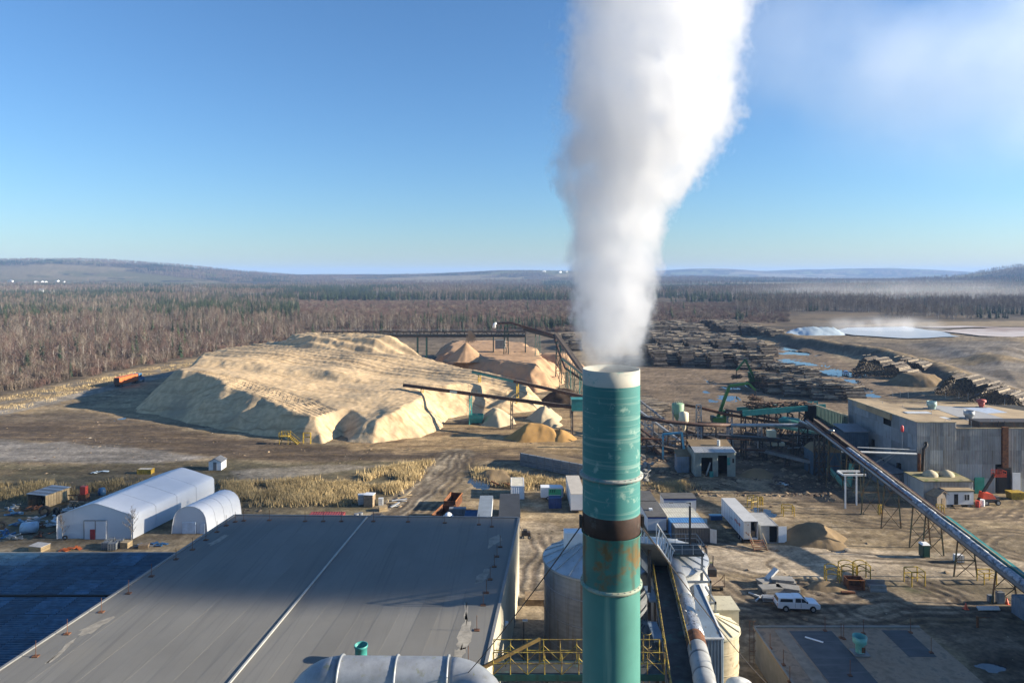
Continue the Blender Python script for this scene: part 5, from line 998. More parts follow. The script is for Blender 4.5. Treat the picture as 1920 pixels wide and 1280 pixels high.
# raised pipe and inclined belt at the chimney's left
rp = thing('raised_pipe', 'thin dark blow pipe bending down from the far tower to the chimney', 'pipe', D(1000, 650, 322)); rp.location.z = 0
pts = [D(931, 606, 322), D(958, 605, 322), D(1010, 620, 312), D(1038, 628, 300), D(1050, 665, 285), D(1060, 690, 275), D(1092, 712, 260)]
mb = MB(); mb.path(pts, .5, 8); mb.build('pipe', brownpipe, rp, True); mb = MB(); c = pts[0]; mb.path([c, c+Vector((-.9, 0, -.3)), c+Vector((-1.2, 0, -2.2))], [.6, .7, .9], 10); mb.build('spout', white, rp, True)
for t, px in ((0, 949), (1, 1047)): q = D(px, 612 if t == 0 else 640, 320 if t == 0 else 292); bent(rp, (q.x, q.y, 0), q.z, 1.6, (1, 0, 0), dteal, 1.6, .4, 3)
conveyor('belt_conveyor', 'dark inclined belt conveyor descending from the far gallery to the right', D(985, 617, 322), D(1045, 633, 300), 2.2, 1.3, dsteel, ((.4, None),), dteal)
conveyor('belt_conveyor', 'steep dark conveyor dropping toward the chimney rim from the left', D(1043, 627, 300), D(1100, 706, 236), 2.0, 1.0, mat('grey_brown_frame', (.12, .10, .085), .8, 0, .3, 1), ((.25, None), (.5, None), (.75, None)), dteal)
conveyor('belt_conveyor', 'narrow teal conveyor under the steep dark one near the chimney', D(1055, 672, 262), D(1100, 708, 230), 1.0, .6, teal, ((.3, None), (.8, None)), teal)
# ------------------------------------------------------------------ machinery right of the chimney
dt = thing('stair_conveyor', 'double truss conveyor falling from the chimney toward the tin hut', 'conveyor', W(1262, 880)); d0 = 196
for k, (a, b) in enumerate((((1196, 748), (1262, 800)), ((1196, 768), (1278, 828)), ((1196, 800), (1278, 862)))):
    p = D(a[0], a[1], d0+14-8*k); q = D(b[0], b[1], d0-4-8*k); mb = MB(); mb.beam(p, q, .5, .5); mb.build('chord', (greymet, steel, brownpipe)[k], dt)
    for i in range(9): s = p.lerp(q, i/8); mb = MB(); mb.beam(s, s-Vector((0, 0, 3.0)), .16); mb.build('post', greymet, dt)
    mb = MB(); mb.beam(p-Vector((0, 0, 3.0)), q-Vector((0, 0, 3.0)), .35); mb.build('chord', (steel, greymet, rust)[k], dt)
for px, py, dd in ((1216, 780, 192), (1243, 815, 190), (1258, 835, 188)): q = D(px, py, dd); bent(dt, (q.x, q.y, 0), q.z, 2.0, (1, 0, 0), steel, 1.1, .3, 3)
tp = thing('blow_pipe', 'long horizontal brown and grey pipe crossing the yard right of the chimney', 'pipe', W(1340, 870)); dd = 185
pts = [D(1196, 782, dd), D(1250, 790, dd), D(1310, 796, dd), D(1370, 797, dd)]; mb = MB(); mb.path(pts, .48, 10); mb.build('brown_section', brownpipe, tp, True)
pts = [D(1370, 797, dd), D(1440, 797, dd-3), D(1510, 797, dd-8)]; mb = MB(); mb.path(pts, .48, 10); mb.build('grey_section', steel, tp, True)
for px in (1312, 1370, 1425, 1500): q = D(px, 798, dd); bent(tp, (q.x, q.y, 0), q.z-.4, 1.0, (1, 0, 0), steel, 1.2, .25, 3)
tp2 = thing('blow_pipe', 'rusty red pipe sloping down from the green tank to the log deck', 'pipe', W(1340, 850)); pts = [D(1284, 759, 205), D(1312, 764, 203), D(1360, 776, 200), D(1430, 788, 198), D(1482, 797, 195)]; mb = MB(); mb.path(pts, .42, 8); mb.build('pipe', rust, tp2, True)
mb = MB(); mb.path([p+Vector((0, 0, 1.2)) for p in pts[2:]], .38, 8); mb.build('upper_pipe', brownpipe, tp2, True)
for px, py in ((1310, 765), (1368, 778)): q = D(px, py, 201); bent(tp2, (q.x, q.y, 0), q.z+1.0, 1.4, (1, 0, 0), steel, 1.1, .3, 3)
tk = thing('green_tank', 'pale green cylindrical tank on steel legs right of the chimney', 'tank', W(1271, 820)); q = D(1271, 766, 201); mb = MB(); mb.lathe([(1.75, q.z-1.3), (1.75, q.z+1.4), (1.5, q.z+1.6), (.02, q.z+1.9)], 22, (q.x, q.y)); mb.build('shell', mat('pale_green_tank', (.22, .36, .22), .6, 0, .2, .8, streak=.4, scol=(.3, .26, .18)), tk, True)
mb = MB(); mb.lathe([(.2, q.z-4), (1.7, q.z-1.3)], 22, (q.x, q.y)); mb.build('cone', mat('pale_green_tank', ()), tk, True); mb = MB(); rail(mb, (q.x-1.2, q.y-1, q.z+1.6), (q.x+1.2, q.y-1, q.z+1.6), .9, 4, .05); mb.build('top_rail', cream, tk)
for dx in (-1.6, 0, 1.6): mb = MB(); mb.beam((q.x+dx, q.y-.8, -.2), (q.x+dx, q.y-.8, q.z), .28); mb.build('leg', steel, tk)
cy = thing('cyclone', 'cream cyclone with a cone bottom just right of the green tank', 'cyclone', W(1281, 825)); q = D(1282, 782, 196); mb = MB(); mb.lathe([(.35, q.z-3.8), (1.35, q.z-1.0), (1.35, q.z+1.3), (.02, q.z+1.8)], 20, (q.x, q.y)); mb.build('body', cream, cy, True)
for dx in (-1.1, 1.1): mb = MB(); mb.beam((q.x+dx, q.y, -.2), (q.x+dx, q.y, q.z), .22); mb.build('leg', steel, cy)
bf = thing('blue_gantry', 'sky blue painted gantry frame left of the tin hut', 'gantry', W(1243, 862)); m = mat('sky_blue_paint', (.06, .27, .42), .55, 0, .2, 1, patch=.3, pcol=(.16, .17, .16)); p = W(1243, 862); q = W(1282, 868)
mb = MB(); mb.beam(p, p+Vector((0, 0, 6.6)), .4); mb.build('post', m, bf); mb = MB(); mb.beam(p+Vector((0, 0, 6.5)), q+Vector((0, 2, 7.2)), .45); mb.build('beam', m, bf); mb = MB(); mb.beam(q+Vector((0, 2, 7.2)), q+Vector((.8, 2, 1)), .45); mb.build('post', m, bf)
# sorting machinery behind the hut
sm = thing('sorting_line', 'dark sorting conveyor with cream drive behind the tin hut', 'conveyor', W(1430, 862)); p = W(1345, 858); q = W(1462, 858)
mb = MB(); mb.beam(p+Vector((0, 0, 5.6)), q+Vector((0, 0, 4.6)), 1.8, .9); mb.build('belt_frame', dsteel, sm); mb = MB(); mb.beam(p+Vector((0, -3, 3.2)), q+Vector((0, -3, 2.4)), .4, .4); mb.build('side_rail', brownpipe, sm); c = W(1446, 856); mb = MB(); mb.cb((c.x, c.y, 5.6), (2, 1.6, 2.6)); mb.cb((c.x+1.4, c.y-1, 3.6), (3, 1.2, .8)); mb.build('drive_unit', cream, sm)
for t in (.1, .4, .7, .95): r0 = p.lerp(q, t); bent(sm, (r0.x, r0.y, 0), 4.4, 2.0, (0, 1, 0), dsteel, 1.2, .25, 2)
for k, (px, py, hgt) in enumerate(((1385, 862, 5.5), (1470, 850, 4.2), (1500, 862, 6.5), (1520, 845, 7.5), (1300, 835, 6), (1330, 838, 6.8), (1225, 850, 4), (1265, 842, 4.6))):
    p = W(px, py); f_ = thing('support_frame', 'dark steel support frame around the tin hut, %s of the eight' % ORD[sorted((1385, 1470, 1500, 1520, 1300, 1330, 1225, 1265)).index(px)], 'support frame', p, 0, 'support frames around the tin hut')
    for s in (-1, 1): mb = MB(); mb.beam((p.x+s*1.8, p.y, -.2), (p.x+s*1.8, p.y, hgt), .3); mb.build('post', dsteel, f_)
    mb = MB(); mb.beam((p.x-3.2, p.y, hgt), (p.x+3.2, p.y, hgt-.4), .4); mb.build('beam', rust if k % 3 == 0 else dsteel, f_); mb = MB(); mb.beam((p.x-3, p.y+.3, hgt*.45), (p.x+3, p.y+.3, hgt*.5), .3); mb.build('beam', greymet, f_); mb = MB(); mb.beam((p.x-1.8, p.y, .2), (p.x+1.8, p.y, hgt*.9), .14); mb.build('brace', dsteel, f_)
# log deck with teal side and the fenced chute building
ld = thing('log_deck', 'teal sided log feed deck loaded with logs beside the mill', 'log deck', W(1460, 815)); y = 199; xa, xb = D(1388, 768, y).x, D(1542, 760, y).x
mb = MB(); mb.beam((xa, y-2, D(1, 772, y).z), (xb, y-2, D(1, 760, y).z), .4, 1.6); mb.build('side_plate', teal, ld); mb = MB(); mb.beam((xa, y+3, D(1, 772, y).z), (xb, y+3, D(1, 760, y).z), .4, 1.4); mb.build('side_plate', teal, ld); mb = MB(); mb.beam((xa, y+.5, D(1, 775, y).z), (xb, y+.5, D(1, 764, y).z), 4.6, .5); mb.build('bed', dsteel, ld)
for i in range(7): x = xa+(xb-xa)*(i+.3)/7; bent(ld, (x, y+.5, 0), 6.4, 3.6, (0, 1, 0), dsteel, 1.1, .3, 2)
for i in range(6): x = xa+(xb-xa)*(i+.3)/7; mb = MB(); mb.beam((x, y-2, .4), (x+(xb-xa)/7, y-2, 6), .18); mb.beam((x+(xb-xa)/7, y-2, .4), (x, y-2, 6), .18); mb.build('brace', dsteel, ld)
mb = MB(); r0 = random.Random(4)
for i in range(190):
    x = r0.uniform(xa+2, xb-2); z = 8.0+r0.uniform(0, 1.6); q = Vector((x, y+.5+r0.uniform(-1.5, 1.5), z)); dv = Vector((r0.uniform(-1, 1), r0.uniform(-.6, .6), r0.uniform(-.2, .3)))*r0.uniform(1, 2.4); mb.k = 0; mb.tube(q-dv, q+dv, .16, .12, 5)
o = mb.build('loaded_logs', mat('bark_brown_logs', (.12, .075, .05), .9, 0, .4, .6), ld); o['kind'] = 'stuff'
mb = MB(); q = D(1482, 789, 192); mb.path([q+Vector((-3.2, 0, 0)), q+Vector((-2, 0, .3)), q+Vector((2, 0, -.2)), q+Vector((3, 0, -.5))], [.6, 1.0, 1.0, .7], 12); solo('teal_drum', mb, teal, 'teal drum housing below the log feed deck', 'drum', smooth=True)
mb = MB(); mb.beam(D(1450, 797, 188), D(1536, 812, 176), 1.4, .7); solo('green_trough', mb, mat('pale_green_chute', ()), 'pale green sloping trough under the drum housing', 'trough')
fc = thing('fenced_chute', 'dark slatted teal chute building between log deck and mill', 'chute building', W(1560, 835)); p0 = D(1530, 770, 196); p1 = D(1590, 792, 172)
for i in range(22):
    q = p0.lerp(p1, i/22); q2 = p0.lerp(p1, (i+.72)/22); mb = MB(); mb.prism([(q.x, q.y, 0), (q2.x, q2.y, 0), (q2.x, q2.y, q2.z+1.5), (q.x, q.y, q.z+1.5)], (.15, .1, 0)); mb.build('slat', dteal, fc)
mb = MB(); mb.beam(p0+Vector((0, 0, 1.6)), p1+Vector((0, 0, 1.6)), .35, .3); mb.build('top_rail', mat('sandy_edge', ()), fc); mb = MB(); mb.prism([(p0.x+.5, p0.y+.4, 0), (p1.x+.5, p1.y+.4, 0), (p1.x+8, p1.y+2, 0), (p0.x+8, p0.y+4, 0)], (0, 0, 6.8)); mb.build('core', dark, fc)
mb = MB(); mb.prism([(p0.x-2, p0.y, 0), (p0.x, p0.y-.1, 0), (p0.x, p0.y-.1, p0.z+1.5), (p0.x-2, p0.y, p0.z+1.5)], (0, 3, 0)); mb.build('end_box', dark, fc)
# pipe rack from the hub to the long conveyor
hb = thing('pipe_rack', 'dark pipe rack with catwalk leading from the log deck to the long conveyor', 'pipe rack', W(1520, 850))
for k, o_ in enumerate((0, .9, 1.8)): mb = MB(); mb.path([D(1500, 795-3*k, 178), D(1540, 812-3*k, 158), Vector((X-.6+.5*k, 150, lz(150)+.6*k))], .26, 7); mb.build('pipe', (brownpipe, dsteel, steel)[k], hb, True)
for px, py, dd in ((1506, 800, 175), (1536, 815, 160), (1545, 816, 155)): q = D(px, py, dd); bent(hb, (q.x, q.y, 0), q.z, 2.2, (1, 0, 0), dsteel, 1.1, .35, 3)
mb = MB(); mb.beam(D(1500, 800, 172), D(1626, 800, 172), .25); mb.beam(D(1500, 803, 172), D(1626, 803, 172), .25); solo('cross_pipes', mb, dsteel, 'pair of thin dark pipes running into the mill side wall', 'pipe')
bs_ = thing('blue_hopper', 'blue shaded hopper shed with an arched roof under the pipe rack', 'hopper', W(1550, 888)); q = W(1552, 890); mb = MB(); mb.corr((q.x-3.4, q.y, 0), (6.8, 0, 0), (0, 0, 5.4), 12, .1, (0, -1, 0)); mb.corr((q.x-3.4, q.y+5, 0), (0, -5, 0), (0, 0, 5.4), 9, .1, (-1, 0, 0)); mb.build('wall', mat('dark_blue_sheet', (.05, .09, .13), .6, .1, .25, 1), bs_); mb = MB(); mb.path([(q.x-3.6, q.y-.2, 5.4), (q.x-2, q.y, 6.6), (q.x+.5, q.y, 6.7), (q.x+3.6, q.y, 5.2)], .2, 5); mb.prism([(q.x-3.5, q.y-.2, 5.4), (q.x-2, q.y-.2, 6.6), (q.x+.5, q.y-.2, 6.7), (q.x+3.5, q.y-.2, 5.2)], (0, 5.3, 0)); mb.build('roof', soilpile, bs_)

for a_, b_, m_, lb in (((1212, 832, 184), (1302, 852, 176), dsteel, 'low dark feed conveyor left of the tin hut under the blue gantry'), ((1288, 808, 192), (1350, 828, 183), brownpipe, 'short brown conveyor running behind the tin hut roof'), ((1398, 812, 190), (1502, 836, 177), dsteel, 'dark chain conveyor below the log feed deck'), ((1424, 843, 174), (1532, 868, 161), greymet, 'grey slatted conveyor in front of the dark chain conveyor'), ((1205, 815, 190), (1262, 872, 170), rust, 'rusty inclined conveyor just right of the chimney')):
    conveyor('feed_conveyor', lb, D(*a_), D(*b_), 1.3, .7, m_, ((.1, None), (.5, None), (.9, None)), dsteel)
# ------------------------------------------------------------------ tin hut
tin = mat('dull_tin_sheet', (.24, .27, .245), .6, .15, .2, .5, streak=.35, scol=(.15, .12, .09), rv=.12); tinlit = mat('sunlit_tin_sheet', (.33, .37, .30), .6, .1, .15, .5, streak=.3, scol=(.2, .17, .12), rv=.1)  # second tin is a lighter copy for the sunlit right wall
h_ = thing('tin_hut', 'grey green corrugated tin hut with two open bays and a sandy roof', 'hut', (47.3, 162, 0)); x0, x1, y0, y1 = 42.7, 52.0, 159, 166; zf, zk = 5.6, 6.7
def pan(o, U, V, n, nrm, m, nm='wall_panel', par=None, dep=.07): mb = MB(); mb.corr(o, U, V, n, dep, nrm); return mb.build(nm, m, par or h_)
pan((x0, y0, 0), (1.4, 0, 0), (0, 0, zf), 4, (0, -1, 0), tin); pan((x0+1.4, y0, 4.4), (2.6, 0, 0), (0, 0, zf-4.4), 7, (0, -1, 0), tin); pan((x0+4.0, y0, 0), (1.3, 0, 0), (0, 0, zf), 4, (0, -1, 0), tin)
pan((x0+5.3, y0, 4.9), (2.4, 0, 0), (0, 0, zf-4.9), 6, (0, -1, 0), tin); pan((x0+7.4, y0-.01, 0), (x1-x0-7.4, 0, 0), (0, 0, zf), 6, (0, -1, 0), tin)
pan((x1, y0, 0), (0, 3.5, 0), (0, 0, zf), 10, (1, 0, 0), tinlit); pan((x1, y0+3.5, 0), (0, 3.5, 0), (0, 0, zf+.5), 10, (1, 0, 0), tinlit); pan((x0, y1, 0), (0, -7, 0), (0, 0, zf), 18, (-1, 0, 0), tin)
mb = MB(); mb.box(x0+.15, x1-.15, y0+4.5, y1-.1, 0, zf); mb.build('dark_interior', dark, h_)
for i in range(4):
    a = x0-.25+(x1-x0+.5)*i/4; b = x0-.25+(x1-x0+.5)*(i+1)/4-.02; mb = MB(); mb.corr((a, y0-.35, zf), (b-a, 0, 0), (0, 3.6, .55), 7, .08, (0, 0, 1)); mb.build('roof_sheet', mat('pale_roof_sheet', (.46, .45, .42), .6, .1, .15, .6, rv=.15), h_)
mb = MB(); mb.prism([(x0-.25, y0+3.2, zf+.52), (x1+.25, y0+3.2, zf+.52), (x1+.25, y1+.3, zk+.1), (x0-.25, y1+.3, zk+.1)], (0, 0, .12)); mb.build('sandy_roof', soilpile, h_)
mb = MB(); mb.tube((49.2, 162.6, 6.2), (49.2, 162.6, 7.6), .35, n=12); mb.build('roof_vent', offwhite, h_)
mb = MB(); mb.box(x0+7.4, x0+8.1, y0-.12, y0-.085, 2.7, 4.4); mb.build('teal_board', teal, h_); mb = MB(); mb.box(x0+8.6, x0+9.0, y0-.12, y0-.085, 3.2, 4.2); mb.build('window', darkglass, h_)
mb = MB(); mb.beam((x0+2.6, y0+.4, 0), (x0+3.6, y0+.4, 3.2), .3); mb.build('chute', steel, h_); mb = MB(); mb.box(x0+3.2, x0+4, y0-.7, y0-.2, 0, 1.3); mb.build('teal_box', teal, h_)
l_ = thing('lean_to', 'small blue grey tin lean to against the left of the hut', 'lean to', (41, 163, 0)); pan((39.2, 162, 0), (2.9, 0, 0), (0, 0, 3.9), 8, (0, -1, 0), mat('blue_grey_corrugated', ()), 'wall_panel', l_); mb = MB(); mb.prism([(39, 161.8, 3.9), (42.3, 161.8, 3.9), (42.3, 165, 4.8), (39, 165, 4.8)], (0, 0, .1)); mb.build('roof', soilpile, l_); mb = MB(); mb.box(39.3, 42.0, 162.2, 165, 0, 3.8); mb.build('side_wall', mat('blue_grey_corrugated', ()), l_)
# ------------------------------------------------------------------ mill
mill = thing('mill_building', 'big grey corrugated steel mill building at the right with sandy flat roof', 'mill', (100, 160, 0))
mshade = mat('shaded_mill_sheet', (.24, .26, .275), .6, .1, .16, .5, streak=.4, scol=(.12, .11, .10), rv=.22); mfront = mat('grey_mill_sheet', (.33, .32, .30), .65, .05, .18, .5, streak=.45, scol=(.19, .155, .12), rv=.2); mlight = mat('pale_mill_sheet', (.46, .46, .44), .6, .1, .12, .5, streak=.3, scol=(.30, .27, .22), rv=.12)  # first sheet is a bluer, darker copy for the walls in shade
XL, YF, YB, ZT = 87.2, 147.0, 175.0, 15.3
rows = (0, 3.2, 6.2, 9.2, 12.2)
def wallpanels(o, dirv, L, nrm, tops, m, cols, skip=()):
    o = Vector(o); dv = Vector(dirv)
    for c in range(cols):
        for r, z in enumerate(rows):
            if (c, r) in skip: continue
            z1 = rows[r+1] if r < 4 else tops(c); j = .03*((c*7+r*3) % 3)
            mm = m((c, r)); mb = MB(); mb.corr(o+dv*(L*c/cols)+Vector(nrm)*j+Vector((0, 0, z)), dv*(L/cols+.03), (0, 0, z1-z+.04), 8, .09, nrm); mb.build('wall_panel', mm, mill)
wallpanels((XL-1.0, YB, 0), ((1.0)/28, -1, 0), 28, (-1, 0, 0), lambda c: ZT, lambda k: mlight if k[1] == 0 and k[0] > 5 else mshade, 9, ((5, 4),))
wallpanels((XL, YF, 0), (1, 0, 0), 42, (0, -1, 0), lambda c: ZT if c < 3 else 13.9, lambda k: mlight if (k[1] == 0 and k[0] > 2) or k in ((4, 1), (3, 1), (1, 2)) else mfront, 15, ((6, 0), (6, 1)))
mb = MB(); mb.box(XL+.2, 129, YF+.25, YB-.1, 0, 13.6); mb.build('core', dark, mill)
sandroof = mat('sandy_roof', (.36, .265, .155), .95, 0, .3, .16, bump=.5, bscale=2, patch=.32, pcol=(.20, .155, .10), pscale=.12, rv=0); greyroof = mat('grey_roofing', (.30, .30, .295), .9, 0, .12, .3, rv=0)
mb = MB(); mb.prism([(XL, YF+.1, 13.6), (129.5, YF+.1, 13.6), (128, 160, 13.6), (120, YB, 13.6), (XL-.9, YB, 13.6)], (0, 0, .25)); mro = mb.build('roof', sandroof, mill)
mb = MB(); mb.prism([(XL+.02, YF+.1, 13.9), (XL+8.3, YF+.1, 13.9), (XL+8.3, YF+9, 13.9), (XL+.02-.2, YF+9, 13.9)], (0, 0, 1.3)); mb.build('raised_roof', sandroof, mro)
mb = MB(); mb.prism([(XL-.95, YB-19, 13.86), (XL+6, YB-19, 13.86), (XL+6, YB, 13.86), (XL-.95, YB, 13.86)], (0, 0, 1.34)); mb.build('raised_roof', sandroof, mro)
mb = MB(); mb.prism([(103, YF+.2, 13.86), (113, YF+.2, 13.86), (113.5, YB-5, 13.86), (105, YB-1, 13.86)], (0, 0, .03)); mb.build('grey_strip', greyroof, mro)
mb = MB(); mb.prism([(113.5, 163, 13.86), (119, 164, 13.86), (119, 170, 13.86), (112, 170, 13.86)], (0, 0, .035)); mb.build('pale_blue_patch', mat('pale_blue_sheet', (.36, .42, .50), .6), mro)
for a, b in (((XL, YF-.05, 15.25), (XL+8.4, YF-.05, 15.25)), ((XL+8.4, YF-.05, 13.95), (129, YF-.05, 13.95)), ((XL-1.1, YB, 15.25), (XL-.05, YF, 15.25)), ((XL-1, YB, 15.25), (120, YB, 14.0))): mb = MB(); mb.beam(a, b, .22, .2); mb.build('roof_flashing', mat('sandy_edge', ()), mro)
def vent(label, x, y, z, r, h, m, cap=None):
    t_ = thing('roof_vent', label, 'roof vent', (x, y, z)); mb = MB(); mb.lathe([(r*.75, 0), (r*.75, h*.35), (r, h*.45), (r, h), (r*.85, h), (r*.8, h*.6)], 20); mb.build('drum', m, t_, True, False); mb = MB(); mb.cb((0, 0, .06), (r*2.4, r*2.4, .12)); mb.build('base_plate', greymet, t_, False, False)
    if cap: mb = MB(); mb.lathe([(r*1.5, h*1.0), (r*1.5, h*1.35), (.02, h*1.45)], 20); mb.build('cap', cap, t_, True, False)
    return t_
q = W(1747, 766, 13.9); vent('pale teal drum vent near the back of the mill roof', q.x, q.y, 13.85, 1.1, 1.9, mat('pale_teal_vent', (.30, .42, .38), .6, 0, .2, 1)); q = W(1817, 784, 13.9); vent('grey steel drum vent in the middle of the mill roof', q.x, q.y, 13.85, 1.1, 1.8, steel); q = W(1840, 763, 13.9); vent('red mushroom vent at the back right of the mill roof', q.x, q.y, 13.85, .7, 1.4, mat('faded_red_vent', (.40, .08, .06), .6), mat('faded_red_vent', ()))
for px, py, w2 in ((1720, 782, 5.5), (1752, 787, 6)): q = W(px, py, 14.2); mb = MB(); mb.box(q.x-w2/2, q.x+w2/2, q.y-1, q.y+1, 13.86, 15.35 if px < 1740 else 14.7); o = solo('skylight', mb, offwhite, 'white box skylight on the raised part of the mill roof' if px < 1740 else 'long white skylight right of the box skylight on the mill roof', 'skylight')
pm = MB(); pm.tube((0, 0, 0), (0, 0, 1.6), .05, n=5); pmm = pm.mesh('post', steel)
for px, py in ((1674, 746), (1688, 745), (1703, 746), (1773, 746), (1798, 747), (1815, 748), (1693, 771), (1746, 780), (1772, 800), (1821, 802), (1860, 800), (1655, 765), (1884, 760)): place(pmm, 'post', mro, W(px, py, 14.0)-Vector(mill.location))
mb = MB(); mb.box(101.0, 118, YF+.3, YF+4, 13.86, 15.2); mb.build('roof_box', dsteel, mro)
mb = MB(); mb.box(105.3, 106.6, YF-.5, YF-.1, 5.5, 14.3); mb.build('rusty_shaft', rust, mill)
for k in range(2): mb = MB(); mb.beam((105.0+k*1.3, YF+.3, 14), (105.0+k*1.3, YF+.3, 15.4), .12); mb.build('roof_post', dsteel, mill)
mb = MB(); mb.box(104.2, 107.3, YF-.30, YF-.2, 0, 5.6); mb.build('door_frame', dsteel, mill); dfr = mill.children[-1]
mb = MB(); mb.box(104.4, 107.1, YF-.36, YF-.31, 0, 5.2); mb.build('door_opening', dark, mill)
mb = MB(); mb.box(107.5, 109.2, YF-.4, YF-.25, 0, 4.4); mb.build('door_panel', white, mill); mb = MB(); mb.box(99.4, 101.5, YF-.38, YF-.22, 0, 3.4); mb.build('green_door', mat('green_door_paint', (.02, .22, .16), .5), mill)
for z0, z1, yy in ((2.0, 4.2, 159), (3.2, 4.8, 152.5), (6.0, 7.6, 163)): mb = MB(); mb.box(XL-.95, XL-.3, yy, yy+.7, z0, z1); mb.build('wall_opening', dark, mill)
mb = MB(); mb.path([(XL+1, YF-.4, 4.7), (XL+1, YF-.6, 9.6), (XL+1.8, YF-.6, 10.4), (XL+1.8, YF-.2, 11)], .3, 8); mb.build('wall_pipe', dsteel, mill, True); mb = MB(); mb.path([(XL+.2, YF-.4, 4.7), (XL+.2, YF-.5, 8.6)], .35, 8); mb.build('wall_pipe', rust, mill, True)
ws = thing('wall_shed', 'blue shaded box shed on stilts fixed beside the mill side wall', 'shed', (82, 166, 0)); mb = MB(); mb.corr((79, 162, 4.6), (5.6, 0, 0), (0, 0, 5), 12, .1, (0, -1, 0)); mb.corr((79, 168, 4.6), (0, -6, 0), (0, 0, 5), 12, .1, (-1, 0, 0)); mb.build('wall', mat('dark_blue_sheet', ()), ws); mb = MB(); mb.prism([(78.8, 161.8, 9.6), (85, 161.8, 9.6), (85, 168, 10.3), (78.8, 168, 10.3)], (0, 0, .1)); mb.build('roof', greymet, ws); mb = MB(); mb.box(79.2, 84.5, 162.2, 167.8, 4.6, 9.5); mb.build('core', dark, ws)
for x in (79.4, 84.2): mb = MB(); mb.beam((x, 162.3, -.2), (x, 162.3, 4.6), .4); mb.build('leg', dsteel, ws)
lo_ = thing('low_annex', 'low blue grey side annex along the foot of the mill wall', 'annex', (84, 155, 0)); mb = MB(); mb.corr((82.5, 162, 0), (0, -13, 0), (0, 0, 3.4), 26, .1, (-1, 0, 0)); mb.corr((82.5, 149, 0), (3.4, 0, 0), (0, 0, 3.4), 7, .1, (0, -1, 0)); mb.build('wall', mshade, lo_); mb = MB(); mb.prism([(82.3, 148.8, 3.4), (86, 148.8, 3.8), (86, 162, 3.8), (82.3, 162, 3.4)], (0, 0, .1)); mb.build('roof', greymet, lo_)
an = thing('front_annex', 'low grey annex with mossy roof and two domes against the mill front', 'annex', (89, 143, 0)); ax0, ax1, ay0, ay1, az = 84.2, 94.4, 139.8, 146.6, 4.6
for i in range(5): pan((ax0+(ax1-ax0)*i/5, ay0, 0), ((ax1-ax0)/5, 0, 0), (0, 0, az), 7, (0, -1, 0), mfront, 'wall_panel', an)
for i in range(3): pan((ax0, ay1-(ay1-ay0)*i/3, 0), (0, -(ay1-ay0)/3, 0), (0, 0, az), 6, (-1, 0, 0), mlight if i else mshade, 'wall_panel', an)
mb = MB(); mb.box(ax0-.15, ax1+.15, ay0-.15, ay1, az, az+.18); mb.build('roof', mat('mossy_roof', (.26, .215, .115), .95, 0, .3, .5, patch=.4, pcol=(.10, .12, .03), pscale=.5), an); mb = MB(); mb.box(ax0+.2, ax1-.1, ay0+.3, ay1, 0, az); mb.build('core', dark, an)
for x in (88.0, 91.4): mb = MB(); mb.lathe([(1.5, 4.75), (1.4, 5.2), (1.0, 5.6), (.5, 5.85), (.02, 5.95)], 22, (x, 143.6)); mb.build('dome', mat('sandy_dome', (.42, .36, .24), .8, 0, .2, 1), an, True)
shed('timber_hut', 'small weathered timber hut with a pitched roof beside the conveyor', W(1757, 947), 3.2, 3.0, 2.3, 1.0, mat('grey_timber', (.22, .19, .16), .85, 0, .25, 1.5), wood, 'hut', R(15), wood)
ot = thing('site_office', 'white site office trailer with open door and wooden steps before the mill', 'trailer', W(1800, 951)); c = ot.location; hw = 2.75
mb = MB(); mb.box(-hw, hw, 0, 2.6, .6, 3.3); mb.build('body', white, ot, False, False); mb = MB(); mb.box(-hw-.15, hw+.15, -.15, 2.75, 3.3, 3.45); mb.build('roof', sandroof, ot, False, False); mb = MB(); mb.box(-hw-.14, hw+.14, -.17, -.14, 3.2, 3.35); mb.build('trim', mat('dark_green_trim', (.02, .06, .04), .6), ot, False, False)
mb = MB(); mb.box(-1.2, -.4, -.04, -.005, .65, 2.7); mb.build('door', dark, ot, False, False); mb = MB(); mb.box(.9, 1.9, -.05, -.005, 1.5, 2.6); w_ = mb.build('window', darkglass, ot, False, False)
for x in (.8, 1.35, 1.9): mb = MB(); mb.box(x-.04, x+.04, -.08, -.05, 1.45, 2.65); mb.build('frame', white, w_, False, False)
for i in range(3): mb = MB(); mb.box(-1.6, 0, -.5-.35*i, -.15-.35*i, .45-.2*i, .52-.2*i); mb.build('step', wood, ot, False, False)
for x in (-2, 2): mb = MB(); mb.cb((x, .4, .3), (.5, .4, .6)); mb.build('block', concrete, ot, False, False)
bl = thing('boom_lift', 'red boom lift with raised orange basket before the dark mill door', 'boom lift', W(1854, 944)); mr = mat('lift_red', (.55, .07, .03), .5)
mb = MB(); mb.box(-1.6, 1.6, -.9, .9, .5, 1.2); mb.build('chassis', dsteel, bl, False, False); mb = MB(); mb.add([(-1.7, -.8, 1.2), (1.0, -.8, 1.2), (1.0, .8, 1.2), (-1.7, .8, 1.2), (-1.5, -.7, 2.5), (.3, -.7, 2.2), (.3, .7, 2.2), (-1.5, .7, 2.5)], [(0, 3, 2, 1), (4, 5, 6, 7), (0, 1, 5, 4), (1, 2, 6, 5), (2, 3, 7, 6), (3, 0, 4, 7)]); mb.build('turret', mr, bl, False, False)
mb = MB(); mb.beam((-1.2, 0, 2.3), (1.2, 0, 6.2), .38, .45); mb.build('boom', dsteel, bl, False, False); mb = MB(); mb.beam((-.9, -.2, 2.2), (1.9, -.2, 1.4), .3); mb.build('lower_boom', greymet, bl, False, False)
mb = MB(); mb.box(.9, 3.2, -.6, .6, 5.6, 5.7)
for x in (.9, 2.05, 3.2):
    for y in (-.6, .6): mb.beam((x, y, 5.6), (x, y, 6.8), .06)
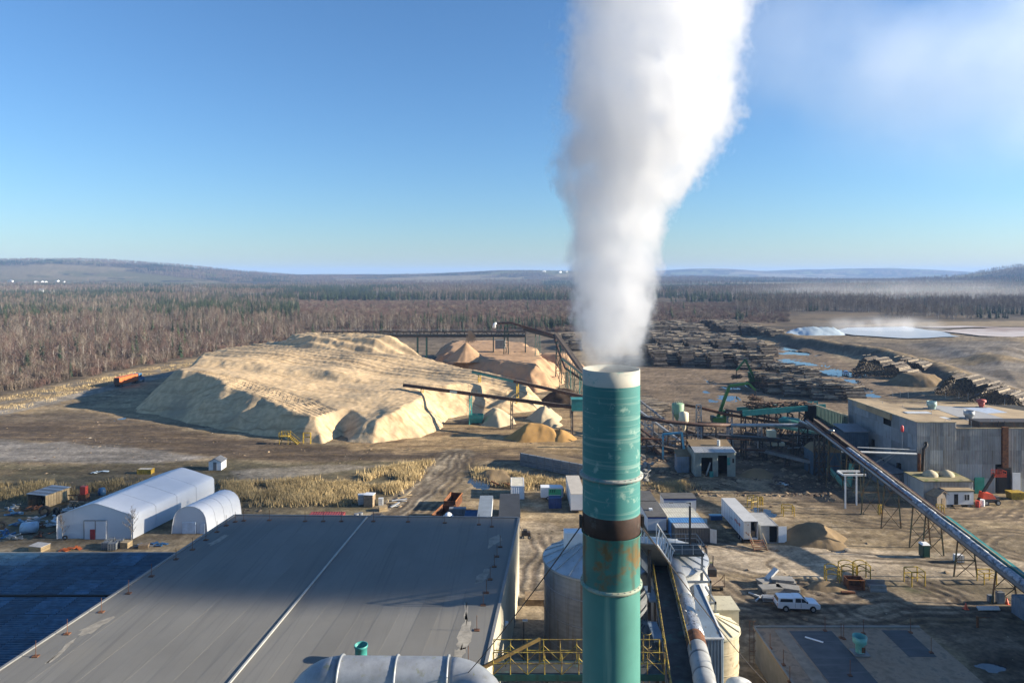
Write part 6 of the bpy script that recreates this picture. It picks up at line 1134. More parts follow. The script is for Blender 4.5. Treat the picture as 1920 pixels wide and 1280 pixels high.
for z in (6.2, 6.8):
    for a, b in (((.9, -.6), (3.2, -.6)), ((3.2, -.6), (3.2, .6)), ((.9, .6), (3.2, .6)), ((.9, -.6), (.9, .6))): mb.beam((*a, z), (*b, z), .06)
mb.box(1.0, 3.1, -.58, -.56, 5.65, 6.25); mb.build('basket', mr, bl, False, False)
def wheel(parent, x, y, z, r, w2, ax='y', local=True):
    mb = MB(); dv = Vector((0, w2/2, 0)) if ax == 'y' else Vector((w2/2, 0, 0)); c = Vector((x, y, z)); mb.tube(c-dv, c+dv, r, n=18); t_ = mb.build('wheel', black, parent, False, False); mb = MB(); mb.tube(c-dv*1.06, c+dv*1.06, r*.58, n=14); mb.build('rim', steel, t_, False, False); return t_
for x in (-1.2, 1.2):
    for y in (-.95, .95): wheel(bl, x, y, .5, .5, .35)
for k, (px, m, lb) in enumerate(((1833, red, 'red steel drum standing before the boom lift'), (1842, white, 'white steel drum beside the red drum before the lift'))): p = W(px, 950-k*2); mb = MB(); mb.lathe([(.02, 0), (.42, 0), (.42, .4), (.45, .43), (.42, .46), (.42, .9), (.45, .93), (.42, .96), (.42, 1.3), (.02, 1.3)], 16); solo('steel_drum', mb, m, lb, 'drum', loc=p, smooth=False)
p = W(1903, 934); mb = MB(); mb.add([(-1.2, -.8, 0), (1.2, -.8, 0), (1.2, .8, 0), (-1.2, .8, 0), (-1.5, -1, 1.5), (1.5, -1, 1.5), (1.5, 1, 1.5), (-1.5, 1, 1.5)], [(0, 1, 5, 4), (1, 2, 6, 5), (2, 3, 7, 6), (3, 0, 4, 7), (0, 3, 2, 1), (4, 5, 6, 7)]); solo('yellow_skip', mb, yellow, 'yellow waste skip right of the dark mill door', 'skip', loc=p)
# ------------------------------------------------------------------ containers and trailers
def container(name, label, x0, x1, y0, y1, h, m, rm=None, zb=0, cat='container', openend=None, doorm=None, group=None, ribs=None, skirt=0):
    c = ((x0+x1)/2, (y0+y1)/2, zb); t_ = thing(name, label, cat, c, 0, group); rm = rm or m; z0 = zb+skirt; z1 = zb+h; nx = ribs or max(4, int((x1-x0)/.45)); ny = ribs or max(4, int((y1-y0)/.45))
    def P(nm, o, U, V, n, nr, mm): mb = MB(); mb.corr(o, U, V, n, .045, nr); return mb.build(nm, mm, t_)
    if openend != 'front': P('front_panel', (x0, y0, z0), (x1-x0, 0, 0), (0, 0, z1-z0), nx, (0, -1, 0), m)
    P('rear_panel', (x1, y1, z0), (x0-x1, 0, 0), (0, 0, z1-z0), nx, (0, 1, 0), m)
    P('side_panel', (x0, y1, z0), (0, y0-y1, 0), (0, 0, z1-z0), ny, (-1, 0, 0), m)
    if openend != 'right': P('side_panel', (x1, y0, z0), (0, y1-y0, 0), (0, 0, z1-z0), ny, (1, 0, 0), m)
    if x1-x0 > y1-y0: P('roof', (x0, y0, z1), (x1-x0, 0, 0), (0, y1-y0, 0), nx, (0, 0, 1), rm)
    else: P('roof', (x0, y0, z1), (0, y1-y0, 0), (x1-x0, 0, 0), ny, (0, 0, 1), rm)
    mb = MB()
    for x in (x0, x1):
        for y in (y0, y1): mb.beam((x, y, z0), (x, y, z1), .14)
        mb.beam((x, y0, z1), (x, y1, z1), .12); mb.beam((x, y0, z0+.06), (x, y1, z0+.06), .12)
    for y in (y0, y1): mb.beam((x0, y, z1), (x1, y, z1), .12); mb.beam((x0, y, z0+.06), (x1, y, z0+.06), .12)
    mb.build('frame', m, t_)
    if openend:
        mb = MB(); mb.box(x0+.1, x1-.1, y0+.5, y1-.1, z0+.1, z1-.1); mb.build('interior', dark, t_)
        if openend == 'front':
            mb = MB(); mb.box(x1, x1+(x1-x0)/2, y0-.06, y0, z0+.1, z1-.1); mb.build('door', doorm or offwhite, t_); mb = MB(); mb.box(x0+.08, (x0+x1)/2, y0+.0, y0+.06, z0+.1, z1-.1); mb.build('door', m, t_)
        else: mb = MB(); mb.prism([(x1, y0, z0+.1), (x1+1.1, y0-.55, z0+.1), (x1+1.1, y0-.55, z1-.1), (x1, y0, z1-.1)], (0, .06, 0)); mb.build('door', doorm or offwhite, t_)
    return t_
cgrey = mat('charcoal_container', (.075, .08, .085), .6, .1, .2, 1, rv=.1); ccream = mat('cream_container', (.52, .48, .37), .6, 0, .15, 1, streak=.3, scol=(.3, .22, .14)); cblue = mat('bright_blue_container', (.06, .20, .42), .55, 0, .15, 1, streak=.2, scol=(.2, .18, .15)); cgrn = mat('grey_roofed_container', (.30, .305, .30), .6, .1, .15, 1, streak=.3, scol=(.2, .15, .1))
for k, (m, rm, lb) in enumerate(((cgrey, mat('ribbed_grey_roof', (.36, .36, .35), .6), 'charcoal grey container with pale ribbed roof, nearest of the container row'), (cblue, None, 'bright blue container, second in the container row'), (ccream, None, 'cream container next behind the blue one in the row'), (ccream, None, 'cream container farther back, fourth in the row'), (cgrn, None, 'grey container at the back of the container row'))):
    y = 119.6+k*2.62; container('shipping_container', lb, 28.6-.25*k*.3, 34.6-.08*k, y, y+2.44, 2.6, m, rm, 0, openend='right' if k in (0, 2) else None, group='row of storage containers')
# office trailers
def office(label, x0, x1, y0, y1, h, roofm_, win, group=None, wallm=None):
    t_ = thing('office_trailer', label, 'trailer', ((x0+x1)/2, (y0+y1)/2, 0), 0, group); wm = wallm or mat('pale_grey_siding', (.55, .57, .60), .6, 0, .06, 1, streak=.2, scol=(.45, .46, .48))
    mb = MB(); mb.box(x0, x1, y0, y1, .5, h); mb.build('body', wm, t_); mb = MB(); mb.box(x0-.12, x1+.12, y0-.12, y1+.12, h, h+.14); mb.build('roof', roofm_, t_)
    mb = MB(); mb.box(x0-.02, x1+.02, y0-.03, y0-.01, h-.28, h-.02); mb.build('blue_trim', mat('blue_trim', (.02, .06, .25), .5), t_); mb = MB(); mb.box(x0+.1, x1-.1, y0+.1, y1-.1, 0, .5); mb.build('skirt', greymet, t_)
    for a, b, c, d in win:
        mb = MB(); mb.box(x0+a, x0+b, y0-.04, y0-.012, c, d); w_ = mb.build('window', darkglass, t_); mb = MB(); mb.beam((x0+a, y0-.05, c), (x0+b, y0-.05, c), .08); mb.beam((x0+a, y0-.05, d), (x0+b, y0-.05, d), .08); mb.beam((x0+a, y0-.05, c), (x0+a, y0-.05, d), .08); mb.beam((x0+b, y0-.05, c), (x0+b, y0-.05, d), .08); mb.build('frame', white, w_)
    return t_
shing = mat('dark_shingle_roof', (.085, .082, .078), .9, 0, .25, .8, streak=.35, scol=(.13, .12, .11), sdir=(.3, 2.5, 1), rv=.1)
o1 = office('long grey roofed office trailer behind the chimney on its right', 24.7, 28.1, 124.2, 132.4, 2.9, shing, ()); mb = MB(); mb.box(25.6, 26.2, 127.2, 127.8, 3.04, 3.35); mb.build('roof_vent', white, o1)
office('grey roofed office trailer at the rear end of the long one', 24.6, 27.9, 132.7, 138.5, 3.0, shing, ()); office('office trailer facing the camera with two windows and a blue trim', 29.8, 36.2, 134.2, 137.4, 2.95, shing, ((1.0, 1.95, 1.3, 2.3), (3.0, 3.35, 1.55, 2.0), (4.4, 5.4, 1.3, 2.3)))
p = W(1342, 973); mb = MB(); mb.cb((0, 0, .35), (2.2, 1.2, .7)); mb.cb((0, 0, .75), (2.4, 1.3, .1)); solo('blue_crate', mb, blue, 'small blue crate on the ground left of the white semi trailer', 'crate', loc=p)
# white semi trailer with steps
def semi(name, label, x0, x1, y0, y1, z0, h, m, rm, rear_open=False, rearm=None, cat='trailer'):
    t_ = thing(name, label, cat, ((x0+x1)/2, (y0+y1)/2, 0)); mb = MB(); mb.box(x0, x0+.06, y0, y1, z0, h); mb.box(x1-.06, x1, y0, y1, z0, h); mb.box(x0+.06, x1-.06, y1-.06, y1, z0, h); mb.box(x0, x1, y0, y1, z0-.15, z0); mb.build('body', m, t_)
    bo = t_.children[0]; mb = MB(); mb.box(x0-.02, x1+.02, y0-.02, y1+.02, h, h+.08); mb.build('roof', rm, t_)
    for k in range(9): y = y0+(y1-y0)*(k+.5)/9; mb = MB(); mb.box(x0-.015, x0, y-.02, y+.02, z0, h); mb.build('side_rib', greymet, bo)
    if rear_open:
        mb = MB(); mb.box(x0+.06, (x0+x1)/2, y0-.05, y0, z0, h-.05); mb.build('rear_door', rearm or m, t_); mb = MB(); mb.box(x0+.1, x1-.1, y0+1.6, y1-.1, z0+.02, h-.02); mb.build('interior', dark, t_); mb = MB(); mb.box(x1-1.0, x1-.3, y0+.6, y0+1.2, z0, z0+1.0); mb.build('carton', wood, t_)
    else: mb = MB(); mb.box(x0+.03, x1-.03, y0-.05, y0, z0, h-.03); mb.build('rear_door', rearm or m, t_)
    for yy in (y0+1.6, y0+2.9):
        for x in (x0+.35, x1-.35):
            mb = MB(); mb.tube((x-.25, yy, .5), (x+.25, yy, .5), .5, n=16); w_ = mb.build('wheel', black, t_); mb = MB(); mb.tube((x-.27, yy, .5), (x+.27, yy, .5), .28, n=12); mb.build('rim', steel, w_)
    mb = MB(); mb.box(x0+.6, x0+.75, y1-3, y1-2.8, 0, z0); mb.box(x1-.75, x1-.6, y1-3, y1-2.8, 0, z0); mb.build('landing_gear', greymet, t_); mb = MB(); mb.box(x0+.1, x1-.1, y0-.1, y0, .5, .65); mb.build('bumper', dsteel, t_)
    return t_
st = semi('semi_trailer', 'long white semi trailer with open rear door and wooden steps', 40.2, 42.75, 118.6, 131.0, 1.2, 4.1, mat('blue_white_trailer_side', (.58, .62, .66), .5, 0, .06, .6, streak=.15, scol=(.45, .42, .38)), mat('grey_trailer_roof', (.44, .44, .43), .7, 0, .08, .6), True, mat('rust_spotted_door', (.50, .50, .48), .6, 0, .1, 1, patch=.25, pcol=(.25, .12, .06), pscale=2))
mb = MB()
for k in range(7): mb.box(40.165, 40.18, 123.2-.45*k-.3, 123.2-.45*k, 2.65+.1*math.sin(k*2.1), 3.05+.15*math.sin(k*1.3))
o = mb.build('red_lettering', mat('faded_red_lettering', (.42, .12, .10), .6), st); o['kind'] = 'stuff'
mb = MB(); mb.box(40.165, 40.18, 124.5, 124.75, 2.3, 2.55); mb.box(40.165, 40.18, 125.1, 125.35, 2.3, 2.55); mb.build('side_marks', dark, st)
ws_ = thing('wooden_steps', 'red brown wooden steps leading up to the open semi trailer', 'steps', (42.0, 117.2, 0)); wr = mat('red_brown_planks', (.22, .10, .055), .8, 0, .3, 2, rv=.3)
for i in range(5): mb = MB(); mb.box(41.2, 43.4, 116.2+.42*i, 116.5+.42*i, .16+.22*i, .21+.22*i); mb.build('tread', wr, ws_)
for x in (41.2, 43.4): mb = MB(); mb.beam((x, 116.1, .1), (x, 118.3, 1.15), .08, .25); mb.build('stringer', wr, ws_); mb = MB(); mb.beam((x, 116.2, 1.1), (x, 118.3, 2.2), .08); mb.beam((x, 116.3, 0), (x, 116.3, 1.15), .08); mb.build('handrail', newwood, ws_)
mb = MB(); mb.box(-.9, .9, -.12, .12, 0, .12); solo('pale_plank', mb, newwood, 'pale plank on the ground left of the semi trailer wheels', 'plank', loc=W(1371, 999))
container('storage_container', 'grey storage container with open white door right of the semi trailer', 43.6, 46.6, 119.6, 126.2, 3.0, cgrn, mat('ribbed_grey_roof', ()), 0, 'container', 'front', white)
# ------------------------------------------------------------------ yellow pipe gates
def gate(px, py, w_, d_, h, label, rz=0, arch=False):
    t_ = thing('yellow_gate', label, 'guard rail', W(px, py), rz, 'yellow guard rails around the yard')
    for x in (-w_/2, w_/2):
        for y in (0, d_): mb = MB(); mb.tube((x, y, 0), (x, y, h), .09, n=7); mb.build('post', yellow, t_, False, False)
    for z in (h, h*.6):
        for y in (0, d_):
            mb = MB()
            if arch: mb.path([(-w_/2, y, z), (-w_/4, y, z+.22), (0, y, z+.28), (w_/4, y, z+.2), (w_/2, y, z-.1)], .075, 6)
            else: mb.tube((-w_/2, y, z), (w_/2, y, z), .075, n=6)
            mb.build('rail', yellow, t_, False, False)
        for x in (-w_/2, w_/2): mb = MB(); mb.tube((x, 0, z), (x, d_, z), .06, n=6); mb.build('rail', yellow, t_, False, False)
    return t_
gate(1415, 953, 1.6, 1.2, 2.3, 'yellow pipe guard rail behind the white semi trailer', R(25)); gate(1428, 947, .5, .5, 1.6, 'single narrow yellow guard post frame right of the semi trailer'); gate(1479, 968, 2.0, 1.4, 1.9, 'yellow pipe guard rail behind the brown soil heap', R(-8))
gate(1562, 1095, 1.9, 1.6, 2.2, 'yellow arched guard rail, left one of the three behind the rusty box', R(-15), True); gate(1592, 1090, 2.1, 1.6, 2.4, 'yellow arched guard rail, middle of the three behind the rusty box', R(-8), True); gate(1620, 1090, 1.9, 1.6, 2.4, 'yellow arched guard rail, right one of the three behind the rusty box', R(-5), True)
gate(1722, 1099, 2.1, 1.8, 2.2, 'square yellow guard rail on the grass strip before the trestles', R(4)); gate(1857, 1096, 2.0, 1.4, 1.8, 'yellow guard rail behind the nearest conveyor trestle', R(5)); gate(1765, 962, 1.1, .8, 1.6, 'small yellow guard rail right under the long conveyor near the annex')
gate(1652, 965, .6, .5, 1.9, 'thin yellow guard frame left of the long conveyor trestles')
gate(575, 832, 2.0, .6, 3.0, 'yellow posts standing at the foot of the big sawdust pile')
ys = thing('yellow_stair', 'yellow stair platform at the foot of the big sawdust pile', 'stairs', W(540, 832))
mb = MB(); mb.box(-2.2, .4, -1, 1, 2.1, 2.25); mb.build('platform', yellow, ys, False, False)
for x in (-2.1, .3):
    for y in (-.9, .9): mb = MB(); mb.beam((x, y, -.1), (x, y, 3.4), .14); mb.build('post', yellow, ys, False, False)
mb = MB(); rail(mb, (-2.2, -1, 2.2), (.4, -1, 2.2), 1.2, 3, .07); rail(mb, (-2.2, 1, 2.2), (.4, 1, 2.2), 1.2, 3, .07); mb.build('railing', yellow, ys, False, False)
for s in (-.9, .9): mb = MB(); mb.beam((.4, s, 2.2), (3.0, s, 0), .12, .3); mb.beam((.4, s, 3.3), (3.0, s, 1.1), .1); mb.build('stringer', yellow, ys, False, False)
for i in range(6): mb = MB(); mb.box(.6+.4*i, .95+.4*i, -.9, .9, 1.9-.34*i, 1.96-.34*i); mb.build('tread', yellow, ys, False, False)
# ------------------------------------------------------------------ small yard things
pt = thing('portable_toilet', 'dark green portable toilet with white roof beneath the long conveyor', 'portable toilet', W(1733, 1043)); mb = MB(); mb.box(-.6, .6, -.6, .6, .1, 2.1); mb.build('cabin', mat('dark_green_plastic', (.012, .06, .045), .5), pt, False, False); mb = MB(); mb.add([(-.66, -.66, 2.1), (.66, -.66, 2.1), (.66, .66, 2.1), (-.66, .66, 2.1), (-.45, -.45, 2.38), (.45, -.45, 2.38), (.45, .45, 2.38), (-.45, .45, 2.38)], [(0, 1, 5, 4), (1, 2, 6, 5), (2, 3, 7, 6), (3, 0, 4, 7), (4, 5, 6, 7), (0, 3, 2, 1)]); mb.build('roof', white, pt, False, False); mb = MB(); mb.box(-.42, .42, -.64, -.605, .2, 2.0); mb.build('door', mat('green_plastic_door', (.02, .09, .065), .5), pt, False, False)
for x in (-.3, 0, .3): mb = MB(); mb.box(.605, .63, x-.06, x+.06, .2, 2.0); mb.build('side_rib', mat('green_plastic_door', ()), pt, False, False)
ib = thing('water_tote', 'white plastic water tote beneath the third conveyor trestle', 'tank', W(1797, 1053)); mb = MB(); mb.box(-.6, .6, -.5, .5, .15, 1.2); mb.build('tank', white, ib, False, False); mb = MB()
for x in (-.62, -.2, .2, .62): mb.beam((x, -.53, .1), (x, -.53, 1.25), .04); 
for z in (.15, .55, .9, 1.25): mb.beam((-.62, -.53, z), (.62, -.53, z), .04)
mb.build('cage', steel, ib, False, False); mb = MB(); mb.box(-.62, .62, -.52, .52, 0, .12); mb.build('pallet', wood, ib, False, False)
rb = thing('rusty_box', 'open rusty steel box on the ground before the yellow arched rails', 'box', W(1602, 1102), R(-6)); mb = MB(); mb.box(-1.25, -1.17, -.7, .9, .1, 1.5); mb.box(1.17, 1.25, -.7, .9, .1, 1.5); mb.box(-1.17, 1.17, .82, .9, .1, 1.5); mb.box(-1.25, 1.25, -.7, .9, 0, .1); mb.build('shell', rust, rb, False, False); mb = MB(); mb.box(-1.25, 1.25, -.72, -.6, 1.38, 1.5); mb.box(-1.25, -1.1, -.72, -.6, .1, 1.38); mb.box(1.1, 1.25, -.72, -.6, .1, 1.38); mb.build('rim', mat('orange_rust', (.30, .11, .03), .85), rb, False, False)
for k, (px, py, lb) in enumerate(((1641, 1098, 'grey concrete barrier, rear one right of the rusty box'), (1648, 1108, 'grey concrete barrier, front one right of the rusty box'))):
    mb = MB(); pr = [(-.35, 0), (.35, 0), (.33, .2), (.14, .45), (.10, .95), (-.10, .95), (-.14, .45), (-.33, .2)]; mb.prism([(-1.35+.0*k, a, b) for a, b in pr], (2.7-.3*k, 0, 0)); solo('concrete_barrier', mb, concrete, lb, 'barrier', 'concrete barriers', loc=W(px, py), rz=R(-3))
mb = MB(); mb.beam((-1, 0, .15), (1, 0, .15), .3); mb.beam((-1, 0, .3), (1, 0, .3), .5, .05); solo('rusty_beam', mb, rust, 'short rusty steel beam before the rusty box', 'beam', loc=W(1590, 1112))
for k, (px, py, rz, n, lb) in enumerate(((1440, 1096, 20, 3, 'tilted stack of concrete slabs, left of the slab heaps'), (1468, 1098, -12, 4, 'stack of grey concrete slabs with dark gaps behind the pickup'), (1448, 1110, 5, 3, 'low stack of concrete slabs nearest the pickup'), (1478, 1110, -20, 3, 'pale stack of concrete slabs right behind the pickup roof'))):
    t_ = thing('slab_stack', lb, 'slab stack', W(px, py), R(rz), 'concrete slab stacks'); r0 = random.Random(k)
    for i in range(n):
        mb = MB(); dx = r0.uniform(-.3, .3); mb.box(-1.6+dx, 1.6+dx, -.8, .8, .32*i, .32*i+.26); mb.build('slab', concrete, t_, False, False)
        if i: mb = MB(); mb.box(-1.0, -.8, -.8, .8, .32*i-.06, .32*i); mb.box(.8, 1.0, -.8, .8, .32*i-.06, .32*i); mb.build('spacer', wood, t_, False, False)
mb = MB(); mb.beam((-1.2, -.3, .3), (1.0, .5, 2.0), .9, .25); mb.beam((.2, 0, 0), (.2, .1, 1.2), .3); solo('leaning_slab', mb, offwhite, 'white slab leaning up on the concrete slab heaps', 'slab', loc=W(1446, 1094)+Vector((0, 0, .1)))
lu = thing('lumber_bundle', 'grey bundle of lumber behind the white pickup', 'lumber', W(1443, 1126), R(-8))
for i in range(4):
    for j in range(3): mb = MB(); mb.box(-1.0, 1.0, -.6+.3*i, -.35+.3*i, .12+.2*j, .28+.2*j); mb.build('board', greymet if (i+j) % 2 else steel, lu, False, False)
for k, (px, py, dx) in enumerate(((1424, 1122, 1), (1418, 1117, -1))): mb = MB(); mb.beam((-.8*dx, -.8, .1), (.8*dx, .9, .1), .2); solo('loose_beam', mb, offwhite, ('pale loose beam at the left end of the lumber bundle', 'second pale loose beam farther left of the lumber bundle')[k], 'beam', loc=W(px, py))
def cone(px, py, lb):
    t_ = thing('traffic_cone', lb, 'traffic cone', W(px, py)); mb = MB(); mb.lathe([(.26, .05), (.05, .85), (.02, .85)], 14); mb.build('cone', mat('cone_orange', (.75, .10, .03), .5), t_, True, False); mb = MB(); mb.cb((0, 0, .03), (.62, .62, .06)); mb.build('base', mat('cone_orange', ()), t_, False, False); mb = MB(); mb.lathe([(.168, .40), (.108, .62)], 14); mb.build('white_band', white, t_, True, False)
cone(1811, 1141, 'orange traffic cone standing alone left of the nearest trestle'); cone(1888, 1132, 'orange traffic cone at the foot of the nearest trestle')
for k, (px, py, w_, h) in enumerate(((1875, 1131, .95, 1.7), (1857, 1128, .65, 1.0))):
    t_ = thing('electrical_cabinet', ('grey electrical cabinet under the nearest conveyor trestle', 'smaller grey electrical box left of the tall cabinet under the trestle')[k], 'cabinet', W(px, py)); mb = MB(); mb.box(-w_/2, w_/2, -.3, .3, .1, h); mb.build('case', greymet, t_, False, False); mb = MB(); mb.box(-w_/2+.05, w_/2-.05, -.33, -.305, .15, h-.05); mb.build('door', mat('blue_grey_plate', ()), t_, False, False)
pbn = thing('pipe_bundle', 'bundle of pale pipes lying before the nearest conveyor trestle', 'pipes', W(1852, 1141))
for i in range(5): mb = MB(); mb.tube((-1.6+.08*i, -.45+.22*i, .12), (1.4+.1*i, -.45+.22*i, .12), .1, n=8); mb.build('pipe', offwhite, pbn, False, False)
t_ = thing('rusty_valve_stand', 'rusty pipe stand on the bare dirt at the lower right', 'pipe stand', W(1833, 1176)); mb = MB(); mb.tube((0, 0, -.1), (0, 0, 1.5), .16, n=8); mb.build('post', rust, t_, False, False); mb = MB(); mb.tube((-.2, 0, 1.35), (1.9, .3, 1.2), .07, n=6); mb.build('arm', rust, t_, False, False)
container('edge_container', 'blue grey container just entering the picture at the right edge', 69.6, 73.5, 90.5, 95, 2.5, mat('blue_grey_corrugated', ()))
# flatbed with gear beside the white silo
fb = thing('flatbed_trailer', 'old flatbed trailer loaded with machinery right of the white silo', 'trailer', W(1344, 1112)); mb = MB(); mb.box(-1.2, 1.2, 0, 6.2, .9, 1.1); mb.build('bed', wood, fb, False, False)
for y in (1.0, 2.0):
    for x in (-.95, .95): wheel(fb, x, y, .45, .45, .3, 'x')
mb = MB(); mb.box(-.9, .9, 3.0, 5.4, 1.1, 2.2); mb.build('engine', dsteel, fb, False, False); mb = MB(); mb.tube((0, 4.6, 2.2), (0, 5.6, 4.6), .22, n=8); mb.tube((.6, 4.2, 1.1), (.7, 4.2, 3.8), .08, n=6); mb.tube((0, 5.6, 4.6), (-.4, 6.2, 4.7), .3, n=8); mb.build('boom', dsteel, fb, False, False); mb = MB(); mb.cb((.6, 3.4, 1.6), (.4, .4, 1.0)); mb.build('red_canister', red, fb, False, False); mb = MB(); mb.box(-1.1, 1.1, 5.4, 6.3, 1.1, 2.0); mb.build('toolbox', mat('olive_box', (.16, .17, .05), .6), fb, False, False); mb = MB(); mb.beam((-1, 0, .9), (1, 0, 2.4), .06); mb.beam((1.1, 0, .9), (1.1, 0, 2.8), .06); mb.beam((1.1, 2, 1.0), (1.1, 0, 2.8), .05); mb.build('rack', rust, fb, False, False)
# ------------------------------------------------------------------ pickups
def pickup(label, loc, rz, canopy=True):
    t_ = thing('pickup_truck', label, 'pickup truck', loc, rz); pw = mat('white_car_paint', (.72, .74, .77), .3, 0, .02, 1, rv=0, spec=.6); w2 = .98
    side = [(-2.95, .55), (-2.95, 1.12), (-2.88, 1.30), (-.62, 1.30), (1.1, 1.30), (1.35, 1.28), (2.55, 1.18), (2.85, 1.02), (2.92, .62), (2.85, .48), (2.42, .46)]
    def arch(cx, r=.48): return [(cx+r*math.cos(a), .44+r*math.sin(a)) for a in np.linspace(.12, math.pi-.12, 9)]
    prof = side+arch(1.90)+[(1.40, .42), (-1.35, .42)]+arch(-1.83)+[(-2.35, .46)]
    mb = MB(); n = len(prof); cx = -.02
    for y, s in ((-w2, .985), (-w2+.06, 1), (w2-.06, 1), (w2, .985)): mb.v += [(p[0]*s, y, .72+(p[1]-.72)*s) for p in prof]
    for k in range(3): mb.f += [(k*n+i, k*n+(i+1) % n, (k+1)*n+(i+1) % n, (k+1)*n+i) for i in range(n)]
    mb.f += [tuple(range(n-1, -1, -1)), tuple(range(3*n, 4*n))]; mb.m = [0]*len(mb.f); mb.build('body', pw, t_, False, False)
    def house(nm, pr, y0, y1, m, par=None):
        mb = MB(); mb.add([(a, -y0 if z < 1.35 else -y1, z) for a, z in pr]+[(a, y0 if z < 1.35 else y1, z) for a, z in pr], [tuple(range(len(pr)-1, -1, -1)), tuple(range(len(pr), 2*len(pr)))]+[(i, (i+1) % len(pr), len(pr)+(i+1) % len(pr), len(pr)+i) for i in range(len(pr))]); return mb.build(nm, m, par or t_, False, False)
    cab = house('cab', [(-.62, 1.28), (1.32, 1.28), (.62, 1.86), (.35, 1.93), (-.45, 1.93), (-.62, 1.86)], .94, .78, pw)
    if canopy: can = house('canopy', [(-2.9, 1.28), (-.64, 1.28), (-.64, 1.86), (-2.62, 1.86), (-2.74, 1.80)], .93, .80, pw)
    def pane(nm, q, par):
        for s in (-1, 1):
            mb = MB(); mb.add([(a, s*y, z) for a, y, z in q], [tuple(range(len(q)))]); mb.build(nm, darkglass, par, False, False)
    pane('window', [(-.52, .955, 1.34), (.28, .955, 1.34), (.28, .805, 1.83), (-.45, .805, 1.83)], cab); pane('window', [(.34, .955, 1.34), (1.12, .955, 1.34), (.62, .81, 1.80), (.34, .805, 1.83)], cab)
    if canopy: pane('window', [(-2.6, .945, 1.38), (-.85, .945, 1.38), (-.85, .83, 1.76), (-2.5, .83, 1.76)], can)
    mb = MB(); mb.add([(1.31, -.86, 1.33), (1.31, .86, 1.33), (.66, .72, 1.85), (.66, -.72, 1.85)], [(0, 1, 2, 3)]); mb.build('windscreen', darkglass, cab, False, False)
    if canopy: mb = MB(); mb.add([(-2.912, -.8, 1.34), (-2.912, .8, 1.34), (-2.77, .7, 1.78), (-2.77, -.7, 1.78)], [(3, 2, 1, 0)]); mb.build('rear_window', darkglass, can, False, False)
    for x in (1.90, -1.83):
        for y in (-.86, .86): wheel(t_, x, y, .41, .41, .27)
    mb = MB(); mb.box(-3.08, -2.94, -.9, .9, .5, .68); mb.build('rear_bumper', dsteel, t_, False, False); mb = MB(); mb.box(2.9, 3.0, -.9, .9, .5, .72); mb.build('front_bumper', greymet, t_, False, False)
    for s in (-1, 1):
        mb = MB(); mb.box(-2.975, -2.93, s*.82-.09, s*.82+.09, .78, 1.15); mb.build('tail_light', red, t_, False, False); mb = MB(); mb.box(2.83, 2.93, s*.75-.16, s*.75+.16, .86, 1.02); mb.build('headlight', steel, t_, False, False); mb = MB(); mb.box(.95, 1.12, s*1.1-.1, s*1.1+.1, 1.32, 1.52); mb.build('mirror', black, t_, False, False); mb = MB(); mb.beam((-1.3, s*1.0, .46), (1.35, s*1.0, .46), .14, .08); mb.build('running_board', black, t_, False, False)
    mb = MB(); mb.box(.22, .26, -.985, -.978, .62, 1.26); mb.box(-.56, -.53, -.985, -.978, .62, 1.26); mb.build('door_seam', black, t_, False, False)
    return t_
pickup('white pickup truck with a canopy on its bed in the yard', W(1494, 1141), R(-3)); pickup('small white pickup seen from behind far off in the log yard', W(1585, 702), R(75))
# orange trailer truck on the gravel road
tr = thing('semi_truck', 'orange container semi truck with blue cab on the gravel road', 'truck', W(243, 720), math.atan2(1, .10)-.02)
mb = MB(); mb.corr((-8, -1.25, 1.2), (11.6, 0, 0), (0, 0, 2.75), 26, .05, (0, -1, 0)); mb.corr((3.6, 1.25, 1.2), (-11.6, 0, 0), (0, 0, 2.75), 26, .05, (0, 1, 0)); mb.box(-8, 3.6, -1.25, 1.25, 1.15, 3.92); mb.build('container_box', orange, tr, False, False); mb = MB(); mb.box(-8.06, -8.0, -1.2, 1.2, 1.25, 3.85); mb.build('rear_door', mat('dark_brown_door', (.08, .04, .03), .6), tr, False, False); mb = MB(); mb.box(-8, 4, -.5, .5, .8, 1.15); mb.build('chassis', dsteel, tr, False, False)
mb = MB(); mb.box(4.3, 6.3, -1.2, 1.2, .9, 3.9); mb.build('sleeper_cab', blue, tr, False, False); mb = MB(); mb.add([(6.3, -1.1, .8), (8.6, -.95, .8), (8.6, .95, .8), (6.3, 1.1, .8), (6.3, -1.1, 2.6), (8.5, -.85, 2.0), (8.5, .85, 2.0), (6.3, 1.1, 2.6)], [(0, 3, 2, 1), (4, 5, 6, 7), (0, 1, 5, 4), (1, 2, 6, 5), (2, 3, 7, 6), (3, 0, 4, 7)]); mb.build('hood', blue, tr, False, False); mb = MB(); mb.box(6.28, 6.36, -1.0, 1.0, 2.65, 3.5); mb.build('windscreen', darkglass, tr, False, False); mb = MB(); mb.box(5.2, 6.1, -1.23, -1.2, 2.4, 3.3); mb.build('window', darkglass, tr, False, False)
for s in (-1.25, 1.25): mb = MB(); mb.tube((4.2, s, 1), (4.2, s, 4.4), .1, n=8); mb.build('exhaust_stack', steel, tr, False, False); mb = MB(); mb.tube((5.0, s*.96, .8), (6.4, s*.96, .8), .33, n=12); mb.build('fuel_tank', steel, tr, False, False)
for x in (-7, -5.7, 3.0, 4.2, 7.6):
    for y in (-1.0, 1.0): wheel(tr, x, y, .5, .5, .45)
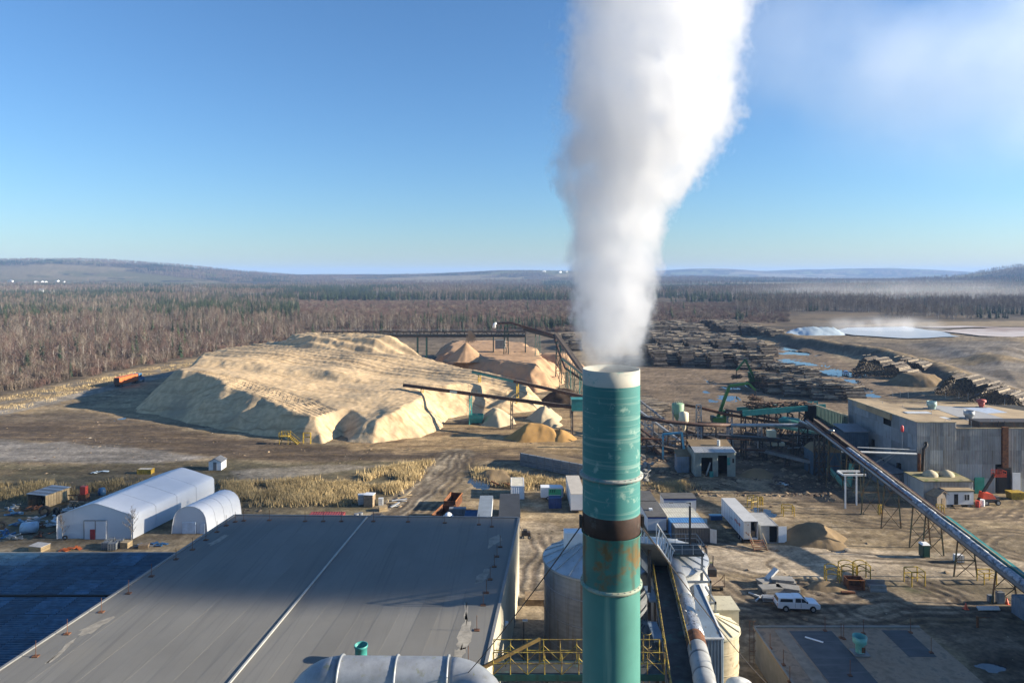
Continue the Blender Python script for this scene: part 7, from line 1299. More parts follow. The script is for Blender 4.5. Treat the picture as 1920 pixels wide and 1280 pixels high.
# ------------------------------------------------------------------ log loaders
def loader(label, px, py, rz, pts_, grip):
    t_ = thing('log_loader', label, 'log loader', W(px, py), rz)
    for s in (-1.5, 1.5): mb = MB(); mb.prism([(-2.4, s-.35, .15), (2.4, s-.35, .15), (2.8, s-.35, .6), (2.4, s-.35, 1.05), (-2.4, s-.35, 1.05), (-2.8, s-.35, .6)], (0, .7, 0)); mb.build('track', dsteel, t_, False, False)
    mb = MB(); mb.box(-3.0, 1.6, -1.5, 1.5, 1.2, 2.6); mb.build('upper_body', green, t_, False, False); mb = MB(); mb.box(.2, 2.0, -1.5, -.2, 2.6, 4.9); cb = mb.build('cab', green, t_, False, False); mb = MB(); mb.box(2.0, 2.04, -1.4, -.3, 3.2, 4.7); mb.box(.4, 1.8, -1.54, -1.5, 3.2, 4.7); mb.build('cab_glass', darkglass, cb, False, False); mb = MB(); mb.box(-3.2, -2.2, -1.4, 1.4, 1.3, 2.9); mb.build('counterweight', dteal, t_, False, False)
    P_ = [Vector(p) for p in pts_]
    for i in range(len(P_)-1): mb = MB(); mb.beam(P_[i], P_[i+1], .75-.12*i, .9-.15*i); mb.build('boom', green, t_, False, False)
    mb = MB(); mb.tube(P_[0].lerp(P_[1], .1)+Vector((.6, 0, 0)), P_[0].lerp(P_[1], .6)+Vector((.5, 0, -.2)), .12, n=6); mb.build('hydraulic_ram', steel, t_, False, False)
    g = P_[-1]; mb = MB(); mb.beam(g, g-Vector((0, 0, 1.3)), .3)
    for s in (-1, 1): mb.path([g-Vector((0, 0, 1.2)), g+Vector((0, s*1.1, -2.0)), g+Vector((0, s*.9, -3.0)), g+Vector((0, s*.2, -3.5))], .16, 6)
    mb.build('grapple', dsteel, t_, False, False); mb = MB(); r0 = random.Random(px)
    for i in range(grip): q = g+Vector((r0.uniform(-.6, .6), r0.uniform(-.8, .8), -2.6+r0.uniform(-.7, .7))); dv = Vector((r0.uniform(1, 2.4), r0.uniform(-.4, .4), r0.uniform(-1.0, .6))); mb.tube(q-dv, q+dv, .14, .1, 5)
    o = mb.build('gripped_logs', mat('bark_brown_logs', ()), t_, False, False); o['kind'] = 'stuff'
loader('green log loader with tall boom lifting logs before the hut', 1353, 797, R(0), ((-1.0, .6, 2.4), (2.6, .6, 12.2), (8.6, .6, 13.0), (10.8, .6, 10.8)), 22); loader('green log loader with folded boom beside the long brown stacks', 1412, 720, R(172), ((-.5, .6, 2.4), (3.4, .6, 10.6), (7.0, .6, 5.8)), 26)
# ------------------------------------------------------------------ things left of and behind the warehouse
tc = thing('timber_shelter', 'open timber sided storage box with ribbed roof at the far left', 'shelter', W(88, 944), R(-14))
for i in range(9): mb = MB(); mb.box(2.1, 2.25, -2.3+.62*i, -1.74+.62*i, 0, 2.5-.04*(i % 3)); mb.build('plank', newwood, tc, False, False)
for i in range(7): mb = MB(); mb.box(-2.5, 2.4, -2.5+.86*i, -1.7+.86*i, 2.55, 2.66+.03*(i % 2)); mb.build('roof_sheet', greymet if i % 2 else steel, tc, False, False)
mb = MB(); mb.box(-2.4, -2.25, -2.3, 3.3, 0, 2.5); mb.box(-2.25, 2.1, 3.2, 3.3, 0, 2.5); mb.build('side_wall', wood, tc, False, False); mb = MB(); mb.box(-2.2, 2.1, .5, 3.1, .02, 2.4); mb.build('dark_interior', dark, tc, False, False)
def crate(label, px, py, w_, d_, h, m, top=None, rz=0, name='wooden_crate', group=None):
    t_ = thing(name, label, 'crate', W(px, py), R(rz), group); n = max(2, int(h/.4))
    for i in range(n):
        mb = MB(); z0, z1 = h*i/n+.02, h*(i+1)/n-.02; mb.box(-w_/2, w_/2, -d_/2, -d_/2+.06, z0, z1); mb.box(-w_/2, -w_/2+.06, -d_/2+.06, d_/2, z0, z1); mb.box(w_/2-.06, w_/2, -d_/2+.06, d_/2, z0, z1); mb.build('board', m, t_, False, False)
    mb = MB(); mb.box(-w_/2+.1, w_/2-.1, -d_/2+.1, d_/2-.1, .05, h-.08); mb.build('filling', dark, t_, False, False); mb = MB(); mb.box(-w_/2-.04, w_/2+.04, -d_/2-.04, d_/2+.04, h, h+.08); mb.build('lid', top or m, t_, False, False); return t_
crate('flat plywood crate with pale lid in front of the big tent', 74, 1031, 2.6, 1.8, .9, newwood, mat('pale_lid', (.50, .46, .40), .8), -14)
crate('cream wooden crate near the right corner of the big tent', 237, 1026, 1.4, 1.2, 1.0, newwood, None, -10); crate('small grey crate right of the cream crate by the tents', 270, 1027, 1.5, 1.0, .6, wood, None, 12); crate('pale square crate at the edge of the reeds by the track', 540+153, 948, 1.9, 1.7, 2.4, wood, white, -8); crate('low plywood box among the loose boards by the track', 718, 957, 1.6, 1.2, .8, newwood, None, 20); crate('white box standing beside the low plywood box by the track', 714, 946, .9, .9, 1.3, offwhite, None, 5); crate('battered white box at the back of the square crate', 679, 944, 1.6, 1.3, 1.9, offwhite, None, 14)
for k in range(4):
    px = (200, 212, 224, 207)[k]; py = (1028, 1030, 1024, 1022)[k]; t_ = thing('wire_bin', ('grey wire bin at the left of the bin cluster before the big tent', 'grey wire bin at the front of the bin cluster before the big tent', 'grey wire bin at the right of the bin cluster before the big tent', 'grey wire bin at the back of the bin cluster before the big tent')[k], 'bin', W(px, py), R(8*k), 'wire bins before the tent'); mb = MB(); mb.box(-.6, .6, -.5, .5, .15, 1.15); mb.build('load', mat('dusty_grey_scrap', (.20, .215, .22), .8, 0, .4, 2.5), t_, False, False); mb = MB()
    for x in (-.63, -.21, .21, .63): mb.beam((x, -.53, 0), (x, -.53, 1.3), .04); mb.beam((x, .53, 0), (x, .53, 1.3), .04)
    for z in (.15, .5, .85, 1.25): mb.beam((-.63, -.53, z), (.63, -.53, z), .04); mb.beam((.63, -.53, z), (.63, .53, z), .04)
    mb.build('mesh', steel, t_, False, False)
def tyre(label, px, py, r, tilt, group=None):
    mb = MB(); n = 22
    for i in range(n):
        a = 6.283*i/n
        for k in range(10):
            b = 6.283*k/10; rr2 = r*(.68+.30*math.cos(b)); mb.v.append((rr2*math.cos(a), r*.32*math.sin(b), rr2*math.sin(a)+r*.97))
    for i in range(n):
        for k in range(10): mb.f.append((i*10+k, i*10+(k+1) % 10, ((i+1) % n)*10+(k+1) % 10, ((i+1) % n)*10+k)); mb.m.append(0)
    return solo('old_tyre', mb, black, label, 'tyre', group, True, W(px, py), R(tilt))
tyre('big black loader tyre standing among the scrap left of the tent', 84, 968, 1.1, 20); tyre('black tyre standing right of the big loader tyre in the scrap', 106, 966, .85, -15); tyre('black tyre at the very left edge of the scrap heap', 3, 992, .8, 35); tyre('white banded small tyre at the left foot of the big tent', 122, 1012, .45, 10)
bt = thing('white_tank', 'dented pale blue tank lying in the scrap left of the big tent', 'tank', W(53, 1000)); mb = MB(); mb.tube((-1.1, 0, 1.0), (1.2, .4, 1.1), 1.0, n=20); mb.build('shell', mat('pale_blue_tank', (.36, .46, .54), .5, 0, .15, 1, patch=.15, pcol=(.2, .2, .2)), bt, True, False); mb = MB(); mb.cb((0, 0, .12), (2.2, 1.4, .24)); mb.build('cradle', dsteel, bt, False, False)
r0 = random.Random(77); kinds = [(blue, 'blue'), (steel, 'grey'), (rust, 'rusty'), (offwhite, 'pale'), (wood, 'wooden')]
for k, (px, py) in enumerate(((40, 985), (66, 978), (72, 990), (95, 985), (112, 980), (30, 965), (20, 955), (60, 955), (130, 960), (142, 950), (10, 1005), (28, 1010), (84, 1005), (120, 972))):
    m, cn = kinds[k % 5]; mb = MB()
    for i in range(9): q = Vector((r0.uniform(-1.4, 1.4), r0.uniform(-1, 1), r0.uniform(.1, .9))); dv = Vector((r0.uniform(-1, 1), r0.uniform(-.7, .7), r0.uniform(-.35, .35)))*r0.uniform(.5, 1.3); mb.beam(q-dv, q+dv, r0.uniform(.1, .5), r0.uniform(.06, .3))
    solo('scrap_heap', mb, m, 'small heap of %s scrap left of the tent, %s of the heaps' % (cn, ORD[sorted((40, 66, 72, 95, 112, 30, 20, 60, 130, 142, 10, 28, 84, 120)).index(px)]), 'scrap', 'scrap heaps left of the tent', loc=W(px, py))
for k, (px, py, c_, lb) in enumerate(((188, 886, tarp, 'crumpled pale blue sheets lying in the grass behind the tent'), (132, 1030, orange, 'orange machine part on the ground left of the tent drive'), (270, 1024, greymet, 'dark scrap pieces in a row before the arched tent'), (290, 1022, blue, 'blue scrap piece at the end of the row before the arched tent'))):
    mb = MB()
    for i in range(7): q = Vector((r0.uniform(-1.5, 1.5), r0.uniform(-.8, .8), r0.uniform(.05, .4))); dv = Vector((r0.uniform(-1, 1), r0.uniform(-.5, .5), r0.uniform(-.15, .2))); mb.beam(q-dv*.8, q+dv*.8, r0.uniform(.3, .9), .08)
    solo('scrap_heap', mb, c_, lb, 'scrap', loc=W(px, py))
container('yellow_box', 'small yellow box with pale lid in the grass behind the tent', W(270, 889).x-1.6, W(270, 889).x+1.6, W(270, 889).y, W(270, 889).y+1.5, 1.1, yellow, mat('pale_lid', ()), 0, 'box')
t_ = thing('red_machine', 'rusty red upright machine left of the big tent roof', 'machine', W(157, 940)); mb = MB(); mb.box(-.8, .8, -.7, .7, 0, 1.6); mb.build('base', rust, t_, False, False); mb = MB(); mb.box(-.5, .6, -.5, .5, 1.6, 3.2); mb.build('column', red, t_, False, False); mb = MB(); mb.beam((-.5, 0, 1.4), (-3.5, .3, 1.2), .18); mb.build('arm', rust, t_, False, False)
mb = MB(); mb.lathe([(.02, 0), (.7, 0), (.8, .8), (.6, 1.5), (.02, 1.7)], 16); solo('blue_drum', mb, blue, 'round blue drum near the red machine behind the tent', 'drum', smooth=True, loc=W(191, 928)+Vector((0, 0, 0)))
# behind the warehouse
container('red_container', 'faded red container just behind the far roof edge', W(598, 968).x, W(598, 968).x+6.2, 125.5, 128, 2.5, mat('faded_red_container', (.26, .05, .045), .6, 0, .2, 1, streak=.3, scol=(.15, .05, .04)))
for k, (px, py) in enumerate(((668, 975), (676, 973))): mb = MB(); mb.lathe([(.02, 0), (.5, 0), (.5, 1.1), (.45, 1.3), (.02, 1.3)], 14); solo('dark_drum', mb, greymet, ('dark steel drum right of the faded red container, the left one', 'dark steel drum right of the faded red container, the right one')[k], 'drum', 'drums by the red container', loc=W(px, py))
t_ = thing('wrecked_car', 'dark wrecked car body half hidden by the roof edge', 'car', W(708, 978)); mb = MB(); mb.prism([(-2, -.8, .3), (2, -.8, .3), (2.1, -.8, .8), (1.2, -.8, .95), (.6, -.8, 1.4), (-.9, -.8, 1.4), (-1.6, -.8, .95), (-2.1, -.8, .85)], (0, 1.6, 0)); mb.build('body', dsteel, t_, False, False); mb = MB(); mb.path([(1.2, -.82, .97), (.6, -.82, 1.42), (-.9, -.82, 1.42), (-1.9, -.82, .6)], .06, 5); mb.build('pale_trim', offwhite, t_, False, False)
for x in (-1.3, 1.3): wheel(t_, x, -.7, .32, .32, .2)
for k, (px, py, ln) in enumerate(((735, 945, 2.6), (748, 940, 3.0), (757, 934, 2.6), (742, 950, 2.0), (765, 930, 2.2))): mb = MB(); mb.beam((-ln/2, 0, .15), (ln/2, .8, .3+.1*k), .5, .08); mb.beam((-ln/2, .5, .1), (ln/2, .2, .1), .3, .1); solo('loose_board', mb, offwhite if k % 2 else newwood, 'loose pale board along the dirt track, %s of five' % ORD[sorted((735, 748, 757, 742, 765)).index(px)], 'board', 'loose boards by the track', loc=W(px, py), rz=R(15*k-20))
def dumpster(label, px, py, rz, m, L=6.0):
    t_ = thing('open_dumpster', label, 'dumpster', W(px, py), R(rz)); hw = 1.2; h = 1.9
    for nm, b in (('side_wall', (-hw, -hw+.08, 0, L, .2, h)), ('side_wall', (hw-.08, hw, 0, L, .2, h)), ('end_wall', (-hw+.08, hw-.08, 0, .08, .2, h)), ('end_wall', (-hw+.08, hw-.08, L-.08, L, .2, h)), ('floor', (-hw, hw, 0, L, .1, .2))): mb = MB(); mb.box(*b); mb.build(nm, m, t_, False, False)
    for i in range(6):
        mb = MB(); y = .4+(L-.8)*i/5; mb.box(hw, hw+.08, y-.05, y+.05, .2, h); mb.box(-hw-.08, -hw, y-.05, y+.05, .2, h); mb.build('rib', m, t_, False, False)
    mb = MB(); mb.beam((-hw, 0, h), (-hw, L, h), .14); mb.beam((hw, 0, h), (hw, L, h), .14); mb.build('rim', mat('orange_rust', ()), t_, False, False); return t_
dumpster('rusty open dumpster in front, behind the far warehouse roof edge', 821, 985, -14, rust); dumpster('second rusty open dumpster farther back by the dirt track', 843, 957, -10, rust, 5.5)
container('blue_container', 'plain blue container left of the long white trailer', -8.7, -6.4, 121.5, 128.5, 2.6, mat('deep_blue_container', (.018, .07, .16), .6, 0, .15, 1))
mb = MB(); mb.box(-2, 2, -1, 1, 0, 1.5); mb.box(-1.6, 1.6, -.6, .6, 1.5, 2.4); solo('grey_machine', mb, greymet, 'grey boxy machine between dumpsters and blue container', 'machine', loc=W(858, 975)+Vector((0, 0, 0))); mb = MB(); mb.lathe([(.02, 0), (.9, 0), (1.0, .9), (.4, 1.5), (.02, 1.55)], 12); solo('white_sack', mb, white, 'white bulging sack before the far roof edge', 'sack', smooth=True, loc=W(840, 990)+Vector((0, .5, 1.2)))
semi('box_trailer', 'long white box trailer with bluish grey roof behind the warehouse', -6.2, -3.7, 120.8, 133, 1.0, 3.9, white, mat('blue_grey_roof', (.20, .235, .27), .7, 0, .12, .8))
o = office('dark roofed white office trailer at the far right roof corner', -2.3, 1.4, 123.4, 136.4, 3.1, mat('near_black_roof', (.035, .04, .048), .8, 0, .2, .8), ((.4, .8, 1.8, 2.3), (1.0, 2.6, 1.7, 2.5)), None, white)
container('white_unit', 'white container with open front behind the dark roofed trailer', -.2, 2.5, 143, 149, 2.7, white, mat('cream_top', (.60, .56, .45), .7), 0, 'container', None)
bt = thing('cargo_trailer', 'white cargo trailer with a green panel and slanted black letters', 'trailer', W(1033, 937)); mb = MB(); mb.box(-2.1, 2.2, 0, 2, .5, 2.6); mb.build('body', white, bt, False, False); mb = MB(); mb.box(-.5, 2.15, -.03, -.005, .75, 2.3); gp = mb.build('green_panel', mat('bright_green_panel', (.08, .45, .22), .5), bt, False, False)
for i in range(3): mb = MB(); x = -.25+.42*i; mb.prism([(x, -.045, 1.55), (x+.10, -.045, 1.55), (x+.25, -.045, 2.2), (x+.15, -.045, 2.2)], (0, .012, 0)); [mb.prism([(x+.02+s*.07, -.045, 1.55+s*.3), (x+.26+s*.07, -.045, 1.55+s*.3), (x+.28+s*.07, -.045, 1.62+s*.3), (x+.04+s*.07, -.045, 1.62+s*.3)], (0, .012, 0)) for s in (0, 1, 2)]; mb.build('letter', dark, gp, False, False)
mb = MB(); mb.box(-.4, 2.0, -.035, -.03, 1.0, 1.1); mb.build('stripe', white, gp, False, False)
for x in (-.6, .4): wheel(bt, x, .1, .38, .38, .25)
mb = MB(); mb.add([(2.2, 0, .5), (2.6, .5, .5), (2.6, 1.5, .5), (2.2, 2, .5), (2.2, 0, 2.55), (2.6, .5, 2.4), (2.6, 1.5, 2.4), (2.2, 2, 2.55)], [(0, 1, 5, 4), (1, 2, 6, 5), (2, 3, 7, 6), (4, 5, 6, 7)]); mb.build('nose', white, bt, False, False)
container('blue_bin', 'dark blue steel bin in front of the cargo trailer', W(1041, 953).x-1.2, W(1041, 953).x+1.2, W(1041, 953).y, W(1041, 953).y+1.6, 2.0, mat('navy_bin', (.012, .04, .14), .55), None, 0, 'bin')
semi('box_trailer', 'white box trailer with ribbed roof half hidden behind the chimney', 11.6, 14.4, 134.5, 147, .6, 3.7, white, mat('beige_roof', (.42, .38, .32), .8, 0, .12, .8, streak=.3, scol=(.34, .30, .25), sdir=(3, .1, 1)))
t_ = thing('rusty_scrap', 'rusty machinery scrap by the earth heap right of the track', 'scrap', W(945, 912))
for i in range(10): q = Vector((r0.uniform(-3.2, 3.2), r0.uniform(-.8, .8), r0.uniform(.2, 1.0))); dv = Vector((r0.uniform(-1, 1), r0.uniform(-.4, .4), r0.uniform(-.6, .6))); mb = MB(); mb.beam(q-dv, q+dv, r0.uniform(.1, .35)); mb.build('piece', rust, t_, False, False)
t_ = thing('small_cart', 'small dark utility cart beside the warehouse wall', 'cart', W(985, 1008)); mb = MB(); mb.box(-.7, .9, -.5, .5, .5, 1.1); mb.tube((-.5, 0, 1.1), (-.9, 0, 2.0), .05, n=6); mb.box(-.4, .3, -.4, .4, 1.1, 1.5); mb.build('frame', dsteel, t_, False, False)
for x in (-.5, .7): wheel(t_, x, -.5, .3, .3, .15)
mb = MB(); [mb.box(-1.8, 1.8, -1.1+.44*i, -.74+.44*i, .9, 1.02) for i in range(6)]; mb.box(-1.7, 1.7, -1.0, 1.4, .05, .9); solo('pallet_stack', mb, wood, 'stack of weathered pallets between the warehouse and the silo', 'pallets', loc=W(1008, 1130))
# corrugated bin wall, rubble by the chimney
cbn = thing('corrugated_bin', 'long low grey bin of stacked corrugated beams left of the chimney', 'bin', W(1040, 885)); a = W(976, 872); b = W(1100, 897)
for i in range(7): mb = MB(); mb.beam(a+Vector((0, 0, .25+.44*i)), b+Vector((0, 0, .25+.44*i)), .5, .34); mb.build('beam', mat('grey_blue_beam', (.17, .19, .21), .6, .2, .2, .5), cbn)
for i in range(9): q = a.lerp(b, i/8); mb = MB(); mb.beam((q.x, q.y-.3, 0), (q.x, q.y-.3, 3.2), .14); mb.build('post', greymet, cbn)
mb = MB(); mb.prism([a+Vector((0, .4, 0)), b+Vector((0, .4, 0)), b+Vector((2, 5, 0)), a+Vector((2, 5, 0))], (0, 0, 2.6)); mb.build('filling', soilpile, cbn)
for k, (px, py) in enumerate(((1205, 885), (1212, 895), (1208, 905), (1216, 880), (1203, 865))):
    mb = MB()
    for i in range(8): q = Vector((r0.uniform(-1, 1), r0.uniform(-.7, .7), r0.uniform(.2, 1.8))); mb.beam(q-Vector((r0.uniform(.2, .6), .2, r0.uniform(-.4, .4))), q+Vector((.4, r0.uniform(-.4, .4), .3)), r0.uniform(.3, .8), r0.uniform(.2, .5))
    solo('rubble_heap', mb, concrete, 'jumbled heap of pale rubble right of the chimney, %s of five' % ORD[sorted((1205, 1212, 1208, 1216, 1203)).index(px)], 'rubble', 'rubble heaps right of the chimney', loc=W(px, py))
# bare tree and posts at the tent
for k, (px, py, s, lb) in enumerate(((247, 1012, .42, 'small leafless tree at the right corner of the big tent'), (118, 1012, .36, 'thin leafless tree at the left corner of the big tent'), (402, 958, .3, 'small bare tree behind the arched tent'))):
    k_, T, C = PROTO[3]; o = thing('bare_sapling', lb, 'tree', W(px, py), k*2.0); o.scale = (s, s, s); place(T, 'trunk', o); place(C, 'crown', o)
# farm houses far off
for k, (px, d, w_) in enumerate(((20, 3000, 18), (68, 2950, 15), (80, 2980, 12), (86, 2985, 10), (108, 3050, 12), (120, 3000, 11), (78, 1750, 16), (102, 1720, 14), (368, 2050, 18), (374, 2060, 12), (1020, 5150, 26), (1050, 5100, 22), (1062, 5150, 20), (560, 5600, 24), (572, 5650, 22))):
    x = (px-960)*d/FPX; z = float(gz(np.array([x]), np.array([float(d)]))[0]); shed('farm_house', 'tiny white farm building on the distant land, %s of fifteen' % ORD[sorted((20, 68, 80, 86, 108, 120, 78, 102, 368, 374, 1020, 1050, 1062, 560, 572)).index(px)], (x, d, z+4), w_, w_*.6, w_*.35, w_*.2, white, greymet, 'house', R(20*k), None, 'distant farm buildings')
# unseen building beyond the right edge, added to shade the lower right yard
bh = thing('shade_building', 'unseen grey corrugated building added beyond the right edge to shade the yard', 'building', (92, 78, 0))
for i in range(8): pan((78, 62+4.2*(i+1), 0), (0, -4.2, 0), (0, 0, 21), 9, (-1, 0, 0), mfront, 'wall_panel', bh)
for i in range(6): pan((78+4.5*i, 62, 0), (4.5, 0, 0), (0, 0, 21), 9, (0, -1, 0), mfront, 'wall_panel', bh)
mb = MB(); mb.box(78.1, 105, 62.1, 95.5, 20.8, 21.1); mb.build('roof', greyroof, bh); mb = MB(); mb.box(78.2, 104.9, 95.3, 95.6, 0, 20.8); mb.box(104.6, 104.9, 62.2, 95.3, 0, 20.8); mb.build('wall', mfront, bh)
# ------------------------------------------------------------------ steam and haze
def vol_nodes(m):
    m.use_nodes = True; t = m.node_tree; N = t.nodes; N.clear(); L = t.links.new; out = N.new('ShaderNodeOutputMaterial'); pv = N.new('ShaderNodeVolumePrincipled'); L(pv.outputs[0], out.inputs['Volume']); return t, N, L, pv
# plume outline read off the photograph: height, centre x offset, radius at the chimney's distance
rowsP = [(695, 1147, 57), (640, 1147, 66), (580, 1149, 80), (520, 1156, 83), (450, 1159, 88), (400, 1163, 99), (350, 1180, 125), (280, 1196, 148), (200, 1213, 160), (100, 1224, 162), (0, 1240, 168), (-120, 1262, 185), (-260, 1290, 200)]
PZ = [CAMZ-(r[0]-HOR)*36/FPX for r in rowsP]; PXc = [(r[1]-960)*36/FPX-CX for r in rowsP]; PR = [r[2]*36/FPX*1.05 for r in rowsP]
def plume():
    z0, z1 = PZ[0]-1.2, PZ[-1]; mb = MB(); nz, na = 90, 48
    for j in range(nz+1):
        z = z0+(z1-z0)*j/nz; cx = np.interp(z, PZ, PXc); r = np.interp(z, PZ, PR)
        for i in range(na):
            a = 6.283185*i/na; g = 1.0 if z < PZ[0]+.2 else 1.18+.22*(float(fbm(np.array([a*1.6 if a < 3.14 else (6.283-a)*1.6]), np.array([z*.35]), 1.0, 3, 7)[0])-.5)
            rr2 = r*g if z > PZ[0]+.1 else 1.40
            mb.v.append((CX+cx+rr2*math.cos(a), CY+rr2*math.sin(a)+.25*(z-z0)*.0, z))
    for j in range(nz):
        for i in range(na): mb.f.append((j*na+i, j*na+(i+1) % na, (j+1)*na+(i+1) % na, (j+1)*na+i)); mb.m.append(0)
    mb.f += [tuple(range(na-1, -1, -1)), tuple(range(nz*na, (nz+1)*na))]; mb.m += [0, 0]
    m = bpy.data.materials.new('dense_steam'); t, N, L, pv = vol_nodes(m)
    pv.inputs['Color'].default_value = (.88, .89, .91, 1); pv.inputs['Anisotropy'].default_value = .66
    o = solo('steam_plume', mb, m, 'thick white steam plume rising from the chimney into the sky', 'steam', loc=(0, 0, 0))
    tc = N.new('ShaderNodeTexCoord'); sp = N.new('ShaderNodeSeparateXYZ'); L(tc.outputs['Object'], sp.inputs[0])
    mr = N.new('ShaderNodeMapRange'); mr.inputs[1].default_value = z0; mr.inputs[2].default_value = z1; L(sp.outputs[2], mr.inputs[0])
    def curve(vals, lo, hi):
        fc = N.new('ShaderNodeFloatCurve'); cv = fc.mapping.curves[0]; zs = [(z-z0)/(z1-z0) for z in PZ]; ys = [(v-lo)/(hi-lo) for v in vals]
        cv.points[0].location = (zs[0], ys[0]); cv.points[1].location = (zs[-1], ys[-1])
        for a, b in list(zip(zs, ys))[1:-1]: cv.points.new(a, b)
        fc.mapping.update(); L(mr.outputs[0], fc.inputs['Value']); mm = N.new('ShaderNodeMapRange'); mm.inputs[3].default_value = lo; mm.inputs[4].default_value = hi; L(fc.outputs[0], mm.inputs[0]); return mm.outputs[0]
    cxs = curve(PXc, -1, 5); rs_ = curve(PR, 0, 7)
    def mth(op, a, b=None, c=None):
        n = N.new('ShaderNodeMath'); n.operation = op
        for i, v in enumerate((a, b, c)):
            if v is None: continue
            if isinstance(v, (int, float)): n.inputs[i].default_value = v
            else: L(v, n.inputs[i])
        return n.outputs[0]
    dx = mth('DIVIDE', mth('SUBTRACT', mth('SUBTRACT', sp.outputs[0], CX), cxs), rs_); dy = mth('DIVIDE', mth('SUBTRACT', sp.outputs[1], CY), rs_)
    rad = mth('SQRT', mth('ADD', mth('MULTIPLY', dx, dx), mth('MULTIPLY', dy, dy)))
    def noi(sc, det, ro=.55, st=(1, 1, .75)):
        v = N.new('ShaderNodeVectorMath'); v.operation = 'MULTIPLY'; v.inputs[1].default_value = st; L(tc.outputs['Object'], v.inputs[0]); n = N.new('ShaderNodeTexNoise'); n.inputs['Scale'].default_value = sc; n.inputs['Detail'].default_value = det; n.inputs['Roughness'].default_value = ro; L(v.outputs[0], n.inputs['Vector']); return n.outputs['Fac']
    nn = mth('ADD', mth('ADD', mth('MULTIPLY', mth('SUBTRACT', noi(.30, 2), .5), .45), mth('MULTIPLY', mth('SUBTRACT', noi(.95, 4, .6), .5), .85)), mth('MULTIPLY', mth('SUBTRACT', noi(2.6, 3, .6), .5), .45))
    edge = mth('ADD', rad, nn)
    sm = N.new('ShaderNodeMapRange'); sm.interpolation_type = 'SMOOTHSTEP'; sm.inputs[1].default_value = 1.03; sm.inputs[2].default_value = .80; L(edge, sm.inputs[0])
    dz = N.new('ShaderNodeMapRange'); dz.interpolation_type = 'SMOOTHSTEP'; dz.inputs[1].default_value = PZ[0]-.3; dz.inputs[2].default_value = PZ[0]+3.2; dz.inputs[3].default_value = .10; dz.inputs[4].default_value = 1.0; L(sp.outputs[2], dz.inputs[0])
    tz = N.new('ShaderNodeMapRange'); tz.inputs[1].default_value = PZ[2]; tz.inputs[2].default_value = PZ[-3]; tz.inputs[3].default_value = .95; tz.inputs[4].default_value = .36; L(sp.outputs[2], tz.inputs[0])
    inr = N.new('ShaderNodeMapRange'); inr.inputs[1].default_value = .38; inr.inputs[2].default_value = .62; inr.inputs[3].default_value = .12; inr.inputs[4].default_value = 2.0; L(noi(.75, 4, .62), inr.inputs[0])
    L(mth('MULTIPLY', mth('MULTIPLY', mth('MULTIPLY', sm.outputs[0], inr.outputs[0]), dz.outputs[0]), tz.outputs[0]), pv.inputs['Density'])
    m.cycles.volume_step_rate = .22
    return o
plume()
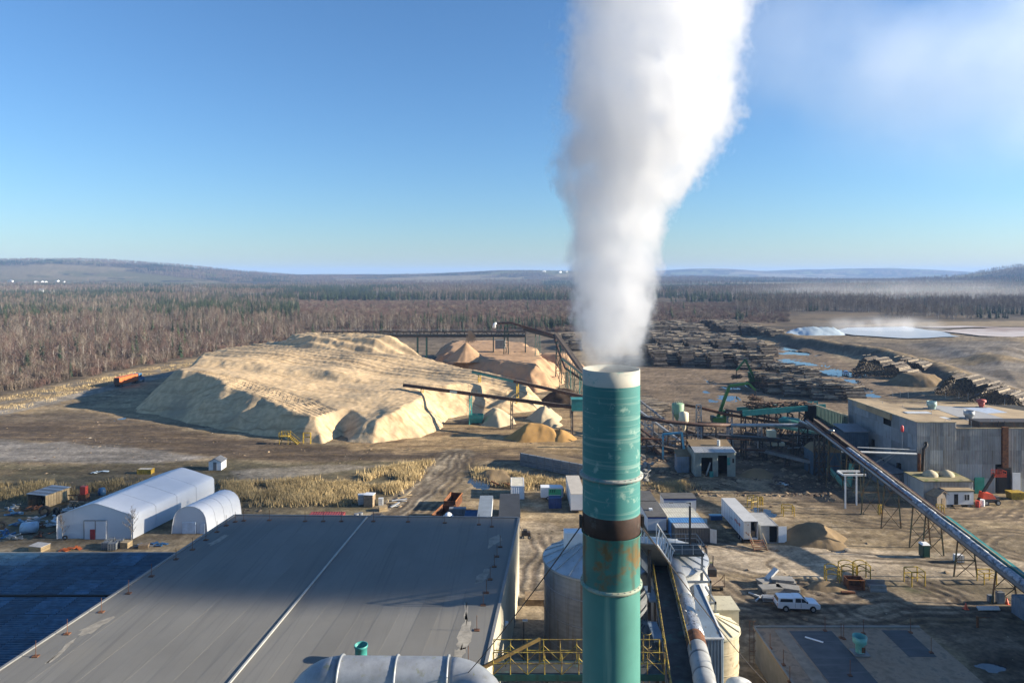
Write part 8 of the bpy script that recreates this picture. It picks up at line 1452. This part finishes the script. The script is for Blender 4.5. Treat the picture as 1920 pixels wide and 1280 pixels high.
def cloud(name, label, c, rad, dens, nsc, thr, seed, cat='steam', step=.35, kind=None, parent=None, col=(.96, .97, 1, 1)):
    mb = MB(); n, k = 32, 18; c = Vector(c)
    for j in range(k+1):
        b = math.pi*j/k
        for i in range(n):
            a = 6.283*i/n; g = 1+.18*math.sin(a*3+seed)*math.sin(b)+.12*math.sin(b*5+seed*2+a); mb.v.append((rad[0]*g*math.sin(b)*math.cos(a), rad[1]*g*math.sin(b)*math.sin(a), rad[2]*g*math.cos(b)))
    for j in range(k):
        for i in range(n): mb.f.append((j*n+i, (j+1)*n+i, (j+1)*n+(i+1) % n, j*n+(i+1) % n)); mb.m.append(0)
    m = bpy.data.materials.new(name); t, N, L, pv = vol_nodes(m); pv.inputs['Color'].default_value = col; pv.inputs['Anisotropy'].default_value = .2
    o = solo(name, mb, m, label, cat, loc=c)
    tc = N.new('ShaderNodeTexCoord'); v = N.new('ShaderNodeVectorMath'); v.operation = 'DIVIDE'; v.inputs[1].default_value = rad; L(tc.outputs['Object'], v.inputs[0]); ln = N.new('ShaderNodeVectorMath'); ln.operation = 'LENGTH'; L(v.outputs[0], ln.inputs[0])
    fo = N.new('ShaderNodeMapRange'); fo.interpolation_type = 'SMOOTHSTEP'; fo.inputs[1].default_value = .92; fo.inputs[2].default_value = .1; L(ln.outputs['Value'], fo.inputs[0])
    nz = N.new('ShaderNodeTexNoise'); nz.inputs['Scale'].default_value = nsc; nz.inputs['Detail'].default_value = 5; L(tc.outputs['Object'], nz.inputs['Vector']); no = N.new('ShaderNodeMapRange'); no.inputs[1].default_value = thr; no.inputs[2].default_value = thr+.28; L(nz.outputs['Fac'], no.inputs[0])
    mu = N.new('ShaderNodeMath'); mu.operation = 'MULTIPLY'; L(fo.outputs[0], mu.inputs[0]); L(no.outputs[0], mu.inputs[1]); m2 = N.new('ShaderNodeMath'); m2.operation = 'MULTIPLY'; L(mu.outputs[0], m2.inputs[0]); m2.inputs[1].default_value = dens; L(m2.outputs[0], pv.inputs['Density']); m.cycles.volume_step_rate = step
    if kind: o['kind'] = kind
    return o
cloud('drifting_steam', 'thin ragged steam drifting across the sky at the upper right', (88, 112, 84), (82, 46, 27), .030, .045, .38, 1, step=1, col=(.86, .93, 1, 1))
cloud('shade_steam', 'long unseen bank of steam added beyond the right edge to shade the warehouse roof', (216, 80, 86), (48, 20, 13), .32, .04, .18, 5, step=1)  # out of view, placed to throw a shade band on the warehouse roof
cloud('shade_steam', 'wide unseen bank of steam added far beyond the right edge to shade the tents', (186, 130, 84), (46, 46, 14), .06, .04, .20, 6, step=1)  # out of view, placed to throw soft shade over the tents
cloud('low_smoke', 'faint bluish smoke lying over the woods at the right', W(1700, 562)+Vector((0, 0, 14)), (420, 300, 34), .0016, .006, .30, 2, 'smoke', 1)
cloud('pond_steam', 'wisps of steam rising off the white pond', W(1650, 622)+Vector((0, 0, 4)), (75, 34, 13), .03, .07, .40, 3, 'steam', 1)
# haze: one even box of air round everything
mb = MB(); mb.box(-17000, 17000, -60, 15200, -45, 175); hz = mb.build('haze', None); hz.data.materials.clear(); m = bpy.data.materials.new('haze_air'); t, N, L, pv = vol_nodes(m); pv.inputs['Color'].default_value = (.36, .58, 1, 1); pv.inputs['Density'].default_value = 0.75e-4; pv.inputs['Anisotropy'].default_value = .0; hz.data.materials.append(m); tag(hz, kind='stuff')
